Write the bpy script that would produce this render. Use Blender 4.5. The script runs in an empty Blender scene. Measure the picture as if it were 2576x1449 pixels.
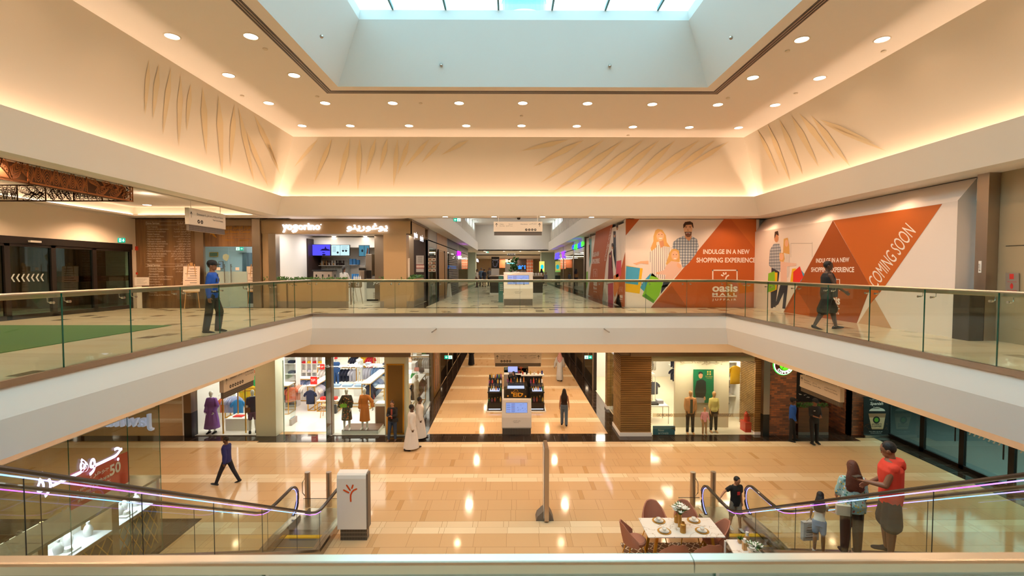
import bpy,bmesh,math,random
from mathutils import Vector,Matrix
random.seed(7)
SC=bpy.context.scene
COL=SC.collection
PI=math.pi
UP=5.25
EYE=6.75
LC=3.80
UC=8.81
F=1200.0;CX,CY=1288.0,724.5
PIT=math.atan(44.5/F);YAW=math.atan(7/F)
cd=bpy.data.cameras.new('camera');cam=bpy.data.objects.new('camera',cd);COL.objects.link(cam)
cd.sensor_width=36;cd.lens=F/2576*36;cd.clip_start=.05;cd.clip_end=400
cam.location=(0,0,EYE);cam.rotation_euler=(PI/2-PIT,0,-YAW)
cd.dof.use_dof=True;cd.dof.focus_distance=15;cd.dof.aperture_fstop=4.0
SC.camera=cam
def ray(px,py):
 x=(px-CX)/F;y=-(py-CY)/F
 Y=math.cos(PIT)+y*math.sin(PIT);Z=-math.sin(PIT)+y*math.cos(PIT)
 c,s=math.cos(YAW),math.sin(YAW)
 return(x*c+Y*s,-x*s+Y*c,Z)
def atY(px,py,Y):
 r=ray(px,py);return Vector((r[0]/r[1]*Y,Y,EYE+r[2]/r[1]*Y))
def atX(px,py,X):
 r=ray(px,py);return Vector((X,r[1]/r[0]*X,EYE+r[2]/r[0]*X))
def atZ(px,py,Z):
 r=ray(px,py);k=(Z-EYE)/r[2];return Vector((r[0]*k,r[1]*k,Z))
def lin(c):
 if isinstance(c,str):
  c=c.lstrip('#');c=[int(c[i:i+2],16)/255 for i in(0,2,4)]
 return tuple((v/12.92 if v<=.04045 else((v+.055)/1.055)**2.4)for v in c)+(1.0,)
_M={}
def mat(name,col='#cccccc',rough=.6,metal=0.0,emit=None,es=0.0,spec=.5,coat=0.0,bump=None):
 if name in _M:return _M[name]
 m=bpy.data.materials.new(name);m.use_nodes=True;nt=m.node_tree
 b=nt.nodes['Principled BSDF'];_M[name]=m
 b.inputs['Base Color'].default_value=lin(col);b.inputs['Roughness'].default_value=rough
 b.inputs['Metallic'].default_value=metal;b.inputs['Specular IOR Level'].default_value=spec
 b.inputs['Coat Weight'].default_value=coat
 if emit:b.inputs['Emission Color'].default_value=lin(emit);b.inputs['Emission Strength'].default_value=es
 if bump or rough>.35:
  tc=nt.nodes.new('ShaderNodeTexCoord');nz=nt.nodes.new('ShaderNodeTexNoise')
  nz.inputs['Scale'].default_value=(bump or(30,.0))[0];nz.inputs['Detail'].default_value=3
  nt.links.new(tc.outputs['Object'],nz.inputs['Vector'])
  bp=nt.nodes.new('ShaderNodeBump');bp.inputs['Strength'].default_value=bump[1]if bump else .03
  bp.inputs['Distance'].default_value=.01
  nt.links.new(nz.outputs['Fac'],bp.inputs['Height']);nt.links.new(bp.outputs['Normal'],b.inputs['Normal'])
 return m
def col(c,rough=.75):
 return mat('paint '+c+('' if rough==.75 else ' %.2f'%rough),c,rough)
def emis(name,c,s):
 if name in _M:return _M[name]
 m=bpy.data.materials.new(name);m.use_nodes=True;nt=m.node_tree;nt.nodes.clear();_M[name]=m
 e=nt.nodes.new('ShaderNodeEmission');e.inputs[0].default_value=lin(c);e.inputs[1].default_value=s
 o=nt.nodes.new('ShaderNodeOutputMaterial');nt.links.new(e.outputs[0],o.inputs[0]);return m
def glass(name,tint='#e4f0ea',refl=.06,fres=True):
 if name in _M:return _M[name]
 m=bpy.data.materials.new(name);m.use_nodes=True;nt=m.node_tree;nt.nodes.clear();_M[name]=m
 o=nt.nodes.new('ShaderNodeOutputMaterial');t=nt.nodes.new('ShaderNodeBsdfTransparent')
 t.inputs[0].default_value=lin(tint)
 g=nt.nodes.new('ShaderNodeBsdfGlossy');g.inputs['Roughness'].default_value=.02
 mx=nt.nodes.new('ShaderNodeMixShader');fr=nt.nodes.new('ShaderNodeLayerWeight');fr.inputs[0].default_value=.5
 p5=nt.nodes.new('ShaderNodeMath');p5.operation='POWER';p5.inputs[1].default_value=5;nt.links.new(fr.outputs['Facing'],p5.inputs[0])
 ml=nt.nodes.new('ShaderNodeMath');ml.operation='MULTIPLY_ADD';ml.inputs[1].default_value=.8;ml.inputs[2].default_value=refl*.8
 nt.links.new(p5.outputs[0],ml.inputs[0]);nt.links.new(ml.outputs[0],mx.inputs[0])
 nt.links.new(t.outputs[0],mx.inputs[1]);nt.links.new(g.outputs[0],mx.inputs[2]);nt.links.new(mx.outputs[0],o.inputs[0])
 return m
class NT:
 """small expression helper over a material's node tree"""
 def __init__(s,m):
  s.m=m;s.nt=m.node_tree;s.b=s.nt.nodes['Principled BSDF']
  g=s.nt.nodes.new('ShaderNodeNewGeometry');x=s.nt.nodes.new('ShaderNodeSeparateXYZ')
  s.nt.links.new(g.outputs['Position'],x.inputs[0]);s.X,s.Y,s.Z=x.outputs;s.P=g.outputs['Position']
 def put(s,sock,v):
  if isinstance(v,(int,float)):sock.default_value=v
  elif isinstance(v,tuple):sock.default_value=v
  else:s.nt.links.new(v,sock)
 def f(s,op,a,b=None,c=None):
  n=s.nt.nodes.new('ShaderNodeMath');n.operation=op
  for i,v in enumerate((a,b,c)):
   if v is not None:s.put(n.inputs[i],v)
  return n.outputs[0]
 def rnd(s,a,b=0.0,c=0.0):
  v=s.nt.nodes.new('ShaderNodeCombineXYZ');s.put(v.inputs[0],a);s.put(v.inputs[1],b);s.put(v.inputs[2],c)
  w=s.nt.nodes.new('ShaderNodeTexWhiteNoise');w.noise_dimensions='3D';s.nt.links.new(v.outputs[0],w.inputs['Vector']);return w.outputs['Value']
 def mix(s,k,a,b):
  n=s.nt.nodes.new('ShaderNodeMix');n.data_type='RGBA';s.put(n.inputs[0],k);s.put(n.inputs[6],a);s.put(n.inputs[7],b);return n.outputs[2]
 def noise(s,scale,detail=3,vec=None,sx=1,sy=1,sz=1):
  mp=s.nt.nodes.new('ShaderNodeMapping');mp.inputs['Scale'].default_value=(sx,sy,sz)
  s.nt.links.new(vec or s.P,mp.inputs[0]);n=s.nt.nodes.new('ShaderNodeTexNoise');n.inputs['Scale'].default_value=scale
  n.inputs['Detail'].default_value=detail;s.nt.links.new(mp.outputs[0],n.inputs['Vector']);return n.outputs['Fac']
def tile_mat(name,base,base2,dark,grout,row,wid,pdark,strip,band=None,rough=.18,alongx=True,pstrip=.5,coat=.0):
 m=mat(name,base,rough,coat=coat);n=NT(m);A,B=(n.X,n.Y)if alongx else(n.Y,n.X)
 rv=n.f('DIVIDE',B,row);ri=n.f('FLOOR',rv);rf=n.f('FRACT',rv)
 if band:
  isb=n.f('COMPARE',n.f('MODULO',n.f('ADD',ri,5000.0),float(band)),0.0,.5)
  sub=n.f('MULTIPLY',isb,n.f('FLOOR',n.f('MULTIPLY',rf,2.0)))
  ri=n.f('ADD',ri,n.f('MULTIPLY',sub,.37));rf2=n.f('FRACT',n.f('MULTIPLY',rf,2.0))
  rf=n.f('ADD',n.f('MULTIPLY',rf,n.f('SUBTRACT',1.0,isb)),n.f('MULTIPLY',rf2,isb))
 else:isb=0.0
 cv=n.f('ADD',n.f('DIVIDE',A,wid),n.f('MULTIPLY',n.rnd(ri,3.3),7.0));ci=n.f('FLOOR',cv);cf=n.f('FRACT',cv)
 r1=n.rnd(ci,ri,1.7);r2=n.rnd(ci,ri,9.1);r3=n.rnd(ci,ri,4.4)
 has=n.f('GREATER_THAN',r1,1-pstrip);ins=n.f('MULTIPLY',has,n.f('GREATER_THAN',cf,1-strip))
 isd=n.f('MULTIPLY',ins,n.f('GREATER_THAN',r2,1-pdark))
 var=n.f('ADD',n.f('MULTIPLY',r3,.8),n.f('MULTIPLY',n.noise(1.5,2),.3))
 c=n.mix(var,lin(base),lin(base2));c=n.mix(isd,c,n.mix(r3,lin(dark),lin(base2)))
 if band:c=n.mix(n.f('MULTIPLY',isb,n.f('ADD',.35,n.f('MULTIPLY',r2,.5))),c,lin('#efdcb8'))
 g1=n.f('LESS_THAN',cf,.012/wid*.6);g2=n.f('LESS_THAN',rf,.010/row);g3=n.f('MULTIPLY',has,n.f('LESS_THAN',n.f('ABSOLUTE',n.f('SUBTRACT',cf,1-strip)),.0045/wid))
 g=n.f('MAXIMUM',g1,n.f('MAXIMUM',g2,g3));c=n.mix(g,c,lin(grout));n.put(n.b.inputs['Base Color'],c)
 rr=n.f('ADD',rough,n.f('MULTIPLY',n.f('GREATER_THAN',r2,.7),.02));n.put(n.b.inputs['Roughness'],n.f('ADD',rr,n.f('MULTIPLY',g,.4)))
 return m
def wood_mat(name,c1,c2,axis='z',scale=6,rough=.45):
 m=mat(name,c1,rough);n=NT(m);s=dict(x=(.06,1,1),y=(1,.06,1),z=(1,1,.06))[axis]
 k=n.noise(scale,5,None,*s);k2=n.noise(scale*4,3,None,*s)
 v=n.f('MULTIPLY_ADD',n.f('ADD',n.f('MULTIPLY',k,1.5),n.f('MULTIPLY',k2,.6)),1.6,-1.15)
 n.put(n.b.inputs['Base Color'],n.mix(v,lin(c1),lin(c2)));return m
ORG={}
def shape_arabic(s):
 """contextual Arabic presentation forms, reversed for left-to-right drawing"""
 F4={'ب':0xFE8F,'ت':0xFE95,'ث':0xFE99,'ج':0xFE9D,'ح':0xFEA1,'خ':0xFEA5,'س':0xFEB1,'ش':0xFEB5,'ص':0xFEB9,'ض':0xFEBD,
   'ط':0xFEC1,'ع':0xFEC9,'غ':0xFECD,'ف':0xFED1,'ق':0xFED5,'ك':0xFED9,'ل':0xFEDD,'م':0xFEE1,'ن':0xFEE5,'ه':0xFEE9,'ي':0xFEF1}
 F2={'ا':0xFE8D,'أ':0xFE83,'إ':0xFE87,'د':0xFEA9,'ذ':0xFEAB,'ر':0xFEAD,'ز':0xFEAF,'و':0xFEED,'ة':0xFE93,'ى':0xFEEF}
 out=[]
 for i,ch in enumerate(s):
  pj=i>0 and s[i-1]in F4 or(i>0 and s[i-1]=='ـ');nj=i+1<len(s)and(s[i+1]in F4 or s[i+1]in F2 or s[i+1]=='ـ')
  if ch in F4:out.append(chr(F4[ch]+(3 if pj and nj else 1 if pj else 2 if nj else 0)))
  elif ch in F2:out.append(chr(F2[ch]+(1 if pj else 0)))
  else:out.append(ch)
 return ''.join(reversed(out))
_TX={}
def text_geo(body,bold=0.0,depth=0.0,shear=0.0,res=3):
 k=(body,bold,depth,shear)
 if k in _TX:return _TX[k]
 b=shape_arabic(body)if any('\u0600'<=c<='\u06ff' for c in body)else body
 c=bpy.data.curves.new('t','FONT');c.body=b;c.offset=bold;c.extrude=depth;c.shear=shear;c.resolution_u=res
 o=bpy.data.objects.new('t',c);COL.objects.link(o);me=o.to_mesh()
 vs=[v.co.copy()for v in me.vertices];fs=[tuple(p.vertices)for p in me.polygons]
 o.to_mesh_clear();bpy.data.objects.remove(o);bpy.data.curves.remove(c)
 if vs:
  x0=min(v.x for v in vs);x1=max(v.x for v in vs);y0=min(v.y for v in vs);y1=max(v.y for v in vs)
 else:x0=y0=0;x1=y1=1
 _TX[k]=(vs,fs,(x0,x1,y0,y1));return _TX[k]
AX={'-y':(Vector((1,0,0)),Vector((0,0,1)),Vector((0,-1,0))),'+y':(Vector((-1,0,0)),Vector((0,0,1)),Vector((0,1,0))),
  '+x':(Vector((0,1,0)),Vector((0,0,1)),Vector((1,0,0))),'-x':(Vector((0,-1,0)),Vector((0,0,1)),Vector((-1,0,0)))}
class MB:
 def __init__(s):s.bm=bmesh.new();s.ms=[]
 def mi(s,m):
  if m not in s.ms:s.ms.append(m)
  return s.ms.index(m)
 def face(s,pts,m):
  vs=[s.bm.verts.new(p)for p in pts]
  try:f=s.bm.faces.new(vs)
  except ValueError:return None
  f.material_index=s.mi(m);return f
 def box(s,x0,x1,y0,y1,z0,z1,m,rot=None,piv=None):
  P=[Vector((x,y,z))for x in(x0,x1)for y in(y0,y1)for z in(z0,z1)]
  if rot is not None:
   R=rot if isinstance(rot,Matrix)else Matrix.Rotation(rot,3,'Z');pv=Vector(piv)if piv is not None else Vector(((x0+x1)/2,(y0+y1)/2,(z0+z1)/2))
   P=[R@(p-pv)+pv for p in P]
  v=[s.bm.verts.new(p)for p in P];i=s.mi(m)
  for q in((0,1,3,2),(4,6,7,5),(0,4,5,1),(2,3,7,6),(0,2,6,4),(1,5,7,3)):
   s.bm.faces.new([v[k]for k in q]).material_index=i
  return s
 def loft(s,rings,m,cap=True,closed=True):
  R=[[s.bm.verts.new(p)for p in r]for r in rings];i=s.mi(m);n=len(R[0])
  for a,b in zip(R[:-1],R[1:]):
   for k in range(n if closed else n-1):
    try:s.bm.faces.new((a[k],a[(k+1)%n],b[(k+1)%n],b[k])).material_index=i
    except ValueError:pass
  if cap and closed:
   for r in(R[0][::-1],R[-1]):
    try:s.bm.faces.new(r).material_index=i
    except ValueError:pass
  return s
 def cyl(s,p0,p1,r0,m,r1=None,n=12,cap=True):
  p0=Vector(p0);p1=Vector(p1);r1=r0 if r1 is None else r1;d=(p1-p0)
  if d.length<1e-6:return s
  d.normalize();u=d.orthogonal().normalized();w=d.cross(u)
  return s.loft([[p+(u*math.cos(a)+w*math.sin(a))*r for a in[2*PI*k/n for k in range(n)]]for p,r in((p0,r0),(p1,r1))],m,cap)
 def tube(s,pts,r,m,n=8,closed=False,up=None,prof=None):
  pts=[Vector(p)for p in pts];rings=[];N=len(pts)
  for i,p in enumerate(pts):
   a=pts[i-1]if(i>0 or closed)else p;b=pts[(i+1)%N]if(i<N-1 or closed)else p
   d=(b-a).normalized();u0=Vector(up)if up else Vector((0,0,1))if abs(d.z)<.95 else Vector((1,0,0))
   u=d.cross(u0).normalized();w=u.cross(d).normalized()
   if prof:rings.append([p+u*q[0]+w*q[1]for q in prof])
   else:rings.append([p+(u*math.cos(t)+w*math.sin(t))*r for t in[2*PI*k/n for k in range(n)]])
  if closed:rings.append(rings[0])
  return s.loft(rings,m,not closed)
 def lathe(s,c,prof,m,n=16,cap=True,ax=None):
  c=Vector(c);rings=[[c+Vector((r*math.cos(a),r*math.sin(a),z))for a in[2*PI*k/n for k in range(n)]]for r,z in prof]
  return s.loft(rings,m,cap)
 def ball(s,c,r,m,n=10,sc=(1,1,1)):
  c=Vector(c);h=max(4,n//2);rings=[]
  for j in range(1,h):
   t=PI*j/h;rings.append([c+Vector((r*sc[0]*math.sin(t)*math.cos(a),r*sc[1]*math.sin(t)*math.sin(a),-r*sc[2]*math.cos(t)))for a in[2*PI*k/n for k in range(n)]])
  return s.loft(rings,m)
 def prism(s,pts,nrm,m,m2=None):
  """polygon pts extruded by vector nrm"""
  nrm=Vector(nrm);a=[s.bm.verts.new(Vector(p))for p in pts];b=[s.bm.verts.new(Vector(p)+nrm)for p in pts];i=s.mi(m);j=s.mi(m2 or m);n=len(a)
  try:s.bm.faces.new(a[::-1]).material_index=j;s.bm.faces.new(b).material_index=i
  except ValueError:pass
  for k in range(n):
   try:s.bm.faces.new((a[k],a[(k+1)%n],b[(k+1)%n],b[k])).material_index=j
   except ValueError:pass
  return s
 def text(s,body,o,w,h,m,ax='-y',bold=0.0,depth=0.0,shear=0.0,lift=.003,mirror=False,fit=True,vec=None):
  """text whose box has lower-left corner o, width w and height h, on a surface facing ax"""
  vs,fs,(x0,x1,y0,y1)=text_geo(body,bold,depth,shear);U,V,N=vec or AX[ax];o=Vector(o);i=s.mi(m)
  sy=h/max(y1-y0,1e-4)if h else None;sx=w/max(x1-x0,1e-4)if w else sy
  if sy is None:sy=sx
  bv=[s.bm.verts.new(o+U*((v.x-x0)*sx)+V*((v.y-y0)*sy)+N*(lift+(v.z+depth)*sy))for v in vs]
  for f in fs:
   try:s.bm.faces.new([bv[k]for k in f]).material_index=i
   except ValueError:pass
  return s
 def build(s,name,parent=None,kind=None,label=None,cat=None,group=None,smooth=False,bevel=0,origin=None,world=True):
  bmesh.ops.recalc_face_normals(s.bm,faces=s.bm.faces)if smooth!='raw' else None
  if parent is not None:org=ORG.get(parent.name,Vector())if world else Vector()
  elif origin is not None:org=Vector(origin)
  elif kind=='structure' or not s.bm.verts:org=Vector()
  else:
   xs=[v.co for v in s.bm.verts];org=Vector(((min(v.x for v in xs)+max(v.x for v in xs))/2,(min(v.y for v in xs)+max(v.y for v in xs))/2,min(v.z for v in xs)))
  if org.length>0:bmesh.ops.translate(s.bm,verts=s.bm.verts,vec=-org)
  me=bpy.data.meshes.new(name);s.bm.to_mesh(me);s.bm.free()
  for m in s.ms:me.materials.append(m)
  if smooth:
   for p in me.polygons:p.use_smooth=True
   try:me.set_sharp_from_angle(angle=math.radians(40))
   except Exception:pass
  o=bpy.data.objects.new(name,me);COL.objects.link(o)
  if parent is not None:o.parent=parent;ORG[o.name]=org
  else:o.location=org;ORG[o.name]=org
  if bevel:
   b=o.modifiers.new('bevel','BEVEL');b.width=bevel;b.segments=2;b.limit_method='ANGLE'
  return tag(o,label,cat,group,kind)
def tag(o,label=None,cat=None,group=None,kind=None):
 if label:o['label']=label
 if cat:o['category']=cat
 if group:o['group']=group
 if kind:o['kind']=kind
 return o
def thing(name,label,cat,loc=(0,0,0),rot=0,group=None):
 o=bpy.data.objects.new(name,None);COL.objects.link(o);o.empty_display_size=.1
 o.location=loc;o.rotation_euler=(0,0,rot);ORG[o.name]=Vector(loc);return tag(o,label,cat,group)
def one(name,label,cat,fn,group=None,parent=None,smooth=False,bevel=0,**k):
 m=MB();fn(m);return m.build(name,parent,None,label,cat,group,smooth,bevel,**k)
KIDS={}
def dup(root,loc,rot=None,label=None,group=None,scale=None):
 if root.name not in KIDS:KIDS[root.name]=[(c,list(c.children))for c in root.children]
 r=root.copy();COL.objects.link(r);r.location=loc
 if rot is not None:r.rotation_euler=(0,0,rot)
 if scale:r.scale=scale if isinstance(scale,tuple)else(scale,)*3
 if label:r['label']=label
 if group:r['group']=group
 for c,gs in KIDS[root.name]:
  d=c.copy();COL.objects.link(d);d.parent=r
  for g in gs:e=g.copy();COL.objects.link(e);e.parent=d
 return r
_n={'trim':0,'window':0,'door':0}
def struct(name,fn,smooth=False,bevel=0):
 if name in _n:_n[name]+=1;name='%s_%d'%(name,_n[name])
 m=MB();fn(m);return m.build(name,None,'structure',smooth=smooth,bevel=bevel)
def lamp(kind,loc,energy,color,size=.2,spot=None,blend=.6,rot=(0,0,0),sy=None):
 l=bpy.data.lights.new('lamp',kind);l.energy=energy;l.color=color
 if kind=='SPOT':l.spot_size=spot or 2.4;l.spot_blend=blend;l.shadow_soft_size=size
 elif kind=='AREA':
  l.shape='RECTANGLE' if sy else 'DISK';l.size=size
  if sy:l.size_y=sy
 else:l.shadow_soft_size=size
 o=bpy.data.objects.new('lamp',l);COL.objects.link(o);o.location=loc;o.rotation_euler=rot;return o
def ptext(m,body,box,plane,ma,**k):
 """text set inside a box measured on the photograph, lying on plane ('y', value) or ('x', value)"""
 x0,y0,x1,y1=box;at=(lambda a,b:atY(a,b,plane[1]))if plane[0]=='y' else(lambda a,b:atX(a,b,plane[1]))
 o=at(x0,y1);p=at(x1,y1);q=at(x0,y0);ax='-y' if plane[0]=='y' else('+x' if plane[1]<0 else '-x')
 m.text(body,o,abs(p.x-o.x)if plane[0]=='y' else abs(p.y-o.y),q.z-o.z,ma,ax,**k)
def ppoly(m,pts,plane,ma,lift=.003,th=None):
 """flat printed patch whose outline is measured on the photograph"""
 at=(lambda a,b:atY(a,b,plane[1]))if plane[0]=='y' else(lambda a,b:atX(a,b,plane[1]))
 N=AX['-y' if plane[0]=='y' else('+x' if plane[1]<0 else '-x')][2];P=[at(*q)+N*lift for q in pts]
 if th:m.prism(P,N*th,ma)
 else:m.face(P,ma)
def prect(m,b,plane,ma,lift=.003,th=None):ppoly(m,[(b[0],b[3]),(b[2],b[3]),(b[2],b[1]),(b[0],b[1])],plane,ma,lift,th)
def pell(m,cx,cy,rx,ry,plane,ma,lift=.004,a0=0,a1=360,n=20):ppoly(m,[(cx+rx*math.cos(math.radians(a0+(a1-a0)*k/n)),cy-ry*math.sin(math.radians(a0+(a1-a0)*k/n)))for k in range(n if a1-a0==360 else n+1)],plane,ma,lift)
M_W=mat('white plaster','#f1ebe2',.7,bump=(40,.04))
M_CEIL=mat('ceiling plaster','#f7eee4',.75)
M_WARM=mat('warm plaster','#f2e4d0',.7)
M_WELL=mat('skylight well plaster','#e6ebea',.7)
M_STEEL=mat('brushed steel','#b9aca0',.32,1.0)
M_BRONZE=mat('bronze cladding','#8d7a66',.38,.8)
M_DARK=mat('dark metal','#2a2522',.4,.5)
M_BLACK=mat('black laminate','#161412',.35)
M_GOLD=mat('gold metal','#d9a441',.3,.9)
M_CHROME=mat('chrome','#d8d4cf',.15,1.0)
M_GL=glass('clear glass','#f5faf7',.05)
M_GLB=glass('balustrade glass','#edf4ee',.05)
M_GLE=mat('glass edge green','#0f5a46',.1,spec=.8)
M_SHOPW=mat('shop white','#f3efe9',.6)
M_FLOORL=tile_mat('beige floor tiles','#cfa97c','#d1ac80','#bf9562','#9a754a',.60,.82,.5,.16,band=5,rough=.085,pstrip=.55);M_FLOORL.node_tree.nodes['Principled BSDF'].inputs['Specular IOR Level'].default_value=.17
M_FLOORU=tile_mat('upper floor tiles','#f0e2c8','#e6d6ba','#6b5c48','#a89a80',.42,1.15,.72,.28,rough=.12,pstrip=.5)
M_GRAN=tile_mat('dark granite','#2b211b','#33271f','#2b211b','#4a3b30',.6,.6,0,.1,rough=.07)
M_SHOPF=tile_mat('shop floor tiles','#efe7dd','#f5efe8','#e9e0d5','#e0d6ca',.8,.8,.2,.2,rough=.2)
M_WOODP=wood_mat('walnut panel','#4e3523','#80593a')
M_WOODL=wood_mat('light oak','#b98a55','#d3a56c')
M_BRICK=mat('brick wall','#8f5b3e',.85)
def _bk():
 n=NT(M_BRICK);b=n.nt.nodes.new('ShaderNodeTexBrick');cx=n.nt.nodes.new('ShaderNodeCombineXYZ')
 n.put(cx.inputs[0],n.f('ADD',n.X,n.Y));n.put(cx.inputs[1],n.Z);n.nt.links.new(cx.outputs[0],b.inputs['Vector'])
 b.inputs['Color1'].default_value=lin('#a5643f');b.inputs['Color2'].default_value=lin('#5f4336');b.inputs['Mortar'].default_value=lin('#6b5546')
 b.inputs['Scale'].default_value=1;b.inputs['Brick Width'].default_value=.24;b.inputs['Row Height'].default_value=.08;b.inputs['Mortar Size'].default_value=.008
 n.nt.links.new(b.outputs[0],n.b.inputs['Base Color'])
_bk()
VX0,VX1,VY1,VY0=-6.56,7.26,15.88,2.32
GX0,GX1=-15.0,15.4
YB=19.3
struct('floor',lambda m:m.box(-26,24,-14,90,-.3,0,M_FLOORL))
def _dark(m):
 z=.006
 m.box(-9.9,13.9,18.54,YB+.15,0,z,M_GRAN);m.box(-13.05,-9.9,18.7,YB+.15,0,z,M_GRAN);m.box(-24,-13.05,18.7,YB,0,z,M_GRAN)
 m.box(-3.97,-3.39,YB+.15,60,0,z,M_GRAN);m.box(4.08,4.9,YB+.15,60,0,z,M_GRAN)
 m.box(-22,-8.35,11.3,12.78,0,z,M_GRAN);m.box(-9.0,-8.35,-10,11.3,0,z,M_GRAN);m.box(14.7,15.4,-8,19.2,0,z,M_GRAN)
 m.box(10.6,16,18.9,25,0,z*1.5,M_GRAN);m.box(4.65,10.6,YB-.1,YB+.1,0,z*1.5,M_GRAN)
struct('trim',_dark)
def _upper(m):
 for a in((-26,VX0-.03,-14,90),(VX1+.03,24,-14,90),(VX0-.03,VX1+.03,VY1+.03,90),(VX0-.03,VX1+.03,-14,VY0-.03)):m.box(a[0],a[1],a[2],a[3],UP-.25,UP,M_FLOORU)
struct('floor_upper',_upper)
struct('trim',lambda m:(m.box(-14.9,9.9,19.0,19.28,UP,UP+.004,M_GRAN),m.box(-3.97,-3.4,YB,60,UP,UP+.004,M_GRAN),m.box(4.1,4.65,YB,60,UP,UP+.004,M_GRAN)))
def ring(m,prof,ma):
 """sweep a (r,z) profile round the void; r grows outwards"""
 c=lambda r:[(VX0-r,VY0-r),(VX1+r,VY0-r),(VX1+r,VY1+r),(VX0-r,VY1+r)]
 for(r0,z0),(r1,z1)in zip(prof[:-1],prof[1:]):
  A,B=c(r0),c(r1)
  for k in range(4):
   j=(k+1)%4;m.face([(*A[k],z0),(*A[j],z0),(*B[j],z1),(*B[k],z1)],ma)
struct('trim',lambda m:(ring(m,[(.30,UP+.004),(0,UP+.004),(0,4.82),(.14,4.25),(.17,4.25),(.17,4.42),(1.15,4.42)],M_W),ring(m,[(1.14,4.43),(1.14,LC-.005)],mat('bright plaster','#fff4e4',.7))))
def _cl(m):
 r=1.15
 for a in((-24,VX0-r,-14,60),(VX1+r,24,-14,60),(VX0-r,VX1+r,VY1+r,60),(VX0-r,VX1+r,-14,VY0-r)):m.box(a[0],a[1],a[2],a[3],LC,LC+.08,M_CEIL)
struct('ceiling_lower',_cl)
struct('trim',lambda m:ring(m,[(.05,UP+.003),(.05,UP+.07),(-.03,UP+.07),(-.03,UP-.02)],M_STEEL))
HY0=-4.0
def hring(m,prof,ma,y0=None):
 def c(r):return[(VX0-r,HY0+.0-r),(VX1+r,HY0-r),(VX1+r,VY1+r),(VX0-r,VY1+r)]
 for(r0,z0),(r1,z1)in zip(prof[:-1],prof[1:]):
  A,B=c(r0),c(r1)
  for k in range(4):
   j=(k+1)%4;m.face([(*A[k],z0),(*A[j],z0),(*B[j],z1),(*B[k],z1)],ma)
struct('trim',lambda m:hring(m,[(2.4,UC-.01),(2.15,UC-.01),(1.78,9.47),(1.82,9.47),(2.09,9.0),(2.5,9.0)],M_W))
M_WALLH=mat('hall wall plaster','#f0e4d2',.55)
struct('wall_hall',lambda m:hring(m,[(2.5,8.95),(2.07,9.57),(.96,11.4)],M_WALLH))
_cove=emis('cove light','#ffd8b6',43)
def _cv(m):
 z=9.05
 for k in range(4):
  r=2.17;c=[(VX0-r,HY0-r),(VX1+r,HY0-r),(VX1+r,VY1+r),(VX0-r,VY1+r)];r2=2.25;d=[(VX0-r2,HY0-r2),(VX1+r2,HY0-r2),(VX1+r2,VY1+r2),(VX0-r2,VY1+r2)];j=(k+1)%4
  m.face([(*c[k],z),(*c[j],z),(*d[j],z),(*d[k],z)],_cove)
one('cove_light_strip','warm light strip hidden behind the bulkhead lip round the hall','light strip',_cv)
one('cove_light_strip','added unseen light strip brightening the recessed face under the upper floor edge','light strip',lambda m:ring(m,[(.21,4.30),(.26,4.30)],emis('slab fill light','#ffcfa0',16)))  # unseen glow strip added to brighten the recessed face below the slab
SX0,SX1,SY0,SY1=-4.34,5.05,-.5,12.29
CE=11.4
def _ce(m):
 x0,x1,y0,y1=VX0-.96,VX1+.96,HY0-.96,VY1+.96
 for a in((x0,SX0,y0,y1),(SX1,x1,y0,y1),(SX0,SX1,SY1,y1),(SX0,SX1,y0,SY0)):m.box(a[0],a[1],a[2],a[3],CE,CE+.06,M_CEIL)
struct('ceiling',_ce)
def _well(m):
 A=[(SX0,SY0),(SX1,SY0),(SX1,SY1),(SX0,SY1)];a=.8;B=[(SX0+a,SY0+a),(SX1-a,SY0+a),(SX1-a,SY1-a),(SX0+a,SY1-a)];a=.84
 C=[(SX0+a,SY0+a),(SX1-a,SY0+a),(SX1-a,SY1-a),(SX0+a,SY1-a)]
 for k in range(4):
  j=(k+1)%4;m.face([(*A[k],CE),(*A[j],CE),(*B[j],12.66),(*B[k],12.66)],M_WELL)
  m.face([(*B[k],12.66),(*B[j],12.66),(*C[j],12.86),(*C[k],12.86)],M_WELL)
struct('trim',_well)
M_SKYG=glass('skylight glass','#eafaf8',.03)
M_MUL=mat('skylight bar','#5f8488',.5,.4)
wx0,wx1,wy0,wy1=SX0+.84,SX1-.84,SY0+.84,SY1-.84
def _sky(m):
 m.box(wx0-.3,wx1+.3,wy0-.3,wy1+.3,12.93,12.95,M_SKYG)
 for px in(988,1121,1254,1389,1523,1655):
  x=atY(px,25,wy1).x;m.box(x-.022,x+.022,wy0,wy1,12.86,12.93,M_MUL)
 for y in(8.0,4.2,.6):m.box(wx0,wx1,y-.03,y+.03,12.86,12.93,M_MUL)
struct('window',_sky)
p=atY(1318,5,100)
def _tw(m):
 for i in range(14):
  m.cyl((p.x,100,50+i*4),(p.x,100,53.4+i*4),4.5,mat('tower glass','#5f9896',.25,.3),n=24);m.cyl((p.x,100,53.4+i*4),(p.x,100,54+i*4),4.6,mat('tower band','#a9d5cf',.5),n=24)
 m.cyl((p.x,100,0),(p.x,100,50),4.5,mat('tower band','#a9d5cf',.5),n=24)
one('tower_building','round glazed tower standing outside, seen through the skylight panes','building',_tw)
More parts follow.
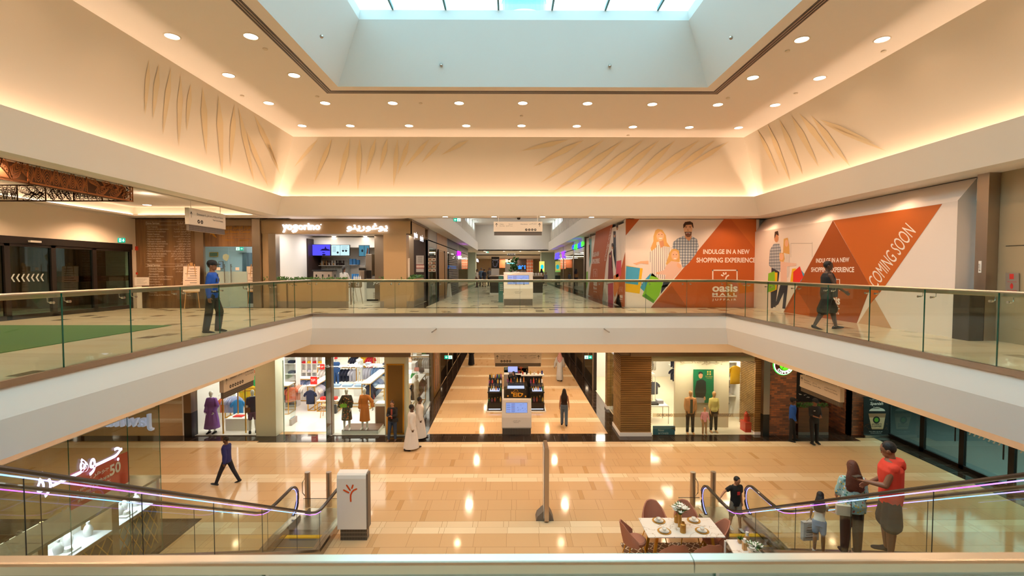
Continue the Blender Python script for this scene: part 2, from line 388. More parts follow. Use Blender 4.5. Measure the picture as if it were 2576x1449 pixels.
def _slot(m,dd):
 for o,ma in((.0,M_DARK),(.045,M_STEEL),(.06,M_DARK),(.105,M_STEEL),(.12,M_DARK),(.165,M_STEEL)):
  w=.045 if ma is M_DARK else .015;r=.27+o;x0,x1,y0,y1=SX0-r,SX1+r,SY0-r,SY1+r;z0,z1=CE-.006-(0 if ma is M_DARK else .006),CE
  m.box(x0-w,x0,y0-w,y1+w,z0,z1,ma);m.box(x1,x1+w,y0-w,y1+w,z0,z1,ma);m.box(x0,x1,y1,y1+w,z0,z1,ma);m.box(x0,x1,y0-w,y0,z0,z1,ma)
one('slot_diffuser','black and steel linear air slot running round the skylight opening','air vent',lambda m:_slot(m,0))
struct('wall_back',lambda m:m.box(-26,24,-14.2,-14,0,11.7,M_WARM))
struct('wall_sky_blocker',lambda m:(m.box(-26.2,-26,-14,90,0,11.7,M_WARM),m.box(24,24.2,-14,90,0,11.7,M_WARM),m.box(-26,24,90,90.2,0,11.7,M_WARM)))  # unseen outer walls, added to stop sky light leaking in
struct('ceiling_sky_blocker',lambda m:[m.box(a[0],a[1],a[2],a[3],11.7,11.8,M_CEIL)for a in((-26,SX0,-14,90),(SX1,24,-14,90),(SX0,SX1,SY1,90),(SX0,SX1,-14,SY0))])  # unseen slabs over the shops, added to block light from the sky
struct('wall_south',lambda m:(m.box(-26,-9.2,-6.6,-6.5,UC,9.2,M_W),))
struct('ceiling_upper',lambda m:[m.box(a[0],a[1],a[2],a[3],UC,UC+.06,M_CEIL)for a in(
 (-26,-14.3,-14,19.3),(-14.3,-9.5,-14,5),(-14.3,-9.5,18.35,19.3),(-9.5,VX0-2.15,-14,19.3),(VX1+2.15,24,-14,19.3),(VX0-2.15,VX1+2.15,VY1+2.15,19.0),(-26,-4.0,19.0,19.7),(4.75,24,19.0,19.7),(VX0-2.15,VX1+2.15,-14,HY0-2.15))])
def _coffer(m):
 m.box(-14.5,-9.3,4.8,18.6,UC+.35,UC+.4,M_CEIL)
 for a in((-14.5,-14.45,4.8,18.6),(-9.35,-9.3,4.8,18.6),(-14.5,-9.3,18.55,18.6),(-14.5,-9.3,4.8,4.85)):m.box(a[0],a[1],a[2],a[3],UC,UC+.4,M_CEIL)
struct('trim',_coffer)
one('cove_light_strip','warm light strip in the recessed ceiling over the left walkway','light strip',lambda m:(m.box(-14.2,-9.6,18.42,18.47,UC+.07,UC+.09,emis('coffer light','#ffd8b0',7)),m.box(-14.42,-14.37,5,18.4,UC+.07,UC+.09,emis('coffer light','#ffd8b0',7))))
DY0,DY1,DZ=8.5,19.0,7.68
struct('wall_left',lambda m:(m.box(-15.2,-15,-14,DY0,UP,UC,M_WARM),m.box(-15.2,-15,DY1,19.5,UP,UC,M_WARM),m.box(-15.2,-15,DY0,DY1,DZ,UC,M_WARM)))
struct('wall_reflection_backdrop',lambda m:(m.box(-18.6,-18.5,5,22,UP,UC,M_WOODP),m.box(-18.5,-15.2,5,5.1,UP,UC,M_WARM),m.box(-18.5,-15.2,22,22.1,UP,UC,M_WARM),m.box(-18.6,-15.2,5,22,DZ+.4,DZ+.5,M_CEIL)))  # walnut backdrop stands in for the dark reflection in the door glass
M_STONE=mat('polished stone panel','#a8977a',.15)
struct('wall_right',lambda m:(m.box(10.35,10.5,-14,10.1,UP,UC,M_STONE),m.box(10.34,10.36,-14,9.9,UP+2.0,UP+2.01,M_DARK),m.box(10.5,10.6,10.1,19.3,UP,UC,M_WARM)))
struct('wall_passage',lambda m:(m.box(-18,-17.9,11,30,0,LC,M_WARM),m.box(-18,-13.1,29,29.2,0,LC,M_WARM),m.box(-17.9,-17.85,17.6,17.7,0,LC,M_BRONZE),m.box(-17.9,-17.85,19.8,19.9,0,LC,M_BRONZE),m.box(-17.9,-17.85,22.8,22.9,0,LC,M_BRONZE),m.box(-17.9,-17.88,11,29,0,.12,M_BRONZE)))
def _cor(m):
 for x,s in((-3.27,-1),(4.1,1)):
  m.box(min(x,x+s*.9),max(x,x+s*.9),19.0,50,UC,9.68,M_W)
  m.box(min(x+s*.25,x+s*.35),max(x+s*.25,x+s*.35),19.0,50,9.68,10.75,M_W)
  m.box(min(x+s*.25,x+s*.35),max(x+s*.25,x+s*.35),19.0,38,10.75,11.6,M_W)
  for i in range(40):m.box(min(x+s*.2,x+s*.25),max(x+s*.2,x+s*.25),19.5+i*.76,19.62+i*.76,9.68,11.5,M_W)
 m.box(-3.6,4.4,50,50.3,UC,9.35,M_W);m.box(-3.6,4.4,50.1,50.3,9.35,11.6,M_W)
 m.box(-4.2,5.0,19.0,50.3,11.5,11.6,M_W);m.box(-4.0,4.8,18.9,19.0,UC,11.6,M_W)
struct('wall_corridor',_cor)
struct('ceiling_corridor',lambda m:(m.box(-14,14,50,62,UC,UC+.1,M_W),m.box(-14,14,66,90,UC,UC+.1,M_W),m.box(-14,14,62,66,UC+1.5,UC+1.6,M_W),m.box(-10,10,66,66.1,UC-.0,UC+1.5,M_W)))
struct('wall_north',lambda m:(m.box(-14,14,88,88.2,0,UC,mat('far wall','#b9a488',.7)),m.box(-14,14,58,58.2,0,LC,M_WARM)))
for y in(39.5,42.5,45.5):
 for x,s in((-3.6,'+x'),(4.4,'-x')):struct('window',lambda m:m.box(x-.02,x+.02,y,y+2.4,10.8,11.45,emis('daylit clerestory pane','#dff2f0',3.0)))
E_DL=emis('downlight lens','#ffe9cf',13)
M_TRIM=mat('downlight ring','#e9ddca',.5)
def mk_dl(r,label,loc,group,em=E_DL):
 t=thing('ceiling_downlight',label,'downlight',loc,0,group)
 m=MB();m.lathe((0,0,0),[(r*1.18,.0),(r*1.18,-.006),(r,-.012),(r*.97,-.002)],M_TRIM,n=20,cap=False);m.build('trim_ring',t,world=False)
 m=MB();m.cyl((0,0,-.004),(0,0,-.003),r*.97,em,n=20);m.build('lens',t,world=False);return t
WARM=(1.0,.62,.37)
rows=[('front row of hall ceiling lights along the skylight edge',[(676,259),(818,259),(988,259),(1155,259),(1315,259),(1478,260),(1641,262),(1806,263),(1950,264)]),
  ('rear row of hall ceiling lights near the far wall',[(760,316),(881,316),(1029,316),(1173,316),(1312,316),(1451,317),(1592,319),(1734,320),(1858,321)]),
  ('left side hall ceiling lights',[(433,91),(631,91),(575,189),(740,189)]),('right side hall ceiling lights',[(1894,195),(2062,196),(2017,99),(2219,99)])]
d0=None
for g,pts in rows:
 n=len(pts)
 for i,q in enumerate(pts):
  p=atZ(q[0],q[1],CE)
  if 'row' in g:lab='round downlight, %s from the left in the %s'%(('first second third fourth fifth sixth seventh eighth ninth').split()[i],'row beside the skylight' if g[0]=='f' else 'row above the far wall')
  else:lab='round downlight on the %s hall ceiling, %s of the two %s'%(g.split()[0],('left','right')[i%2],('nearer ones','farther ones')[(i//2)^(g[0]=='r')])
  if d0 is None:d0=mk_dl(.13,lab,p,g)
  else:dup(d0,p,0,lab,g)
  lamp('SPOT',(p.x,p.y,p.z-.03),130 if 'rear' in g else(42 if 'side' in g and abs(p.x-.35)>6.5 else 98),WARM,.04,2.7,.7)
for x in(-6.9,-5.3,5.95,7.6):
 for y in(7.8,5.8,3.8,1.8,-.2):lamp('SPOT',(x,y,CE-.03),62 if-6<x<6 else 26,WARM,.04,2.7,.7)
E_DL2=emis('corridor downlight lens','#ffe9cf',22)
cds=[]
for i,q in enumerate([(1120,545),(1243,545),(1365,545),(1488,546)]):
 p=atZ(q[0],q[1],UC);cds.append(mk_dl(.11,'small downlight in the soffit over the upper corridor mouth, %s from the left'%('first second third fourth'.split()[i]),p,'soffit lights at the corridor mouth',E_DL2))
p=atZ(370,515,UC);mk_dl(.12,'downlight in the ceiling of the left walkway beside the leaf pattern screen',(p.x,p.y,UC),'left walkway lights',E_DL2)
for q in((1219,632),(1268,632),(1309,632),(1357,632)):
 p=atZ(q[0],q[1],UC);mk_dl(.16,'tiny downlight in the distant soffit at the end of the upper corridor',p,'distant corridor soffit lights',E_DL2)
for x in(-13.7,-11,-9.4):
 for y in(17,13,9,5,0):lamp('SPOT',(x,y,UC-.05),380 if x<-13 else 80,WARM,.12,2.7,.7)
for x in(9.7,):
 for y in(18,15,12,9,6,3,0):lamp('SPOT',(x-.1,y,UC-.05),26,WARM,.12,2.7,.7)
for x in(-11,-8.5,-5.8,-3,0,3,6,8.5):lamp('SPOT',(x,18.3,UC-.05),80,WARM,.12,2.7,.7)
WW=(1.0,.80,.58)
for y in(23,28,33,38,43,48,54):lamp('AREA',(.4,y,11.4),66,(1,.93,.82),2.2,sy=2.2)
for y in(22,27,32,37,42,47):lamp('SPOT',(.4,y,11.3),420,(1,.93,.84),.1,1.3,.6)  # unseen spots added to brighten the upper corridor floor
for y in(53,58,68,76,83):lamp('AREA',(0,y,UC-.1),330,WW,3,sy=1)
for y in(21,26,31,36,42):
 for x in(-1.8,2.5):lamp('SPOT',(x,y,LC-.03),440,(1,.74,.49),.12,2.8,.7)
for x in(-10.5,-6,-2,2,6,9.5,12.5):lamp('SPOT',(x,18.0,LC-.03),85,WARM,.1,2.8,.7)
for x in(-12,-15.5):lamp('SPOT',(x,15.5,LC-.03),90,(1,.64,.36),.12,2.8,.7)
lamp('SPOT',(-15.2,23,LC-.05),150,(1,.76,.5),.12,2.8,.7)
for y in(16.5,13,9.5,6,2):lamp('SPOT',(11.5,y,LC-.03),55,WARM,.1,2.8,.7)
w=bpy.data.worlds.new('sky');SC.world=w;w.use_nodes=True;nt=w.node_tree
bg=nt.nodes['Background'];bg.inputs[0].default_value=(.66,.86,1.02,1);bg.inputs[1].default_value=5.0
pl=lamp('AREA',((wx0+wx1)/2,(wy0+wy1)/2,12.98),1,(1,1,1),wx1-wx0,sy=wy1-wy0);pl.data.cycles.is_portal=True
SC.view_settings.view_transform='Standard';SC.view_settings.look='None';SC.view_settings.gamma=1;SC.view_settings.exposure=0.06
SC.view_settings.use_curve_mapping=False
cy=SC.cycles;cy.use_adaptive_sampling=True;cy.adaptive_threshold=.05;cy.use_light_tree=False;cy.max_bounces=7;cy.diffuse_bounces=4;cy.glossy_bounces=3;cy.transparent_max_bounces=24;cy.transmission_bounces=6
cy.sample_clamp_indirect=4;cy.caustics_reflective=False;cy.caustics_refractive=False;cy.use_denoising=True
for i,(a,b)in enumerate(((667,122),(609,240),(798,242),(1058,259),(1312,291),(1580,340),(1831,246),(1981,127),(2223,128),(2002,234))):
 q=atZ(a,b,CE);one('ceiling_sprinkler','tiny white round fitting between the downlights on the hall ceiling','fitting',lambda m:m.cyl((q.x,q.y,CE-.025),(q.x,q.y,CE),.05,M_TRIM,n=12),'tiny fittings on the hall ceiling')
M_RAIL=mat('satin steel rail','#c9bfae',.3,1.0)
RZ=6.445
def balustrade(side,marks,label):
 """marks: positions of the pane joints along the edge"""
 fx={'far':0,'left':1,'right':1}[side];base=dict(far=VY1,left=VX0,right=VX1)[side];s=dict(far=1,left=-1,right=1)[side]
 P=lambda a,r,z:(a,base+s*r,z)if side=='far' else(base+s*r,a,z)
 t=thing('glass_balustrade',label,'railing',P((marks[0]+marks[-1])/2,0,UP))
 def bx(m,a0,a1,r0,r1,z0,z1,ma):
  p,q=P(a0,r0,z0),P(a1,r1,z1);m.box(min(p[0],q[0]),max(p[0],q[0]),min(p[1],q[1]),max(p[1],q[1]),z0,z1,ma)
 for a,b in zip(marks[:-1],marks[1:]):
  m=MB();g=.008;bx(m,a+g,b-g,.003,.013,UP+.02,RZ-.03,M_GLB)
  for q in(a+g-.004,b-g):bx(m,q,q+.004,.002,.014,UP+.02,RZ-.03,M_GLE)
  m.build('glass_pane',t)
 m=MB();pr=[(-.035,-.045),(.035,-.045),(.04,-.03),(.04,.03),(.03,.045),(-.03,.045),(-.04,.03),(-.04,-.03)]
 m.tube([P(marks[0]-(.07 if side=='far' else 0),.09,RZ-.045),P(marks[-1]+.07,.09,RZ-.045)],.04,M_RAIL,prof=pr);m.build('handrail',t)
 for a,b in zip(marks[:-1],marks[1:]):
  for q in(a+.13,b-.13):
   m=MB();m.cyl(P(q,.013,RZ-.16),P(q,.05,RZ-.16),.016,M_CHROME,n=10);m.tube([P(q,.05,RZ-.16),P(q,.085,RZ-.15),P(q,.09,RZ-.09)],.008,M_CHROME);m.cyl(P(q,-.004,RZ-.16),P(q,.002,RZ-.16),.02,M_CHROME,n=10);m.build('rail_bracket',t)
 return t
fj=[VX0]+[atY(x,793,VY1).x for x in(889.7,994,1098,1203,1308,1413,1517,1624,1727)]+[VX1]
balustrade('far',fj,'long glass balustrade with steel handrail along the far edge of the upper floor')
lj=[VY1-1.265*i for i in range(11)][::-1];balustrade('left',lj,'glass balustrade with steel handrail along the left edge of the upper floor')
balustrade('right',lj,'glass balustrade with steel handrail along the right edge of the upper floor')
t=thing('handrail_barrier','blurred steel topped glass barrier right in front of the camera','railing',(.4,1.4,UP))
m=MB()
for x0,x1 in((-4.2,atY(1742,1410,1.38).x-.0012),(atY(1742,1410,1.38).x+.0012,4.3)):
 m.loft([[(x,y,z)for y,z in((1.364,5.862),(1.364,5.888),(1.368,5.894),(1.372,5.897),(1.4,5.9),(1.404,5.896),(1.404,5.862))]for x in(x0,x1)],M_RAIL)
m.build('top_rail',t)
x0=-4.2
for x1 in(atY(670,1440,1.38).x,.62,2.4,4.3):one('glass_pane',None,None,lambda m:(m.box(x0+.008,x1-.008,1.378,1.39,UP,5.862,M_GLB),m.box(x1-.012,x1-.008,1.377,1.391,UP,5.862,M_GLE)),parent=t);x0=x1
M_RUB=mat('black rubber handrail','#1c1411',.3,coat=.3)
M_LED=mat('led strip','#8a7cff',.4,emit='#9a8cff',es=3)
def _led():
 n=NT(M_LED);k=n.f('FRACT',n.f('MULTIPLY',n.Y,.37));k=n.f('ABSOLUTE',n.f('MULTIPLY_ADD',k,2.0,-1.0))
 n.put(n.b.inputs['Emission Color'],n.mix(k,lin('#5fb4ff'),lin('#c44cff')))
_led()
M_ESTEEL=mat('escalator steel','#a99d90',.25,1.0);M_YEL=mat('yellow step edge','#e0b010',.5);M_STEP=mat('step metal','#6b655d',.4,.8)
def rail_path():
 P=[];cy,cz,r=12.44,.58,.40
 for k in range(13):
  a=-PI*.42+(PI*.92)*k/12;P.append((cy+r*math.cos(a)*.95,cz+r*math.sin(a)))
 P+=[(12.1,.98),(11.6,.985),(11.25,1.01),(11.0,1.08),(10.7,1.22)]
 P+=[(8.0,2.78),(5.0,4.52),(3.0,5.68),(2.5,5.94),(2.1,6.12),(1.7,6.20),(1.2,6.22)];return P
def escalator(xa,xb,label,side):
 t=thing('escalator',label,'escalator',((xa+xb)/2,7,0));RP=rail_path()
 for i,x in enumerate((xa,xb)):
  m=MB();pr=[(-.04,-.012),(.04,-.012),(.046,.012),(.03,.03),(-.03,.03),(-.046,.012)]
  m.tube([(x,y,z)for y,z in RP],.04,M_RUB,up=(1,0,0)if False else None,prof=pr);hr=m.build('handrail',t,smooth=True)
  m=MB();Q=[]
  for k,(y,z)in enumerate(RP):
   a=RP[max(0,k-1)];b=RP[min(len(RP)-1,k+1)];dy,dz=b[0]-a[0],b[1]-a[1];L=math.hypot(dy,dz);Q.append((x,y-dz/L*.04*1,z+dy/L*.04)if True else None)
  Q=[(q[0],q[1],q[2])for q in Q]
  m.tube(Q,.0075,M_LED,n=6);m.build('light_strip',hr)
  base=lambda y:max(.22,.22+(10.95-y)*.577)if y>2.6 else 5.25
  ys=[12.45,11.2,10.0,8.6,7.2,5.8,4.4,3.0,1.4]
  def top(y):
   for(a,za),(b,zb)in zip(RP[12:-1],RP[13:]):
    if b<=y<=a:return za+(zb-za)*(y-a)/(b-a if b!=a else 1)-.045
   return .93
  for a,b in zip(ys[:-1],ys[1:]):
   m=MB();st=[a-.006+(b+.012-a)*k/5 for k in range(6)]
   if a==12.45:
    arc=[(12.44+.34*math.cos(u),.58+.36*math.sin(u))for u in[-PI*.35+PI*.85*k/10 for k in range(11)]];poly=arc+[(y,top(y))for y in st[1:]]+[(y,base(y))for y in st[::-1]]
   else:poly=[(y,top(y))for y in st]+[(y,base(y))for y in st[::-1]]
   m.prism([(x-.005,y,z)for y,z in poly],(.01,0,0),M_GL,M_GL)
   m.box(x-.0055,x+.0055,b+.005,b+.008,base(b),top(b),mat('pane joint','#3a3f38',.4));m.build('glass_panel',t)
  s=1 if i else-1
  m=MB();ys2=[12.75,11.6,10.95,8,5,2.5,1.4]
  rings=[]
  for y in ys2:
   b=base(y)-(.1 if y>12.7 else 0);lo=-.0 if y>10.9 else max(0,b-1.0)
   rings.append([(x-.09,y,max(b,.06)),(x-.11,y,max(b-.06,.02)),(x-.11,y,max(lo,.0)),(x+.11,y,max(lo,.0)),(x+.11,y,max(b-.06,.02)),(x+.09,y,max(b,.06))])
  m.loft(rings,M_ESTEEL);m.build('side_deck',t)
 m=MB();m.box(xa+.1,xb-.1,11.9,13.3,0,.02,M_ESTEEL);m.box(xa+.12,xb-.12,11.8,11.92,.0,.025,M_YEL);m.build('landing_plate',t)
 for k in range(24):
  y=11.78-k*.40;z=max(.02,(10.95-y)*.577+.02)
  if z>5.1:break
  m=MB();m.box(xa+.12,xb-.12,y-.40,y,z-.22,z,M_STEP);m.box(xa+.12,xb-.12,y-.012,y+.001,z-.03,z+.002,M_YEL);m.build('step',t)
 m=MB();m.prism([(xa-.1,10.9,.0),(xa-.1,3.2,4.35),(xa-.1,2.35,4.9),(xa-.1,2.35,4.2),(xa-.1,3.2,3.5),(xa-.1,9.3,0)],(xb-xa+.2,0,0),M_ESTEEL);m.build('truss',t)
 return t
escalator(-5.77,-4.53,'left escalator with black handrails and blue purple light strips rising towards the camera',0)
escalator(5.28,6.47,'right escalator with black handrails and blue purple light strips carrying the shoppers',1)
def post(x,y,hnd,label):
 t=thing('steel_bollard',label,'bollard',(x,y,0))
 one('post',None,None,lambda m:m.cyl((x,y,0),(x,y,1.0),.075,M_STEEL,n=16),parent=t,smooth=True)
 if hnd:one('handle',None,None,lambda m:m.tube([(x+hnd*.06,y,.85),(x+hnd*.15,y,.68),(x+hnd*.15,y,.4),(x+hnd*.06,y,.28)],.012,M_STEEL),parent=t,smooth=True)
post(-5.76,13.44,-1,'steel gate post with a curved handle at the foot of the left escalator');post(-5.15,13.44,0,'plain steel post beside the white totem at the left escalator')
post(5.24,13.37,1,'steel gate post with a curved handle at the foot of the right escalator');post(5.83,13.39,0,'plain steel post behind the first handrail loop of the right escalator')
for x0,x1,lb in((-5.6,-4.6,'left'),(4.62,5.2,'right')):
 one('glass_screen','clear glass guard screen with dark top edge at the foot of the %s escalator'%lb,'glass screen',lambda m:(m.box(x0,x1,12.78,12.79,0,.22+.32,M_GL),m.box(x0,x1,12.777,12.793,.54,.55,M_DARK)))
M_TOTEM=mat('white gloss panel','#ece4dc',.25,coat=.4)
M_ORLOGO=mat('orange logo paint','#d9500e',.5)
M_GRILL=mat('grey perforated metal','#7b7066',.5,.4)
def grille(m,x0,x1,y,z0,z1,nx,nz,ma=M_GRILL):
 m.box(x0,x1,y,y+.02,z0,z1,ma);dx=(x1-x0)/nx;dz=(z1-z0)/nz
 for i in range(nx):
  for j in range(nz):m.box(x0+dx*(i+.25),x0+dx*(i+.75),y-.002,y,z0+dz*(j+.2),z0+dz*(j+.8),M_BLACK)
def sprout(m,c,s,ma,ax='-y',w=.09):
 """mall emblem: a curved stalk with three rays"""
 U,V,N=AX[ax];c=Vector(c)
 def stroke(pts,w):
  L=[];R=[]
  for i,p in enumerate(pts):
   a=Vector(pts[max(0,i-1)]);b=Vector(pts[min(len(pts)-1,i+1)]);d=(b-a).normalized();n=Vector((-d.y,d.x));L.append(Vector(p)+n*w/2);R.append(Vector(p)-n*w/2)
  for i in range(len(pts)-1):m.face([c+U*q.x*s+V*q.y*s+N*.004 for q in(L[i],L[i+1],R[i+1],R[i])],ma)
  for q in(pts[0],pts[-1]):m.face([c+U*(q[0]+w/2*math.cos(a))*s+V*(q[1]+w/2*math.sin(a))*s+N*.0045 for a in[2*PI*k/10 for k in range(10)]],ma)
 stroke([(0,-.5),(-.01,-.3),(.0,-.1),(.08,.08),(.2,.2),(.36,.27)],w);stroke([(-.13,.04),(-.42,.2)],w);stroke([(-.04,.2),(-.24,.5)],w);stroke([(.08,.32),(.14,.5)],w)
def totem():
 x0,x1,y=-4.25,-3.56,11.67
 t=thing('totem_sign','white rounded totem sign with an orange sprout logo on a grey grille foot','sign',((x0+x1)/2,y+.1,0))
 m=MB();prof=[(y,.30),(y,1.58),(y+.02,1.66),(y+.06,1.70),(y+.24,1.72),(y+.26,.3)]
 m.loft([[(x,p,z)for p,z in prof]for x in(x0-.03,x1)],M_TOTEM);m.box(x1,x1+.04,y+.03,y+.26,.3,1.68,M_GRILL)
 sprout(m,((x0+x1)/2-.03,y-.002,1.22),.40,M_ORLOGO,w=.1);m.build('panel',t)
 m=MB();m.box(x0+.03,x1,y+.06,y+.24,0,.3,M_GRILL);grille(m,x0+.03,x1,y+.04,.0,.3,17,3);m.build('grille_foot',t)
totem()
t=thing('slim_sign','slim grey freestanding sign panel seen edge on in the middle of the lower floor','sign',(1.0,12.9,0))
one('panel',None,None,lambda m:(m.loft([[(x,y,z)for x,z in((.94,.04),(.94,1.97),(.96,2.03),(1.04,2.03),(1.06,1.97),(1.06,.04))]for y in(12.5,13.1)],M_STEEL),m.box(.925,.935,12.53,13.07,.1,1.98,M_TOTEM)),parent=t)
one('foot',None,None,lambda m:(m.loft([[(x,y,z)for x,z in((.72,.0),(.76,.12),(.93,.28),(1.07,.28),(1.16,.12),(1.2,0))]for y in(12.6,12.95)],M_GRILL),),parent=t)
def directory(x0,x1,y,z,label):
 t=thing('directory_kiosk',label,'information kiosk',((x0+x1)/2,y+.2,z))
 m=MB();prof=[(y+.0,.27),(y-.02,.32),(y-.02,.72),(y+.02,.85),(y+.22,1.38),(y+.26,1.42),(y+.36,1.42),(y+.36,.27)]
 m.loft([[(x,p,z+q)for p,q in prof]for x in(x0,x1)],M_TOTEM)
 cx=(x0+x1)/2;w=x1-x0
 m.text('دليل المتاجر',(cx-w*.13,y-.021,z+.56),w*.26,.05,M_BLACK);m.text('Directory',(cx-w*.1,y-.021,z+.50),w*.17,.04,M_BLACK);m.build('body',t)
 N=Vector((0,-.53,.2)).normalized();V=Vector((0,.2,.53)).normalized();o=Vector((x0+w*.14,y+.045,z+.905))+N*.004
 m=MB();W=w*.72;H=.40;E=mat('directory screen','#20242c',.3,emit='#8fa6e8',es=.9);q=lambda a,b,l=0:o+Vector((1,0,0))*W*a+V*H*b+N*l
 m.prism([q(-.01,-.02),q(1.01,-.02),q(1.01,1.02),q(-.01,1.02)],N*.002,M_BLACK);m.face([q(0,0,.003),q(1,0,.003),q(1,1,.003),q(0,1,.003)],E)
 rd=emis('screen red text','#a85a86',.6);dk=emis('screen map line','#5a6fb4',.6)
 for c in range(2):
  for r in range(12):
   if r%3!=1 or c:m.face([q(.03+c*.22,.92-r*.075,.004),q(.03+c*.22+.17,.92-r*.075,.004),q(.03+c*.22+.17,.945-r*.075,.004),q(.03+c*.22,.945-r*.075,.004)],rd if r%4==0 else dk)
 for k in range(14):
  a=.5+.45*random.random();b=.15+.75*random.random();m.face([q(a,b,.004),q(a+.05,b,.004),q(a+.05,b+.02,.004),q(a,b+.02,.004)],dk)
 m.build('screen',t)
 m=MB();m.box(x0+.02,x1-.02,y+.03,y+.34,z,z+.27,M_GRILL);grille(m,x0+.02,x1-.02,y+.01,z,z+.27,26,5);m.build('grille_foot',t)
directory(-.3,.91,19.34,0,'white directory kiosk with a tilted blue screen on the lower floor');directory(-.24,1.02,20.4,UP,'white directory kiosk with a tilted blue screen on the upper floor behind the balustrade')
TZ=.75;tx0,tx1,ty0,ty1=3.13,4.87,10.5,11.34
M_MARB=mat('white marble top','#ece4d8',.2)
def _mb():
 n=NT(M_MARB);k=n.noise(2.2,6,None,1,1.6,1);v=n.f('ABSOLUTE',n.f('SUBTRACT',k,.5));n.put(n.b.inputs['Base Color'],n.mix(n.f('LESS_THAN',v,.006),lin('#ede5da'),lin('#b9a48c')))
_mb()
t=thing('dining_table','marble topped dining table with dark gold legs set with four place settings','table',((tx0+tx1)/2,(ty0+ty1)/2,0))
one('table_top',None,None,lambda m:m.box(tx0,tx1,ty0,ty1,TZ-.025,TZ,M_MARB),parent=t,bevel=.004)
for sx,sy in((0,0),(1,0),(0,1),(1,1)):
 X=tx0+.25 if sx==0 else tx1-.25;Y=ty0+.15 if sy==0 else ty1-.15;f=-.1 if sx==0 else .1
 one('leg',None,None,lambda m:m.tube([(X,Y,TZ-.02),(X+f,Y,.014)],.035,M_GOLD,prof=[(-.03,-.03),(.03,-.03),(.03,.03),(-.03,.03)]),parent=t)
M_VEL=mat('dusty pink velvet','#a9715a',.85,bump=(60,.1))
def chair(label,x,y,rz,proto=[None]):
 if proto[0]is not None:return dup(proto[0],(x,y,.014),rz,label,'pink velvet chairs round the dining table')
 t=thing('dining_chair',label,'chair',(x,y,.014),rz,'pink velvet chairs round the dining table');proto[0]=t
 m=MB();S=lambda k:[(.25*math.cos(a)*(1 if abs(math.sin(a))<.8 else .98),.24*math.sin(a),k)for a in[2*PI*i/16 for i in range(16)]]
 m.loft([[(p[0]*.9,p[1]*.9,.38)for p in S(0)],[(p[0],p[1],.41)for p in S(0)],[(p[0]*1.02,p[1]*1.02,.46)for p in S(0)],[(p[0]*.9,p[1]*.9,.49)for p in S(0)]],M_VEL);m.build('seat',t,smooth=True,world=False)
 m=MB();ins,outs=[],[]
 for i in range(15):
  a=PI*1.0*(i/14)+PI;k=abs(i-7)/7;h=.88-.30*max(0,k-.25)**1.1/.75**1.1*1.15;lean=.10*(1-k)
  rr=.27+.0;ins.append([(.27*math.cos(a)*1.0,.25*math.sin(a),.42),(.28*math.cos(a),.26*math.sin(a)-lean*.4,.62 if h>.62 else h-.02),(.27*math.cos(a),.26*math.sin(a)-lean,h)])
  outs.append([(.31*math.cos(a),.29*math.sin(a),.40),(.32*math.cos(a),.30*math.sin(a)-lean*.4,.62 if h>.62 else h-.02),(.30*math.cos(a),.285*math.sin(a)-lean,h+.01)])
 m.loft([[i[0],i[1],i[2],o[2],o[1],o[0]]for i,o in zip(ins,outs)],M_VEL);m.build('backrest',t,smooth=True,world=False)
 for sx in(-1,1):
  for sy in(-1,1):one('leg',None,None,lambda m:m.cyl((sx*.15,sy*.15,.40),(sx*.24,sy*.24,0),.018,M_GOLD,.010,n=8),parent=t,world=False)
 return t
for lb,x,y,r in(('pink velvet chair at the left end of the dining table',2.95,10.9,-PI/2),('pink velvet chair at the right end of the dining table',4.78,10.92,PI/2),
 ('pink velvet chair on the far side of the dining table, left one',3.62,11.6,PI),('pink velvet chair on the far side, partly behind the flowers',4.42,11.6,PI),
 ('pink velvet chair on the near side of the dining table, left one',3.62,10.28,0),('pink velvet chair on the near side of the dining table, right one',4.38,10.28,0)):chair(lb,x,y,r)
M_RUG=mat('patterned rug','#8a6a4c',.95)
def _rg():
 n=NT(M_RUG);a=n.f('FRACT',n.f('MULTIPLY',n.X,5.0));b=n.f('FRACT',n.f('MULTIPLY',n.Y,5.0));k=n.f('ADD',n.f('ABSOLUTE',n.f('SUBTRACT',a,.5)),n.f('ABSOLUTE',n.f('SUBTRACT',b,.5)))
 n.put(n.b.inputs['Base Color'],n.mix(n.f('LESS_THAN',n.f('ABSOLUTE',n.f('SUBTRACT',k,.42)),.07),lin('#6e5039'),lin('#d9cbb2')))
_rg()
one('patterned_rug','brown and cream trellis patterned rug under the dining table','rug',lambda m:m.box(2.75,5.12,9.6,11.55,.002,.012,M_RUG))
M_PLG=mat('gold charger plate','#c79a4a',.35,.6);M_CHINA=mat('white china','#ece6dc',.25,coat=.5)
def plate_set(px,py,lb):
 c=atZ(px,py,TZ)
 for nm,r,z,ma,pf,lab,cat in(('charger_plate',.155,0,M_PLG,[(0,.0),(.1,0),(.155,.008),(.155,.012),(.1,.006),(0,.006)],'gold charger plate','plate'),
  ('dinner_plate',.11,.008,M_CHINA,[(0,0),(.07,0),(.11,.012),(.11,.015),(.07,.005),(0,.005)],'white dinner plate on the gold charger','plate'),
  ('side_plate',.09,.019,M_CHINA,[(0,0),(.055,0),(.088,.01),(.088,.013),(.055,.004),(0,.004)],'small white plate stacked on the dinner plate','plate'),
  ('tea_cup',.05,.027,M_CHINA,[(0,0),(.025,0),(.045,.03),(.05,.055),(.047,.055),(.04,.03),(0,.006)],'white cup on top of the plates','cup')):
  one(nm,'%s at the %s place setting'%(lab,lb),cat,lambda m:m.lathe((c.x,c.y,TZ+z+.001),pf,ma,n=28),group=nm.replace('_',' ')+'s on the dining table',smooth=True)
for px,py,lb in((1657,1311,'far left'),(1671,1337,'near left'),(1745,1310,'far right'),(1766,1336,'near right')):plate_set(px,py,lb)
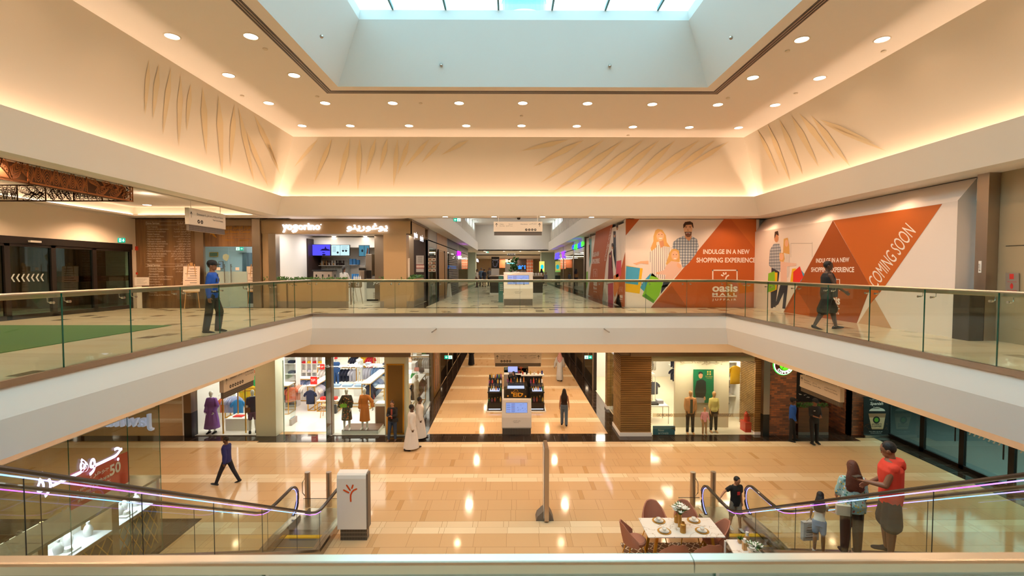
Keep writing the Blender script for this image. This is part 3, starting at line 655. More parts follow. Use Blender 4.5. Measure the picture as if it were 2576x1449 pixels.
one('napkin','folded white napkin standing behind the far left cup','napkin',lambda m:m.loft([[(3.52+x*.5,11.15+y,TZ+.03+z)for x,y,z in((-.05,0,0),(.05,0,0),(.0,0,.1))],[(3.52+x*.5,11.2+y,TZ+.03+z)for x,y,z in((-.05,0,0),(.05,0,0),(.0,0,.02))]],M_CHINA))
M_GV=mat('hammered gold vase','#b98d46',.35,.7,bump=(80,.5))
def vase(px,py,r,h,lb,slim=False):
 c=atZ(px,py,TZ);pf=[(0,0),(r,0),(r,h),(r*.8,h),(r*.8,.02)]if slim else[(0,0),(r,0),(r,h*.78),(r*.55,h*.86),(r*.55,h),(r*.45,h),(r*.4,h*.8)]
 one('gold_vase',lb,'vase',lambda m:m.lathe((c.x,c.y,TZ+.001),pf,M_GV,n=20,cap=False),smooth=True,group='gold vases on the dining table');return c
vase(1701,1314,.048,.20,'squat gold vase behind the tall one on the dining table');vc=vase(1710,1325,.042,.30,'tall slim gold vase holding the white lilies',True);vase(1718,1339,.065,.24,'short gold jar vase nearest the camera on the dining table')
M_LEAF=mat('green leaf','#3f6d2c',.6);M_PETAL=mat('white petal','#f3efe6',.6)
def bouquet(label,c,R,H,nf,nl,seed,fl=.05):
 rn=random.Random(seed);t=thing('flower_bouquet',label,'flowers',c);lv=MB();pt=MB();sm=MB();c=Vector(c)
 for i in range(nf+nl):
  a=rn.uniform(0,2*PI);k=rn.uniform(.15,1)**.7;tip=c+Vector((math.cos(a)*R*k,math.sin(a)*R*k,H*(1.05-.45*k)*rn.uniform(.8,1.1)));sm.tube([c,c+(tip-c)*.5+Vector((0,0,.02)),tip],.003,M_LEAF,n=4)
  if i<nf:
   for q in range(6):
    b=2*PI*q/6;d=Vector((math.cos(b),math.sin(b),.55));n=Vector((-math.sin(b),math.cos(b),0))*fl*.28;pt.face([tip,tip+d*fl*.5+n,tip+d*fl+Vector((0,0,-.004)),tip+d*fl*.5-n],M_PETAL)
  else:
   d=Vector((math.cos(a),math.sin(a),rn.uniform(.1,1.2))).normalized();n=d.cross(Vector((0,0,1))).normalized()*fl*.25;lv.face([tip-d*.04,tip+n,tip+d*fl*1.3,tip-n],M_LEAF)
 sm.build('stems',t);lv.build('leaves',t);pt.build('petals',t);return t
bouquet('bunch of white lilies in the tall gold vase on the dining table',(vc.x,vc.y,TZ+.26),.17,.26,20,34,3,.075)
KZ=.80
cA=[atZ(x,y,KZ)for x,y in((1826,1357),(1868,1357),(1908,1404),(1852,1404))]
t=thing('console_table','low white console table with candle holders right of the dining table','table',(cA[0].x+.2,cA[0].y-.3,0))
one('table_top',None,None,lambda m:m.prism([Vector((min(p.x,5.15),p.y,KZ-.03))for p in cA],(0,0,.03),M_MARB),parent=t)
for p in cA:one('leg',None,None,lambda m:m.box(min(p.x,5.14)-.03,min(p.x,5.14),p.y-.02,p.y+.02,0.014,KZ-.03,M_SHOPW),parent=t)
one('side_table','small white square side table with flowers at the bottom beside the console','side table',lambda m:(m.box(atZ(1880,1377,1.0).x,5.14,9.3,9.68,.96,1.0,M_SHOPW),m.box(atZ(1880,1377,1.0).x+.02,5.12,9.32,9.66,0,.96,M_SHOPW)))
c=atZ(1861,1366,KZ)
t=thing('potted_succulent','spiky green plant in a tan pot on the low white console','plant',(c.x,c.y,KZ))
one('pot',None,None,lambda m:m.lathe((c.x,c.y,KZ+.001),[(0,0),(.03,0),(.05,.05),(.035,.08)],M_WOODL,n=8),parent=t)
def _sp(m):
 for i in range(40):
  a=random.uniform(0,6.28);e=random.uniform(.4,1.4);d=Vector((math.cos(a)*math.cos(e),math.sin(a)*math.cos(e),math.sin(e)));n=d.orthogonal()*.008;b=Vector((c.x,c.y,KZ+.07));m.face([b-n,b+n,b+d*.12],M_LEAF)
one('leaves',None,None,_sp,parent=t)
for px,py,h in((1873,1383,.16),(1879,1364,.15)):
 c=atZ(px,py,KZ);t=thing('candle_holder','tan block candle holder with a cream candle, %s on the low console'%('front one' if py>1375 else 'rear one'),'candle',(c.x,c.y,KZ),group='candles on the low console')
 one('block',None,None,lambda m:m.box(c.x-.04,c.x+.04,c.y-.04,c.y+.04,KZ+.001,KZ+h,M_WOODL),parent=t);one('candle',None,None,lambda m:m.cyl((c.x,c.y,KZ+h),(c.x,c.y,KZ+.08+h),.032,M_CHINA,n=14),parent=t,smooth=True)
c=atZ(1922,1388,1.0);bouquet('white flowers with round green leaves on the small white side table',(min(c.x,5.0),c.y,1.0),.13,.16,9,30,5,.08)
def garment_mesh(kind,c,_c={}):
 k=(kind,c)
 if k in _c:return _c[k]
 m=MB();ma=mat('cloth '+c,c,.85,bump=(25,.25))
 W=.21;T=.035
 if kind=='shirt':
  prof=[(-.70,W,T*1.2),(-.45,W*.97,T*1.3),(-.2,W*1.0,T*1.2),(-.06,W*.95,T),(-.0,.07,T*.7)]
  sl=[(.17,-.05),(.30,-.16),(.35,-.30),(.26,-.34),(.20,-.2)]
 elif kind=='dress':
  prof=[(-1.15,.30,.05),(-.8,.25,.05),(-.42,.16,.04),(-.2,.19,.035),(-.05,.17,.03),(0,.06,.02)];sl=[(.15,-.04),(.24,-.12),(.26,-.22),(.2,-.24),(.17,-.16)]
 elif kind=='jacket':
  prof=[(-.66,.24,.06),(-.3,.24,.06),(-.06,.22,.05),(0,.08,.03)];sl=[(.2,-.05),(.28,-.2),(.31,-.62),(.23,-.64),(.2,-.25)]
 else:
  prof=[(-.95,.12,.04),(-.5,.14,.04),(-.05,.16,.03),(0,.15,.025)];sl=None
 n=10;m.loft([[(w*math.cos(a),t*math.sin(a)*(1+.25*math.sin(a*3+z*9)),z)for a in[2*PI*i/n for i in range(n)]]for z,w,t in prof],ma)
 if sl:
  for s in(-1,1):m.prism([(s*x,-.02,z)for x,z in sl],(0,.04,0),ma)
 m.tube([(-.17,0,-.07),(0,0,.01),(.17,0,-.07)],.006,M_DARK,n=4);m.tube([(0,0,.0),(0,0,.05),(.02,0,.07)],.004,M_DARK,n=4)
 bmesh.ops.recalc_face_normals(m.bm,faces=m.bm.faces);me=bpy.data.meshes.new('hanging_'+kind);m.bm.to_mesh(me);m.bm.free()
 for q in m.ms:me.materials.append(q)
 for p in me.polygons:p.use_smooth=True
 _c[k]=me;return me
def hang(kind,c,x,y,z,rz,label,group=None,s=1):
 o=bpy.data.objects.new({'shirt':'hanging_shirt','dress':'hanging_dress','jacket':'hanging_jacket','trousers':'hanging_trousers'}[kind],garment_mesh(kind,c));COL.objects.link(o)
 o.location=(x,y,z);o.rotation_euler=(0,0,rz);o.scale=(s,)*3;return tag(o,label,'clothing',group)
CN={'#aab4dc':'lilac blue','#1d2440':'navy','#c9c5d6':'pale grey','#e8e2dc':'white','#d9704a':'coral','#2f6fb0':'blue','#c8202c':'red','#e2b21e':'yellow','#2f9a52':'green','#222226':'black','#8a6a55':'brown',
  '#e0a890':'peach','#4a4f60':'slate grey','#7f9cc8':'sky blue','#b7a58a':'beige','#6d3a52':'plum','#1f86c9':'bright blue','#f0913a':'orange','#c8d230':'lime','#5d6b4a':'olive'}
def rail_of(kind,cols,p0,p1,n,rz,where,s=1,jit=.06):
 """n garments along a rail; neighbours of one colour share the label of their run"""
 p0=Vector(p0);p1=Vector(p1)
 for i in range(n):
  c=cols[i*len(cols)//n];p=p0.lerp(p1,(i+.5)/n);nm=kind if kind!='trousers' else 'trousers'
  hang(kind,c,p.x,p.y,p.z-.07,rz+random.uniform(-jit,jit),'%s %s hanging %s'%(CN[c],nm,where),'%s %s %s'%(CN[c],nm,where),s)
def frame_rack(label,x0,x1,y0,y1,h,top=True,z=0,mid=None):
 t=thing('clothes_rack',label,'clothes rack',((x0+x1)/2,(y0+y1)/2,z));r=.018;m=MB()
 for x in(x0,x1):
  for y in(y0,y1):m.box(x-r,x+r,y-r,y+r,z,z+h,M_GOLD)
 for zz in(z+h-.02,z+.03):
  for y in(y0,y1):m.box(x0,x1,y-r,y+r,zz-r,zz+r,M_GOLD)
  for x in(x0,x1):m.box(x-r,x+r,y0,y1,zz-r,zz+r,M_GOLD)
 m.build('frame',t)
 m=MB()
 if x1-x0>y1-y0:m.cyl((x0,(y0+y1)/2,z+h-.1),(x1,(y0+y1)/2,z+h-.1),.012,M_GOLD,n=8)
 else:m.cyl(((x0+x1)/2,y0,z+h-.1),((x0+x1)/2,y1,z+h-.1),.012,M_GOLD,n=8)
 m.build('rail',t)
 if top:one('shelf_top',None,None,lambda m:m.box(x0-.02,x1+.02,y0-.02,y1+.02,z+h,z+h+.035,M_SHOPW),parent=t)
 if mid:one('shelf',None,None,lambda m:m.box(x0,x1,y0,y1,z+mid,z+mid+.025,M_SHOPW),parent=t)
 return t
def folded(x,y,z,c,n,where,w=.28,d=.34,h=.035):
 for i in range(n):
  ma=mat('cloth '+c,c,.85,bump=(25,.25));one('folded_garment','%s folded garment in the stack %s'%(CN[c],where),'clothing',lambda m:m.box(x-w/2,x+w/2,y-d/2,y+d/2,z+i*(h+.001)+.002,z+i*(h+.001)+h,ma),'%s folded stack %s'%(CN[c],where),bevel=.012)
def plinth(label,x0,x1,y0,y1,h,z=0,ma=None,front=None):
 return one('display_plinth',label,'plinth',lambda m:(m.box(x0,x1,y0,y1,z,z+h,ma or M_SHOPW),m.box(x0+.04,x1-.04,y0-.004,y0,z+.04,z+h-.05,front)if front else None))
def handbag(label,x,y,z,c,w=.28,h=.2,d=.1,rz=0,name='handbag'):
 ma=mat('leather '+c,c,.4);t=thing(name,label,'bag',(x,y,z),rz)
 m=MB();m.loft([[(sx*a,sy*b,zz)for sx,sy in((-1,-1),(-.9,-1.05),(.9,-1.05),(1,-1),(1,1),(-1,1))]for zz,a,b in((0,w/2,d/2),(h*.6,w/2*.97,d/2*.9),(h,w/2*.8,d/2*.5))],ma);m.build('body',t,world=False)
 m=MB();m.tube([(-w*.3,0,h),(-w*.25,0,h*1.4),(0,0,h*1.6),(w*.25,0,h*1.4),(w*.3,0,h)],.008,ma,n=6);m.build('handle',t,world=False);return t
def hanging_sign(c0,c1,c2,c3,N,label,rows,icons,icon_u=None,rods=None):
 """two-sided hanging direction sign: corners lower-left,lower-right,upper-right,upper-left of the white face"""
 c0,c1,c2,c3=map(Vector,(c0,c1,c2,c3));N=Vector(N);U=(c1-c0);V=(c3-c0);W=U.length;H=V.length;U.normalize();V.normalize()
 t=thing('direction_sign',label,'sign',(c0+c1)/2);m=MB();m.prism([c0-N*.12,c1-N*.12,c2-N*.12,c3-N*.12],N*.12,mat('sign face','#e0d5c6',.4));I=mat('sign ink','#2a2420',.6)
 for b,u,v,w,h in rows:
  if b=='^':
   o=c0+U*W*u+V*H*v;m.face([o+U*W*w*.42+N*.003,o+U*W*w*.58+N*.003,o+U*W*w*.58+V*H*h+N*.003,o+U*W*w*.42+V*H*h+N*.003],I)
   for s in(-1,1):m.face([o+U*W*w*.5+V*H*h+N*.0035,o+U*W*(w*.5+s*w*.5)+V*H*h*.62+N*.0035,o+U*W*(w*.5+s*w*.4)+V*H*h*.5+N*.0035,o+U*W*w*.5+V*H*h*.82+N*.0035],I)
  else:m.text(b,c0+U*W*u+V*H*v,W*w,H*h,I,vec=(U,V,N))
 for i in range(icons[0]if icons else 0):
  r=H*icons[3];o=c0+U*(W*icons[1]+i*r*2.5)+V*H*icons[2];m.face([o+U*r*math.cos(a)+V*r*math.sin(a)+N*.003 for a in[2*PI*k/16 for k in range(16)]],I)
  q=([(-.4,-.4),(-.1,-.4),(.4,.2),(.4,.45),(.1,.45),(-.4,-.1)],[(-.2,-.5),(.2,-.5),(.25,.1),(0,.5),(-.25,.1)],[(-.35,-.35),(.35,-.35),(.35,.1),(.1,.1),(.1,.4),(-.35,.4)],[(-.4,-.3),(-.05,-.3),(-.05,.3),(.05,.3),(.05,-.3),(.4,-.3),(.4,.4),(-.4,.4)])[i%4]
  m.face([o+U*r*a+V*r*b+N*.005 for a,b in q],mat('sign face','#e0d5c6',.4))
 m.build('panel',t)
 m=MB();h2=H*.36;a=c0+U*.02;b=c1-U*.02;D=-N*.1;m.prism([a+D,b+D,b+D-V*h2,a+D-V*h2],N*.08,M_GRILL);nx=46
 for i in range(nx):
  for j in range(3):o=a+U*(b-a).length*(i+.25)/nx-V*h2*(.15+.29*j)-N*.018;m.face([o,o+U*(b-a).length*.5/nx,o+U*(b-a).length*.5/nx-V*h2*.16,o-V*h2*.16],M_BLACK)
 m.build('grille',t)
 if rods:
  for u in(.1,.9):one('rod',None,None,lambda m:m.cyl(c3+U*W*u-N*.06,c3+U*W*u-N*.06+Vector((0,0,rods)),.008,M_SHOPW,n=6),parent=t)
 return t
def exit_sign(x,y,z,w,d,label,rod=.25):
 t=thing('exit_sign',label,'sign',(x,y,z));g=emis('exit green','#18b28e',1.3);wh=emis('exit white','#e6fff6',1.6);h=w*.45
 def f(m):
  m.box(x-w/2,x+w/2,y,y+.03,z,z+h,mat('exit casing','#dfe8e2',.4));m.face([(x-w/2,y-.002,z),(x+w/2,y-.002,z),(x+w/2,y-.002,z+h),(x-w/2,y-.002,z+h)],g)
  k=-d;a=x+k*w*.0;m.face([(x-w*.48 if d>0 else x+.02*w,y-.003,z+h*.05),(x-.02*w if d>0 else x+w*.48,y-.003,z+h*.05),(x-.02*w if d>0 else x+w*.48,y-.003,z+h*.95),(x-w*.48 if d>0 else x+.02*w,y-.003,z+h*.95)],wh)
  c=x-.25*w*d;m.ball((c+.04*w,y-.006,z+h*.78),h*.09,g,8);m.face([(c-.08*w,y-.005,z+h*.3),(c+.02*w,y-.005,z+h*.3),(c+.07*w,y-.005,z+h*.68),(c-.03*w,y-.005,z+h*.68)],g)
  m.face([(c-.1*w,y-.005,z+h*.1),(c-.05*w,y-.005,z+h*.1),(c+.02*w,y-.005,z+h*.4),(c-.04*w,y-.005,z+h*.4)],g);m.face([(c+.04*w,y-.005,z+h*.12),(c+.1*w,y-.005,z+h*.12),(c+.03*w,y-.005,z+h*.4),(c-.02*w,y-.005,z+h*.4)],g)
  b=x+.24*w*d;m.face([(b-d*.16*w,y-.004,z+h*.44),(b+d*.05*w,y-.004,z+h*.44),(b+d*.05*w,y-.004,z+h*.56),(b-d*.16*w,y-.004,z+h*.56)],wh)
  m.face([(b+d*.17*w,y-.004,z+h*.5),(b+d*.0*w,y-.004,z+h*.82),(b+d*.0*w,y-.004,z+h*.66),(b+d*.08*w,y-.004,z+h*.5),(b,y-.004,z+h*.34),(b,y-.004,z+h*.18)],wh)
 one('panel',None,None,f,parent=t)
 if rod:one('rod',None,None,lambda m:m.cyl((x,y+.015,z+h),(x,y+.015,z+h+rod),.008,M_SHOPW,n=6),parent=t)
PF=('y',YB)
# ================================================================ LOWER LEFT: fashion shop
FX0,FX1=-13.05,-4.02
def _shell(m):
 m.box(FX0-.3,FX0,19.35,36,0,LC,M_SHOPW);m.box(FX0-.3,FX1,36,36.2,0,LC,M_SHOPW);m.box(FX0,FX1+.05,19.3,36,LC-.35,LC-.3,M_SHOPW);m.box(FX1-.1,FX1,24.4,36,0,LC,M_DARK)
struct('wall_shop_left',_shell)
struct('floor_shop_left',lambda m:(m.box(FX0,-10.3,YB-.02,36,0,.012,M_SHOPF),m.box(-10.3,-7.35,19.75,36,0,.012,M_SHOPF),m.box(-7.35,FX1-.02,YB-.02,36,0,.012,M_SHOPF)))
for x in(-11.5,-8.5,-5.6):
 for y in(21.5,25.5,29.5,33.5):lamp('AREA',(x,y,LC-.37),72,(1,.93,.84),2.4,sy=2.4)
for x0 in(-11.6,-8.6,-6.2):lamp('AREA',(x0,19.6,LC-.4),30,(1,.93,.84),.9,sy=.25)  # unseen strips added to brighten the dress window mannequins
for x0 in(6.0,7.6,9.2):lamp('AREA',(x0,19.55,LC-.82),34,(1,.85,.64),.9,sy=.2)  # unseen strips added to brighten the menswear window display
GRN=mat('sage column','#c9cbb0',.35)
one('shop_column','pale green square column between the two shop windows on the lower left','column',lambda m:m.box(atZ(648,1096,0).x,atZ(698,1096,0).x,19.2,19.95,.012,LC-.3,GRN))
one('shop_column','dark column with black foot at the left end of the lower left shop','column',lambda m:(m.box(-13.12,-12.82,19.1,19.5,.0,1.0,M_BLACK),m.box(-13.12,-12.82,19.1,19.5,1.0,LC-.3,M_BRONZE)))
one('shop_column','slim bronze post between the open entrance and the dress window','column',lambda m:m.box(atZ(826,1090,0).x,atZ(841,1090,0).x,19.35,19.6,.012,LC-.3,M_GOLD if False else M_BRONZE))
t=thing('shop_column','pale green corner column with a gold framed dark panel behind the standing woman','column',(-4.75,19.4,0))
one('column',None,None,lambda m:m.box(atZ(969,1097,0).x,atZ(1022,1097,0).x,19.22,19.8,.006,LC-.35,GRN),parent=t)
def _gp(m):
 prect(m,(972,915,1017,1093),('y',19.215),M_GOLD,.0,.015);prect(m,(975,919,1013,1089),('y',19.2),mat('dark gold panel','#7d6338',.35,.6),.0,.006)
one('framed_panel',None,None,_gp,parent=t)
one('shop_fascia','bronze header band over the lower left shop windows','fascia',lambda m:m.box(FX0-.3,FX1+.02,19.15,19.3,3.25,LC-.3,M_BRONZE))
for i,(a,b)in enumerate(((492,645),(835,969))):
 xa,xb=atZ(a,1098,0).x,atZ(b,1098,0).x
 one('shop_window_pane','clear shop window pane in front of the %s'%('purple dress mannequin' if i==0 else 'floral and orange dresses'),'window',lambda m:(m.box(xa,xb,19.27,19.282,.015,3.25,M_GL),m.box(xa,xb,19.26,19.3,.006,.03,M_STEEL)))
one('shop_door_leaf','open glass door leaf at the left side of the shop entrance','door',lambda m:(m.box(atZ(712,1110,0).x,atZ(712,1110,0).x+.012,18.75,19.75,.02,3.2,M_GL),m.box(atZ(712,1110,0).x-.003,atZ(712,1110,0).x+.015,18.74,18.755,.02,3.2,M_GLE)))
one('shop_door_leaf','glass screen leaf in front of the bronze post at the shop entrance','door',lambda m:(m.box(atZ(818,1110,0).x,atZ(818,1110,0).x+.012,18.8,19.3,.02,3.2,M_GL),m.box(atZ(818,1110,0).x-.003,atZ(818,1110,0).x+.015,18.79,18.8,.02,3.2,M_GLE)))
one('shop_window_pane','tall glass pane round the corner of the lower left shop along the corridor','window',lambda m:(m.box(-4.0,-3.985,19.4,24.3,.02,3.4,M_GL),m.box(-4.02,-3.97,19.35,24.3,.0,.03,M_STEEL)))
def _sg(m):
 z0=atY(818,922,19.7).z;x0=atY(818,922,19.7).x;x1=atY(967,922,19.7).x;W=x1-x0;E=emis('white neon','#fff4e4',5)
 m.text('ريـــــفا',(x0,19.7,z0-.04),W*.30,.16,E,bold=.02);m.text('بولــو كلوب',(x0+W*.36,19.7,z0-.04),W*.27,.16,E,bold=.02);m.text('سبورتس كلوب',(x0+W*.68,19.7,z0-.04),W*.30,.16,E,bold=.02)
 c=Vector((x0+W*.535,19.69,z0+.14))
 for k in range(5):m.ball(c+Vector((random.uniform(-.09,.09),0,random.uniform(-.12,.12))),.06,E,8,(1,.2,1))
 m.box(x0,x1,19.72,19.73,z0-.06,z0-.05,M_CHROME)
one('lit_shop_sign','glowing white Arabic lettering hung inside the dress shop window','sign',_sg)
for px,py in((738,1066),(750,1066)):
 p=atZ(px,py,.01)
 if px==738:one('security_gate','clear security antenna panel standing in the dress shop entrance','security gate',lambda m:(m.box(p.x-.01,p.x+.01,p.y-.25,p.y+.25,.15,1.5,M_GL),m.box(p.x-.05,p.x+.05,p.y-.28,p.y+.28,.0,.28,mat('gate base','#9a8a80',.4)),m.box(p.x-.055,p.x-.05,p.y-.2,p.y+.2,.05,.3,mat('gate blue','#6fb0e8',.4,emit='#6fb0e8',es=.5))))
def RX(px,py,z=0):p=atZ(px,py,z);return p.x,p.y
x,y=RX(737,1006);x1=RX(797,1006)[0]
frame_rack('gold framed rack with white top holding lilac shirts',x,x1,y-.25,y+.25,1.15);rail_of('shirt',['#aab4dc','#c9c5d6','#aab4dc','#7f9cc8','#aab4dc'],(x+.05,y,1.08),(x+1.0,y,1.08),12,PI/2-.25,'on the left gold rack')
x,y=RX(775,1034);x1=RX(792,1034)[0]
frame_rack('narrow gold framed rack with a navy polo shirt facing the entrance',x,x1,y,y+2.4,1.2);hang('shirt','#1d2440',(x+x1)/2-.02,y-.06,1.02,0,'navy polo shirt facing forward on the end of the narrow gold rack',None,.95)
rail_of('shirt',['#e8e2dc','#c9c5d6','#4a4f60','#7f9cc8','#c9c5d6'],((x+x1)/2,y+.2,1.12),((x+x1)/2,y+2.3,1.12),14,.1,'behind the navy polo')
one('sale_card','red sale card with white writing standing on the narrow gold rack','sign',lambda m:(m.box(x+.05,x+.37,y+.2,y+.22,1.24,1.62,mat('sale red','#d8261c',.5)),m.text('SP.',(x+.09,y+.2,1.38),.24,.12,M_SHOPW)))
one('sale_card','small red sale card on the rack by the back shelves','sign',lambda m:(m.box(-10.6,-10.35,26.6,26.62,1.2,1.5,mat('sale red','#d8261c',.5)),m.text('SP',(-10.56,26.6,1.3),.16,.1,M_SHOPW)))
x,y=RX(712,1040);frame_rack('gold rack cut off by the left edge of the shop entrance',x-.9,x+.35,y-.2,y+.5,1.35);rail_of('shirt',['#222226','#1d2440','#2f6fb0','#1d2440','#d9704a'],(x-.75,y+.1,1.25),(x+.35,y+.3,1.25),10,PI/2-.5,'on the far left rack')
rail_of('shirt',['#e0a890','#e8e2dc'],(x+.3,y+.9,1.2),(x+.8,y+.9,1.2),4,PI/2-.6,'beside the lilac shirts')
x,y=RX(798,1036);x1=RX(862,1036)[0]
frame_rack('low gold framed bench table with red boxes',x,x+1.0,y,y+.55,.5,True);frame_rack('long gold framed display table behind the bronze post',x+.15,x+3.0,y+.75,y+1.35,.95,True,mid=.35)
for i in range(4):one('gift_box','red gift box on the low gold bench','box',lambda m:m.box(x+.1+i*.2,x+.27+i*.2,y+.1,y+.35,.54,.66,mat('sale red','#d8261c',.5)),'red gift boxes on the bench')
for i in range(4):one('wire_basket','pale blue tray on the long gold display table','tray',lambda m:m.box(x+.3+i*.6,x+.75+i*.6,y+.85,y+1.2,.99,1.07,mat('tray blue','#9fb8d8',.5)),'pale blue trays on the long table')
handbag('red vest shaped bag on the lower shelf of the long display table',x+2.35,y+.8,.39,'#c8202c',.3,.28);handbag('dark rucksack standing beside the wooden stool',x+.85,y-.25,.012,'#2c2c30',.35,.4,.2)
x,y=RX(812,1050)
t=thing('wooden_stool','light wooden stool at the shop entrance','stool',(x+.15,y,0))
one('seat',None,None,lambda m:m.box(x-.05,x+.35,y-.15,y+.2,.55,.58,M_WOODL),parent=t)
for a in(0,1):
 for b in(0,1):one('leg',None,None,lambda m:m.cyl((x+.0+a*.3,y-.1+b*.25,.55),(x-.06+a*.42,y-.14+b*.32,.012),.018,M_WOODL,n=6),parent=t)
x,y=RX(880,1040);frame_rack('gold rack behind the floral dress with pale blue shirts',-7.15,-6.75,23.0,26.2,1.25)
rail_of('shirt',['#1d2440','#7f9cc8','#aab4dc','#e8e2dc','#2f6fb0'],(-6.85,23.1,1.18),(-6.95,26.0,1.18),14,.25,'behind the two dresses')
frame_rack('tall gold rack at the right side of the dress window',-5.4,-4.9,21.4,22.2,1.5);rail_of('dress',['#e8e2dc','#b7a58a','#6d3a52'],(-5.2,21.5,1.4),(-5.1,22.1,1.4),5,.1,'on the tall right rack',.95)
frame_rack('gold rack close to the pale green corner column',-4.85,-4.35,22.6,24.6,1.35);rail_of('shirt',['#222226','#6d3a52','#1d2440'],(-4.6,22.7,1.27),(-4.6,24.5,1.27),9,.1,'by the corner column')
for i,(rx,ry,L,cols,w)in enumerate(((-10.9,27.2,2.2,['#e8e2dc','#222226','#1d2440','#c9c5d6'],'in the second row left'),(-8.6,27.6,1.8,['#c9c5d6','#7f9cc8','#4a4f60'],'in the second row middle'),(-7.9,30.3,1.6,['#c8202c','#d9704a','#1d2440'],'in the third row'),
  (-6.2,30.6,1.8,['#b7a58a','#e8e2dc','#4a4f60'],'in the third row right'),(-10.4,31.0,1.6,['#1d2440','#e2b21e','#c8202c'],'before the back shelves'),(-6.5,33.8,2.3,['#2f9a52','#222226','#1d2440','#4a4f60'],'along the back wall right'),(-9.4,34.0,2.4,['#e2b21e','#1f86c9','#d9704a','#1d2440'],'along the back wall left'))):
 frame_rack('gold clothes rack %s of the lower left shop'%w,rx,rx+L,ry-.2,ry+.25,1.25 if i<5 else 1.5);rail_of('shirt' if i%2==0 else 'jacket',cols,(rx+.05,ry,1.16 if i<5 else 1.4),(rx+L-.05,ry,1.16 if i<5 else 1.4),11,PI/2-.4,w)
 folded(rx+.4,ry,1.29 if i<5 else 1.54,cols[0],3,w+' rack top');folded(rx+L-.4,ry,1.29 if i<5 else 1.54,cols[-1],2,w+' rack top')
def shelf_unit(label,x0,x1,y,h,nx,nz,where,cs):
 t=thing('shelf_unit',label,'shelf',((x0+x1)/2,y,0));d=.4
 one('cabinet',None,None,lambda m:(m.box(x0,x1,y+d-.02,y+d,0.012,h,M_SHOPW),[m.box(x0+(x1-x0)*i/nx-.02,x0+(x1-x0)*i/nx+.02,y,y+d,.012,h,M_SHOPW)for i in range(nx+1)]),parent=t)
 for j in range(nz+1):one('shelf',None,None,lambda m:m.box(x0,x1,y,y+d,.05+(h-.07)*j/nz,.07+(h-.07)*j/nz,M_SHOPW),parent=t)
 for i in range(nx):
  for j in range(nz):
   c=cs[(i*3+j*2)%len(cs)];cx=x0+(x1-x0)*(i+.5)/nx;folded(cx,y+d/2,.07+(h-.07)*j/nz,c,3,where,min(.3,(x1-x0)/nx*.7),.28,.04)
shelf_unit('white shelf wall with folded shirts at the back left of the shop',-12.6,-11.3,28.7,3.2,4,6,'on the back left shelves',['#2f6fb0','#e2b21e','#e8e2dc','#1d2440','#c8202c','#c9c5d6'])
shelf_unit('white shelf column with caps behind the glowing edge',-11.08,-10.5,23.4,3.2,1,6,'on the left shelf column',['#4a4f60','#8a6a55','#1d2440'])
one('led_edge_light','bright vertical light strip at the left of the shop entrance','light strip',lambda m:m.box(-11.14,-11.1,23.36,23.38,.3,3.2,emis('shop led','#ffffff',5)))
for lb,a in(('long white display block with bags in the middle right of the shop',(-6.9,-5.2,27.4,28.6,.75)),('raised white block behind the long display block',(-6.6,-5.7,28.8,29.6,1.1)),('white display block in front holding the green bag',(-5.5,-4.7,26.2,27.2,.6)),('brown fronted low block under the long display block',(-6.3,-5.5,26.7,27.3,.45))):
 plinth(lb,a[0],a[1],a[2],a[3],a[4],.012,front=mat('plinth brown','#6e4b35',.5)if 'brown' in lb else None)
handbag('green tote bag on the white block',-5.35,26.8,.615,'#1e9a4a',.42,.32,.16);handbag('pink handbag on the long white block',-5.5,28.2,.765,'#e28a80',.3,.22);handbag('black handbag on the long white block',-5.15,27.9,.765,'#4a4648',.3,.26);handbag('small red bag by the white bust',-6.75,27.7,.765,'#d63a2c',.16,.3);handbag('cream handbag on the raised white block',-6.1,29.1,1.115,'#e8b9a0',.25,.2)
one('display_platform','brown topped white platform carrying the two dressed mannequins','platform',lambda m:(m.box(-6.89,-5.4,19.42,20.3,.012,.16,M_SHOPW),m.box(-6.89,-5.4,19.42,20.3,.16,.18,mat('plinth brown','#7d5138',.5))))
one('display_plinth','white framed brown plinth at the right of the dress window','plinth',lambda m:(m.box(-5.78,-5.2,20.35,20.85,.012,1.02,M_SHOPW),m.box(-5.74,-5.3,20.34,20.35,.05,.9,mat('plinth brown','#6a4834',.5))))
x,y=RX(556,1095)
one('gold_stand','thin gold display frame in the purple dress window','display stand',lambda m:(m.box(x-.02,x+.02,19.5,19.54,.012,3.0,M_GOLD),m.box(x-.02,x+.02,20.6,20.64,.012,3.0,M_GOLD),m.box(atZ(618,1090,0).x-.02,atZ(618,1090,0).x+.02,19.6,19.64,.012,2.4,M_GOLD),m.box(x,atZ(618,1090,0).x,20.6,20.64,2.2,2.24,M_GOLD),m.box(x-.02,x+.02,19.5,20.6,2.2,2.24,M_GOLD)))
plinth('white block with shoes in the purple dress window',RX(560,1085)[0]+.1,RX(625,1085)[0],19.9,20.7,.5,.012)
one('shoe_box','dark box on the white block in the purple dress window','box',lambda m:m.box(-11.2,-10.8,20.3,20.6,.513,.6,M_DARK));one('folded_scarf','red folded scarf on the white block','scarf',lambda m:m.box(-11.75,-11.35,20.1,20.4,.513,.545,mat('sale red','#d8261c',.5)),bevel=.01)
frame_rack('gold rack with bright shirts behind the purple dress window',-12.95,-11.7,21.6,22.0,1.3,False)
rail_of('shirt',['#e8e2dc','#d9704a','#c9c5d6','#aab4dc'],(-12.95,21.1,1.22),(-12.15,21.1,1.22),9,PI/2-.7,'in the purple dress window');hang('shirt','#1f86c9',-11.98,20.95,1.04,.05,'bright blue polo shirt facing forward in the purple dress window',None,1.05)
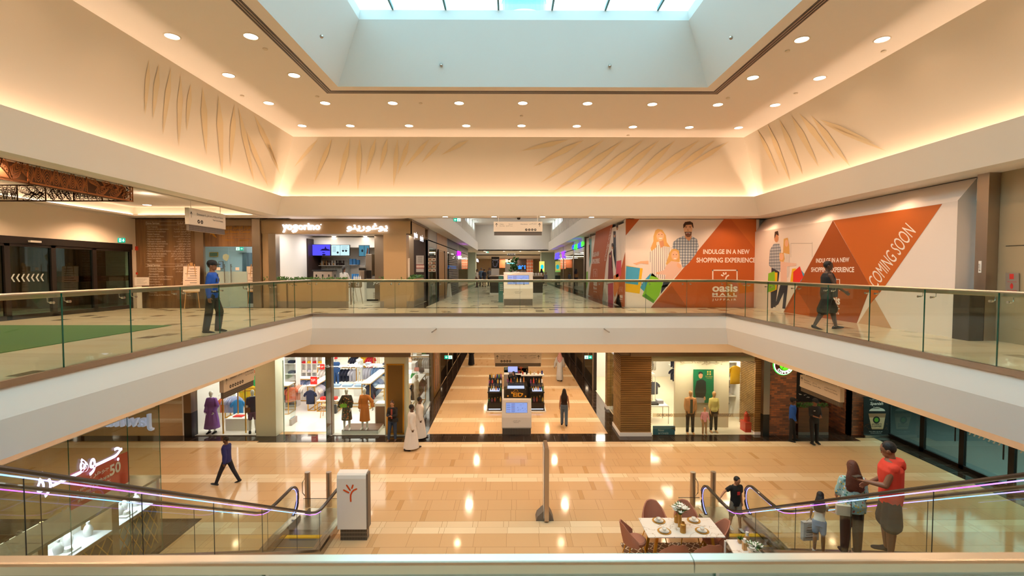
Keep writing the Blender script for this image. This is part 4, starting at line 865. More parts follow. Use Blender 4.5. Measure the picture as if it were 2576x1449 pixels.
rail_of('shirt',['#e2b21e','#c8d230','#e2b21e'],(-12.55,22.3,1.42),(-12.1,22.3,1.42),4,.2,'at the right of the purple dress window');rail_of('shirt',['#2f9a52','#e2b21e'],(-12.4,22.9,1.72),(-12.1,23.2,1.72),3,.2,'high beside the yellow shirts')
shelf_unit('white shelf with folded coral clothes behind the purple dress',-13.0,-12.0,23.5,3.2,2,6,'behind the purple dress',['#d9704a','#e8e2dc','#e0a890'])
one('led_edge_light','vertical white light strip behind the blue polo shirt','light strip',lambda m:m.box(-12.8,-12.75,22.2,22.22,.3,2.6,emis('shop led','#ffffff',5)))
struct('wall_corridor_left',lambda m:(m.box(-4.2,-4.02,27.0,60,0,LC,M_DARK),m.box(-4.05,-3.97,24.3,24.9,0,LC,M_BRONZE)))
def _pf(m):
 m.box(-4.02,-3.95,24.9,27.0,.05,3.6,M_GOLD)
 for i in range(9):m.box(-3.95,-3.945,25.0+i*.22,25.14+i*.22,.3+.1*(i%3),3.3-.12*(i%2),mat(['poster rose','poster dark','poster sand'][i%3],['#c98a7a','#3d3532','#cdb08a'][i%3],.4))
one('framed_poster','tall gold framed poster on the left wall of the lower corridor','poster',_pf)
for y in(28.5,31.5,34.5,37.5):
 k={28.5:'nearest',31.5:'second',34.5:'third',37.5:'farthest'}[y]
 one('shop_window_pane','glazed shop front on the left of the lower corridor, %s one past the poster'%k,'window',lambda m:(m.box(-3.97,-3.955,y-1.2,y+1.2,.1,3.4,M_GL),m.box(-4.0,-3.94,y-1.35,y-1.2,0,LC,M_BRONZE)))
# ================================================================ LOWER RIGHT: menswear shop
RX0,RX1=4.72,10.35
def _rs(m):
 m.box(RX1,RX1+.2,19.7,30,0,LC,M_SHOPW);m.box(4.9,RX1+.2,30,30.2,0,LC,M_SHOPW);m.box(4.9,RX1,19.5,30,LC-.35,LC-.3,M_CEIL);m.box(4.72,4.9,26.5,60,0,LC,M_DARK)
struct('wall_shop_right',_rs)
struct('floor_shop_right',lambda m:m.box(4.85,RX1,YB,30,0,.012,mat('cream shop floor','#e8d9bf',.3)))
for x in(5.7,7.6,9.6):
 for y in(21.5,25.5,28.5):lamp('AREA',(x,y,LC-.37),66,(1,.86,.66),1.0,sy=1.0)
for x in(7.0,8.4):lamp('SPOT',(x,19.45,LC-.38),60,(1,.8,.55),.05,1.2,.5,(math.radians(10),0,0))
M_SLAT=wood_mat('slatted wood','#7a5a30','#a07c46','x',5)
def slats(m,x0,x1,y0,y1,z0,z1,step=.075,ax='y'):
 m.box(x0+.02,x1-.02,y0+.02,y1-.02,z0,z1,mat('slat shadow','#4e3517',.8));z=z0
 while z<z1-.02:m.box(x0,x1,y0,y1,z,z+step*.6,M_SLAT);z+=step
xa,xb=atZ(1562,1100,0).x,atZ(1640,1100,0).x
t=thing('slatted_column','big square column clad in horizontal wooden slats at the menswear shop corner','column',((xa+xb)/2,19.4,0))
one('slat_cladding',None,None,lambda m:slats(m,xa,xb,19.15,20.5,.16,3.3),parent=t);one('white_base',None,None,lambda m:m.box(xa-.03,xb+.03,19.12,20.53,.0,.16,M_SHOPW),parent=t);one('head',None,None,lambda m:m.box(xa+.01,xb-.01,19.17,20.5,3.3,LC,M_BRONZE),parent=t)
t=thing('slatted_column','smaller slatted wooden column on the corridor side of the menswear shop','column',(5.0,23.1,0))
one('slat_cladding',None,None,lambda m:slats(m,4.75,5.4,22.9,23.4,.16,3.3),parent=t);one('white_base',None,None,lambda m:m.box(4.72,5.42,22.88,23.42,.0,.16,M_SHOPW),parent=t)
xa,xb=atZ(1901,1096,0).x,atZ(1921,1096,0).x
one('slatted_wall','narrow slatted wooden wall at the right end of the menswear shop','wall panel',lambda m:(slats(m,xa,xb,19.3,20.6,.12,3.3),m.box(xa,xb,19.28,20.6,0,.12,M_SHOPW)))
xa,xb=atZ(1921,1100,0).x,atZ(1938,1100,0).x
one('steel_column','brushed steel column with black foot between the menswear shop and the coffee shop','column',lambda m:(m.box(xa+.02,xb,19.1,19.5,.9,LC,M_STEEL),m.box(xa+.02,xb,19.1,19.5,0,.9,M_BLACK)))
one('shop_fascia','bronze header band over the menswear shop window','fascia',lambda m:m.box(4.9,atZ(1920,1096,0).x,19.12,19.3,3.27,LC-.01,M_BRONZE))
CRM=mat('cream display wall','#e9d9bc',.5)
xa,xb=atY(1697,1080,20.2).x,atY(1832,1080,20.2).x
def _bp(m):
 m.box(xa,xb,20.2,20.35,.012,3.3,CRM);m.box(4.9,RX1,19.4,19.8,3.02,3.3,CRM)
 m.text('جيـوردانــو',(xa+.2,20.2,atY(1760,918,20.2).z),xb-xa-.4,.3,mat('relief letters','#d9c6a4',.5),depth=.06,bold=.015)
one('display_wall','cream back panel with raised Arabic letters behind the male mannequins','wall panel',_bp)
def _gpst(m):
 P=('y',20.1);prect(m,(1744,929,1795,1013),P,mat('poster green','#0f6a45',.4),0,.02);sk=mat('print skin','#c98f68',.6);bl=mat('print black','#1c2420',.6)
 ppoly(m,[(1752,958),(1762,954),(1768,954),(1775,960),(1776,985),(1773,1000),(1768,1002),(1750,999),(1747,985)],P,bl,.022);pell(m,1762,944,5.5,8,P,sk,.023);ppoly(m,[(1756.5,942),(1757,936),(1762,934),(1767,937),(1767.5,941),(1762,939)],P,bl,.025)
 ppoly(m,[(1749,999),(1771,1001),(1772,1013),(1752,1013)],P,mat('print grey','#9a948e',.6),.0225);pell(m,1772,1002,2.5,5,P,sk,.024);G=mat('print gold','#c9a24a',.5)
 for dx,dy in((-3,-3),(3,-3),(-3,3),(3,3)):pell(m,1783+dx,938+dy,2,2.4,P,G,.023)
 ptext(m,'Giordano',(1774,944.5,1792,948.5),P,G,lift=.023);ptext(m,'SINCE 1981',(1777,950,1790,952),P,G,lift=.023)
one('green_poster','green hanging poster of a man in a black shirt in the menswear window','poster',_gpst)
one('shop_window_pane','large clear window pane of the menswear shop with faint lettered band','window',lambda m:(m.box(5.7,atZ(1898,1097,0).x,19.27,19.282,.015,3.27,M_GL),prect(m,(1642,1040,1900,1049),('y',19.268),glass('frosted band','#d9cbb6',.1),.0),ptext(m,'GIORDANO',(1652,1041,1692,1047.5),('y',19.262),M_GRILL,bold=.01),ptext(m,'دانو',(1724,1041,1744,1047.5),('y',19.262),M_BLACK),ptext(m,'GIORDANO',(1796,1041,1838,1047.5),('y',19.262),M_GRILL)))
def _na(m):
 P=('y',19.33);prect(m,(1642,1071,1697,1097),P,mat('sign teal','#3f7488',.5),0,.03);W=mat('sign light','#c9d6d2',.5);ptext(m,'New',(1655,1079,1670,1084.5),P,W,lift=.032,bold=.01);ptext(m,'arrivals',(1655,1086,1681,1091.5),P,W,lift=.032,bold=.01)
 for i in range(6):ppoly(m,[(1681+i*2.5,1080-i*.8),(1698,1072+i*2.2),(1698,1074+i*2.2)],P,mat('print leaf','#24363a',.6),.032)
one('new_arrivals_board','teal board reading New arrivals on the floor of the menswear window','sign',_na)
def _gs(m):
 P=('x',4.68);at=lambda a,b:atX(a,b,4.68);q=[at(1530,887),at(1560,887),at(1560,922),at(1530,905)]
 m.box(4.69,4.85,20.6,24.2,2.95,3.6,M_SHOPW);m.text('GIORDANO',(4.68,24.0,3.02),3.2,.42,emis('shop letters lit','#dfe4ff',5),ax='-x',bold=.03)
one('lit_shop_sign','white lit letters GIORDANO on the corridor side of the menswear shop','sign',_gs)
one('shop_window_pane','corridor side window pane of the menswear shop','window',lambda m:(m.box(4.86,4.872,20.5,22.9,.05,2.95,M_GL),m.box(4.8,4.9,23.4,26.5,2.95,3.6,M_SHOPW)))
one('leaning_board','white board with blue bag print standing inside the corridor side window','sign',lambda m:(m.box(5.1,5.6,22.3,22.34,.02,1.15,mat('board pale','#dfe3e4',.5)),m.box(5.2,5.5,22.29,22.3,.7,1.05,mat('board blue','#5fb0dc',.5))))
t=thing('extinguisher_box','red box stand holding fire extinguishers in the menswear shop','fire equipment',(9.9,20.0,0));RD=mat('fire red','#c9341f',.4)
xa,xb=atZ(1877,1090,0).x,atZ(1905,1090,0).x
one('box',None,None,lambda m:m.box(xa,xb,19.55,20.0,.012,.42,RD),parent=t)
for i,(dx,r,h)in enumerate(((.13,.09,.42),(.33,.11,.28))):one('extinguisher',None,None,lambda m:(m.lathe((xa+dx,19.75,.42),[(0,0),(r,0),(r,h*.75),(r*.4,h*.9),(r*.3,h)],RD,n=14),m.tube([(xa+dx,19.75,.42+h),(xa+dx+.12,19.7,.42+h*.95),(xa+dx+.14,19.7,.5+h*.4)],.012,M_BLACK)),parent=t)
def white_rack(label,x0,x1,y0,y1,h):
 t=thing('clothes_rack',label,'clothes rack',((x0+x1)/2,(y0+y1)/2,0));r=.015
 one('frame',None,None,lambda m:([m.box(x-r,x+r,y-r,y+r,.012,h,M_SHOPW)for x in(x0,x1)for y in(y0,y1)],[m.box(x0,x1,y-r,y+r,h-.03,h,M_SHOPW)for y in(y0,y1)]),parent=t)
 one('shelf_top',None,None,lambda m:m.box(x0,x1,y0,y1,h,h+.02,M_SHOPW),parent=t)
white_rack('white table with folded jeans in the left opening of the menswear shop',6.05,7.0,20.7,21.5,.78);folded(6.35,21.0,.80,'#222226',2,'on the white table',.5,.4);folded(6.75,21.2,.80,'#c9c5d6',4,'on the white table')
white_rack('white rack behind the table in the left opening',6.3,7.3,23.6,24.1,1.55);rail_of('shirt',['#8a6a55','#8a6a55','#4a4f60'],(6.5,23.8,1.2),(7.4,23.8,1.2),7,.3,'on the lower bar left',.9)
rail_of('shirt',['#e8e2dc','#222226','#c8202c','#1d2440','#e8e2dc'],(6.3,24.8,2.3),(7.7,24.8,2.3),10,PI/2-.5,'on the upper bar left');hang('shirt','#e2b21e',6.25,22.9,2.0,.1,'yellow T shirt facing forward in the left opening of the menswear shop')
for j,z in enumerate((2.55,1.75,.98)):
 one('wall_shelf','white wall shelf in the right opening of the menswear shop, %s one'%('top','middle','bottom')[j],'shelf',lambda m:m.box(9.75,10.34,21.5,29,z,z+.03,M_SHOPW))
 rail_of('shirt',[['#1d2440','#e8e2dc','#c8202c'],['#222226','#e8e2dc','#c8202c','#1d2440'],['#222226','#4a4f60','#1d2440']][j],(9.85,21.6,z-.05),(9.85,28.5,z-.05),20,.15,'under the %s wall shelf'%('top','middle','bottom')[j],.95)
 for k in range(4):folded(10.05,22.2+k*1.5,z+.03,['#c8202c','#1d2440','#e8e2dc','#222226'][k],3,'on the %s wall shelf'%('top','middle','bottom')[j])
hang('shirt','#e2b21e',9.95,20.8,2.55,.15,'yellow T shirt hung at the right end of the menswear window',None,1.15)
rail_of('jacket',['#222226','#1d2440','#222226'],(9.3,21.3,1.5),(9.75,21.3,1.5),4,.4,'low at the right of the menswear window')
for y in(28.0,31.5,35.0,38.5):
 k={28.0:'nearest',31.5:'second',35.0:'third',38.5:'farthest'}[y]
 one('shop_window_pane','glazed shop front on the right of the lower corridor, %s one'%k,'window',lambda m:(m.box(4.70,4.715,y-1.4,y+1.4,.1,3.4,M_GL),m.box(4.66,4.74,y-1.5,y-1.4,0,LC,M_BRONZE)))
# ================================================================ COFFEE SHOP
bx0,bx1=atZ(1938,1102,0).x,atZ(2012,1102,0).x
CX1=atZ(2142,1100,0).x
struct('wall_coffee',lambda m:(m.box(bx0,bx1,19.2,19.5,0,LC,M_BRICK),m.box(CX1,CX1+.15,19.2,24,0,LC,M_BRICK),m.box(CX1,CX1+1.0,19.2,19.35,0,LC,M_BRICK),m.box(bx0,20,27,27.2,0,LC,mat('dark coffee wall','#2a211b',.8)),m.box(CX1+1.0,15.5,19.2,19.35,0,LC,M_SHOPW),m.box(CX1+1.0,15.5,19.18,19.2,0,.2,M_BLACK),m.box(bx0,bx0+.1,19.5,27,0,LC,M_DARK)))
def _cs(m):
 c=atY(1976,919,19.05);r=.40;g=emis('coffee green','#5fe01c',1.6);w=emis('coffee white','#f2fff0',2.0);b=mat('coffee brown','#6b2c18',.5)
 D=lambda R,y,ma:m.cyl((c.x,y,c.z),(c.x,y-.02,c.z),R,ma,n=40)
 D(r*1.06,19.2,emis('coffee rim','#3aff4a',2));D(r*1.0,19.17,w);D(r*.93,19.145,b);D(r*.55,19.12,M_BLACK);D(r*.52,19.11,g)
 m.tube([(c.x-.12,19.085,c.z-.16),(c.x-.02,19.085,c.z-.03),(c.x+.02,19.085,c.z+.03),(c.x+.12,19.085,c.z+.16)],.01,M_BLACK,n=6)
 for i,ch in enumerate('COFFEE'):
  a=-PI/2+(i-2.5)*.34;U=Vector((-math.sin(a),0,math.cos(a)));V=-Vector((math.cos(a),0,math.sin(a)));o=Vector((c.x+.74*r*math.cos(a),19.12,c.z+.74*r*math.sin(a)));m.text(ch,o-U*.045-V*.06,.09,.12,w,vec=(U,V,Vector((0,-1,0))),bold=.04)
 for i,ch in enumerate("JASMI'S"):
  a=PI-.1-i*.42;U=Vector((math.sin(a),0,-math.cos(a)));V=Vector((math.cos(a),0,math.sin(a)));o=Vector((c.x+.74*r*math.cos(a),19.12,c.z+.74*r*math.sin(a)));m.text(ch,o-U*.04-V*.05,.08,.1,w,vec=(U,V,Vector((0,-1,0))),bold=.04)
one('round_coffee_sign','round glowing green and brown coffee sign on the brick wall','sign',_cs)
px0,px1=atZ(2012,1097,0).x,atZ(2089,1097,0).x
t=thing('wooden_planter','wood clad planter wall with green plants at the coffee shop entrance','planter',((px0+px1)/2,19.4,0))
one('planter_box',None,None,lambda m:(m.box(px0,px1,19.25,19.6,.12,1.12,wood_mat('walnut plank','#6b4423','#4d2f16','x')),m.box(px0,px1,19.24,19.6,0,.12,M_GRILL)),parent=t)
def foliage(m,x0,x1,y0,y1,z,h,n,s=.05):
 for i in range(n):
  b=Vector((random.uniform(x0,x1),random.uniform(y0,y1),z+random.uniform(0,h)));d=Vector((random.uniform(-1,1),random.uniform(-1,1),random.uniform(-.3,1))).normalized();q=d.orthogonal().normalized()*s*.35;m.face([b,b+d*s*.5+q,b+d*s,b+d*s*.5-q],M_LEAF)
one('plants',None,None,lambda m:foliage(m,px0,px1,19.3,19.58,1.1,.16,260,.09),parent=t)
def _mu(m):
 m.box(px0,px1+.1,19.9,19.95,1.2,2.6,mat('blackboard','#1a1512',.8));w=mat('chalk white','#c9c0b4',.7)
 for i in range(26):
  c=Vector((random.uniform(px0,px1),19.895,random.uniform(1.35,2.3)));m.face([c+Vector((random.uniform(-.09,.09),0,random.uniform(-.05,.05)))for k in range(5)],w)
one('chalk_mural','black wall board with white chalk drawings behind the coffee planter','mural',_mu)
def _sh(m):
 for x in(CX1-1.4,CX1-.9,CX1-.45,CX1-.05):m.box(x-.015,x+.015,21.0,21.03,0,LC,M_BLACK);m.box(x-.015,x+.015,22.2,22.23,0,LC,M_BLACK)
 for z in(.9,1.4,1.9,2.4,2.9):m.box(CX1-1.4,CX1-.05,21.0,21.03,z,z+.03,M_BLACK);m.box(CX1-.07,CX1-.04,21.0,24,z,z+.03,M_BLACK)
one('shelf_partition','black metal shelf partition inside the coffee shop','shelf',_sh)
for i in range(10):one('shelf_plant','small potted plant on the black coffee shop partition','plant',lambda m:(m.cyl((CX1-1.2+.25*(i%5),21.1,.93+.5*(i//3)),(CX1-1.2+.25*(i%5),21.1,1.05+.5*(i//3)),.05,M_SHOPW,n=8),foliage(m,CX1-1.3+.25*(i%5),CX1-1.1+.25*(i%5),21.0,21.2,1.05+.5*(i//3),.12,22,.08)),'plants on the coffee shop partition')
t=thing('cafe_table','dark wooden cafe table on a black pedestal in the coffee shop','table',(CX1-.8,20.2,0))
one('table_top',None,None,lambda m:m.box(CX1-1.25,CX1-.35,19.9,20.6,.95,.99,M_WOODP),parent=t);one('pedestal',None,None,lambda m:(m.cyl((CX1-.8,20.2,.05),(CX1-.8,20.2,.95),.04,M_BLACK,n=8),m.box(CX1-1.1,CX1-.5,20.17,20.23,0.01,.05,M_BLACK),m.box(CX1-.83,CX1-.77,19.95,20.45,.01,.05,M_BLACK)),parent=t)
lamp('AREA',(CX1-1,22,LC-.1),45,(1,.7,.45),.8,sy=.8)
def _ban(m):
 P=('y',19.0);x=lambda a:a;prect(m,(2172,998,2235,1100),P,mat('banner black','#1a1613',.45),0,.012);w=mat('banner white','#e4ded4',.6);L=.014
 ptext(m,'إسباني لاتيه',(2187,1003,2220,1009),P,w,lift=L);ptext(m,'Spanish',(2188,1011,2221,1021),P,w,lift=L,bold=.02,shear=.2);ptext(m,'Latte',(2197,1022,2212,1028),P,w,lift=L,bold=.02)
 ppoly(m,[(2184,1040),(2228,1040),(2220,1080),(2193,1080)],P,mat('latte brown','#9a7350',.5),L);ppoly(m,[(2186,1050),(2226,1050),(2221,1078),(2192,1078)],P,mat('latte pale','#c8ab84',.5),L+.001)
 pell(m,2206,1034,20,9,P,mat('cup lid','#cfc8bc',.4),L,0,180);pell(m,2204,1056,9,9,P,M_BLACK,L+.002);pell(m,2204,1056,5.5,5.5,P,mat('bean green','#5f9a2a',.5),L+.003)
 ptext(m,"JASMI'S",(2192,1065,2217,1069),P,M_BLACK,lift=L+.002,bold=.03);ptext(m,'COFFEE',(2192,1070,2217,1074.5),P,M_BLACK,lift=L+.002,bold=.03)
 for i in range(60):
  a=2173+60*random.random();b=1062+18*random.random()
  if not 2190<a<2222:pell(m,a,b,1.8,1.2,P,mat('coffee bean','#4a2f1d',.5),L)
 ptext(m,'Finest coffee to the last sip!',(2186,1084,2219,1087),P,w,lift=L);ptext(m,'www.jasmiscoffee.com',(2189,1088,2216,1090.5),P,w,lift=L)
t=thing('roll_up_banner','black roll up banner with a cup of Spanish latte beside the brick wall','banner',atZ(2204,1104,0))
one('banner_sheet',None,None,_ban,parent=t);one('base',None,None,lambda m:m.box(atY(2172,1100,19).x,atY(2236,1100,19).x,18.9,19.1,.012,.1,M_STEEL),parent=t)
M_AG=glass('door glass','#bfd6d0',.10)
struct('wall_doors',lambda m:(m.box(15.35,15.5,-14,19.3,3.1,LC,M_WARM),m.box(15.3,15.4,-14,19.2,3.0,3.12,M_DARK),m.box(19.5,19.6,-14,26,0,LC,mat('porch wall','#8fa8a4',.7)),m.box(15.5,19.6,-14,26,LC-.3,LC-.2,M_CEIL)))
struct('trim',lambda m:m.box(15.45,19.5,-14,26,0.0,.01,mat('porch floor','#4f4a46',.3)))
for y in(17.5,13,9):lamp('AREA',(17.5,y,LC-.4),420,(.8,.95,1),3.6,sy=4)
ys=[19.1,17.45,15.9,14.3,12.9,11.2,9.6,8.0]
for i,(a,b)in enumerate(zip(ys[:-1],ys[1:])):
 o=('first','second','third','fourth','fifth','sixth','seventh')[i];t=thing('glass_door_leaf','%s dark framed glass door leaf from the coffee banner'%o,'door',(15.4,(a+b)/2,0))
 one('frame',None,None,lambda m:(m.box(15.35,15.45,a-.09,a,0,3.0,M_DARK),m.box(15.35,15.45,b,b+.09,0,3.0,M_DARK),m.box(15.35,15.45,b,a,0,.14,M_DARK),m.box(15.35,15.45,b,a,2.9,3.0,M_DARK)),parent=t)
 def _g(m):
  m.box(15.39,15.405,b+.09,a-.09,.14,2.9,M_AG)
  if i>1:
   for k in range(7):y0=a-.2-k*.16;m.face([(15.385,y0,1.25),(15.385,y0-.05,1.25),(15.385,y0-.11,1.37),(15.385,y0-.05,1.49),(15.385,y0,1.49),(15.385,y0-.06,1.37)],mat('chevron decal','#b9c4c0',.6))
 one('pane',None,None,_g,parent=t)
 if i in(1,2):one('pull_handle',None,None,lambda m:m.cyl((15.28,b+.16,.9),(15.28,b+.16,1.7),.02,M_DARK,n=8),parent=t)
# ================================================================ UPPER LEVEL
t1=lambda u,v:(u/2.8986,360+v/2.898)
t2=lambda u,v:(640+u/4.025,500+v/4.025)
t3=lambda u,v:(1040+u/4.025,500+v/4.025)
t4=lambda u,v:(1440+u/4.025,500+v/4.025)
t5=lambda u,v:(1860+u/2.588,400+v/2.588)
def bx(T,a,b,c,d):p=T(a,b);q=T(c,d);return(p[0],p[1],q[0],q[1])
one('door_header','long black header beam over the sliding entrance doors on the upper left','beam',lambda m:m.box(-15.05,-14.9,DY0,DY1,DZ-.12,DZ+.1,M_DARK))
ysd=[19.0,17.3,15.75,14.3,12.9,11.4,9.9,8.5]
for i,(a,b)in enumerate(zip(ysd[:-1],ysd[1:])):
 o=('first','second','third','fourth','fifth','sixth','seventh')[i]
 t=thing('glass_door_leaf','%s dark framed entrance door leaf from the walnut clinic wall'%o,'door',(-15,(a+b)/2,UP))
 one('frame',None,None,lambda m:(m.box(-15.03,-14.93,a-.08,a,UP,DZ-.12,M_DARK),m.box(-15.03,-14.93,b,b+.08,UP,DZ-.12,M_DARK),m.box(-15.03,-14.93,b,a,UP,UP+.14,M_DARK),m.box(-15.03,-14.93,b,a,DZ-.2,DZ-.12,M_DARK)),parent=t)
 def _g(m):
  m.box(-15.0,-14.985,b+.08,a-.08,UP+.14,DZ-.2,M_AG);D=mat('chevron decal','#b9c4c0',.6)
  if i in(2,3):
   for k in range(7):y0=b+.2+k*.15;z0=UP+1.15;m.face([(-14.98,y0,z0),(-14.98,y0+.05,z0),(-14.98,y0-.02,z0+.12),(-14.98,y0+.05,z0+.24),(-14.98,y0,z0+.24),(-14.98,y0-.07,z0+.12)],D)
  else:m.box(-14.982,-14.98,b+.1,a-.1,UP+1.1,UP+1.3,glass('frosted band','#d9cbb6',.1))
 one('pane',None,None,_g,parent=t)
lamp('AREA',(-16.8,15,DZ+.3),60,(1,.8,.6),1.5,sy=3)
one('door_sensor','small white motion sensor on the black door header','sensor',lambda m:m.box(-14.9,-14.82,14.9,15.25,DZ-.06,DZ+.0,M_SHOPW))
def wall_exit(m):
 P=('x',-14.99);q=bx(t1,858,692,908,724);prect(m,q,P,emis('exit green','#18b28e',1.3),.0,.03);w=emis('exit white','#e6fff6',1.6)
 ppoly(m,[t1(890,698),t1(897,698),t1(897,708),t1(903,708),t1(893,720),t1(883,708),t1(890,708)],P,w,.032);ppoly(m,[t1(862,696),t1(878,696),t1(878,720),t1(862,720)],P,w,.032);ppoly(m,[t1(866,700),t1(872,700),t1(872,716),t1(866,716)],P,emis('exit green','#18b28e',1.3),.034)
one('exit_sign','small green exit sign with a down arrow on the beige wall over the doors','sign',wall_exit)
one('fire_alarm','red fire alarm sounder on the beige wall beside the walnut panel','alarm',lambda m:prect(m,bx(t1,984,752,1012,782),('x',-14.99),RD,0,.08),bevel=.01)
one('call_point','small red break glass point low on the beige wall','alarm',lambda m:prect(m,bx(t1,990,942,1006,958),('x',-14.99),RD,0,.04))
p=atZ(*t1(1036,1170),UP)
t=thing('notice_stand','white notice board on a stand in front of the corner by the walnut panel','sign',(-14.2,18.9,UP))
one('board',None,None,lambda m:(prect(m,bx(t1,984,978,1088,1038),('y',18.9),mat('notice paper','#efe3d6',.6),0,.02),[prect(m,bx(t1,998,990+i*9,1070-(i%3)*12,992+i*9),('y',18.88),M_GRILL,0)for i in range(5)]),parent=t)
one('stand',None,None,lambda m:m.box(atY(*t1(1000,1100),18.92).x,atY(*t1(1036,1100),18.92).x,18.9,18.92,UP,atY(*t1(1000,1040),18.92).z,mat('notice paper','#efe3d6',.6)),parent=t)
CXa,CXb=-15.0,atY(655,700,YB).x
M_WALN=wood_mat('clinic walnut planks','#5e422c','#8a6844','z',5)
struct('wall_clinic',lambda m:(m.box(-15,atY(508,650,YB).x,YB,YB+.2,UP,UC,M_WALN),m.box(atY(508,650,YB).x,CXb,YB,YB+.2,atY(560,620,YB).z,UC,M_WALN),m.box(atY(636,650,YB).x,CXb,YB,YB+.2,UP,UC,M_BRONZE),m.box(-15.2,CXb,23,23.2,UP,UC,mat('clinic wall','#b9cdd0',.6)),m.box(-15.0,-14.9,YB+.2,23,UP,UC,M_SHOPW),m.box(CXb-.1,CXb,YB+.2,23,UP,UC,M_SHOPW),m.box(-15,CXb,YB+.2,23,UC-.5,UC-.45,M_CEIL)))
lamp('AREA',(-12,21,UC-.55),70,(.9,.97,1),1.5,sy=1.5)
one('clinic_column','brown bronze column at the left side of the clinic door','column',lambda m:m.box(atY(492,650,YB-.1).x,atY(513,650,YB-.1).x,YB-.12,YB+.0,UP,UC,M_BRONZE))
one('clinic_column','shiny bronze column between the clinic and the yoghurt shop','column',lambda m:m.box(atY(636,650,YB-.1).x,atY(656,650,YB-.1).x,YB-.14,YB+.0,UP,UC,M_STEEL))
one('clinic_fascia','bronze band over the clinic sign','fascia',lambda m:m.box(atY(513,650,YB).x,atY(636,650,YB).x,YB-.06,YB,atY(500,568,YB).z,UC,M_BRONZE))
SV=mat('white vinyl letters','#dfd2c0',.6)
def _svc(m):
 P=('y',YB-.005);L=['Acne Treatment.','Treatment of skin pigmentation.','Removal of skin appendages.','Wrinkle Treatment.','Treatment of open Pores.','Hair loss treatment.','Treatment of stretch marks.','Skin tightening and freshness.','Full body laser sessions.','Laser facial bleaching.','Mesotherapy Hair & Facial Sessions.','Plasma hair & face sessions.','Skin Lightening Sessions.','Hydra Cool sessions.','Filler.      - Botox.']
 A=['علاج حب الشباب','علاج التصبغات الجلدية','إزالة الزوائد الجلدية','علاج التجاعيد','علاج المسامات المفتوحة','علاج تساقط الشعر','علاج علامات التمدد','نضارة وشد البشرة','جلسات ليزر كامل الجسم','تشقير الوجه بالليزر','جلسات ميزو للشعر والوجه','جلسات بلازما للشعر والوجه','التقشير الكيميائي للمناطق','جلسات جهاز هايدرا كول','فيلر - بوتوكس']
 ptext(m,'Derma Services:',bx(t1,1064,575,1164,592),P,SV,bold=.02);ptext(m,'خدمات الجلدية:',bx(t1,1290,575,1392,593),P,SV,bold=.01)
 for y in(570,596,880,900):prect(m,bx(t1,1062,y,1394,y+1.5),P,SV)
 for i,s in enumerate(L):y=604+i*17.8;ptext(m,'- '+s,bx(t1,1068,y,1076+len(s)*5.0,y+12),P,SV);a=A[i];ptext(m,a,bx(t1,1388-len(a)*5.6,y,1390,y+13),P,SV)
 ptext(m,'Dental Services:',bx(t1,1076,882,1170,898),P,SV,bold=.02);ptext(m,'خدمات الأسنان:',bx(t1,1280,882,1392,898),P,SV,bold=.01)
 for i,s in enumerate(['Orthodontic Treatment.','Cleaning & Polishing.','Gum treatment.','Endodontics (Root Canal Treatment).','Oral Surgery (Tooth Extraction).','Dental Implants.','Cosmetic Dentistry &','Veneers Crowns, fillings.','Smile Improvement.','Pedodontics.','Crown, Bridges & TMJ Disorders.']):
  y=910+i*19.2;ptext(m,'- '+s,bx(t1,1080,y,1088+len(s)*5.0,y+12),P,SV);a=['جميع أنواع تقويم الأسنان','تنظيف وتلميع الأسنان','علاج اللثة','علاج الجذور','خلع الأسنان','زراعة الأسنان','تجميل','حشوات','علاج','أطفال','تركيبات'][i];ptext(m,a,bx(t1,1390-len(a)*5.4,y,1392,y+13),P,SV)
one('service_list','white lettered list of derma and dental services on the walnut wall','lettering',_svc)
def _cln(m):
 P=('y',YB-.005);G=mat('gold letters','#a8762c',.35,.6);k=dict(lift=.01,bold=.01)
 ptext(m,'مركز الجفير للتجميل',bx(t1,1600,596,1828,632),P,G,**k);ptext(m,'Juffair Beauty Center',bx(t1,1610,634,1828,662),P,G,**k);prect(m,bx(t1,1610,668,1826,671),P,G)
 ptext(m,'Dental, Derma, Laser   ليزر جلدية أسنان',bx(t1,1612,678,1828,692),P,G,lift=.01);ptext(m,'17800033      36532006',bx(t1,1640,700,1816,716),P,G,lift=.01)
 ppoly(m,[t1(1535,640),t1(1548,622),t1(1572,618),t1(1592,630),t1(1580,650),t1(1560,658),t1(1584,692),t1(1560,680),t1(1545,662),t1(1534,668)],P,G,.012)
one('clinic_lettering','gold Arabic and English clinic lettering with a profile logo over the glass door','sign',_cln)
GX0,GX1,GZ=atY(513,700,YB).x,atY(636,700,YB).x,atY(560,620,YB).z
FR=glass('frosted glass','#a8c0bd',.08)
for i,(a,b)in enumerate(((GX0+.02,(GX0+GX1)/2-.01),((GX0+GX1)/2+.01,GX1-.25))):
 t=thing('clinic_door_leaf','%s leaf of the clinic glass door'%('left','right')[i],'door',((a+b)/2,YB,UP))
 one('pane',None,None,lambda m:m.box(a,b,YB+.04,YB+.052,UP+.02,GZ-.03,M_GL),parent=t);one('frosted_film',None,None,lambda m:m.box(a,b,YB+.03,YB+.035,UP+.02,UP+1.45,mat('frosted film','#a9bfbc',.4)),parent=t)
 hx=b-.12 if i==0 else a+.12;one('pull_handle',None,None,lambda m:(m.cyl((hx,YB-.03,UP+1.0),(hx,YB-.03,UP+1.75),.016,M_CHROME,n=8),[m.cyl((hx,YB-.03,UP+zz),(hx,YB+.04,UP+zz),.01,M_CHROME,n=6)for zz in(1.1,1.65)]),parent=t)
 one('notice_sticker',None,None,lambda m:m.box(hx-.35+(.5 if i else 0),hx-.2+(.5 if i else 0),YB+.02,YB+.03,UP+1.5,UP+1.62,mat('notice paper','#efe3d6',.6)),parent=t)
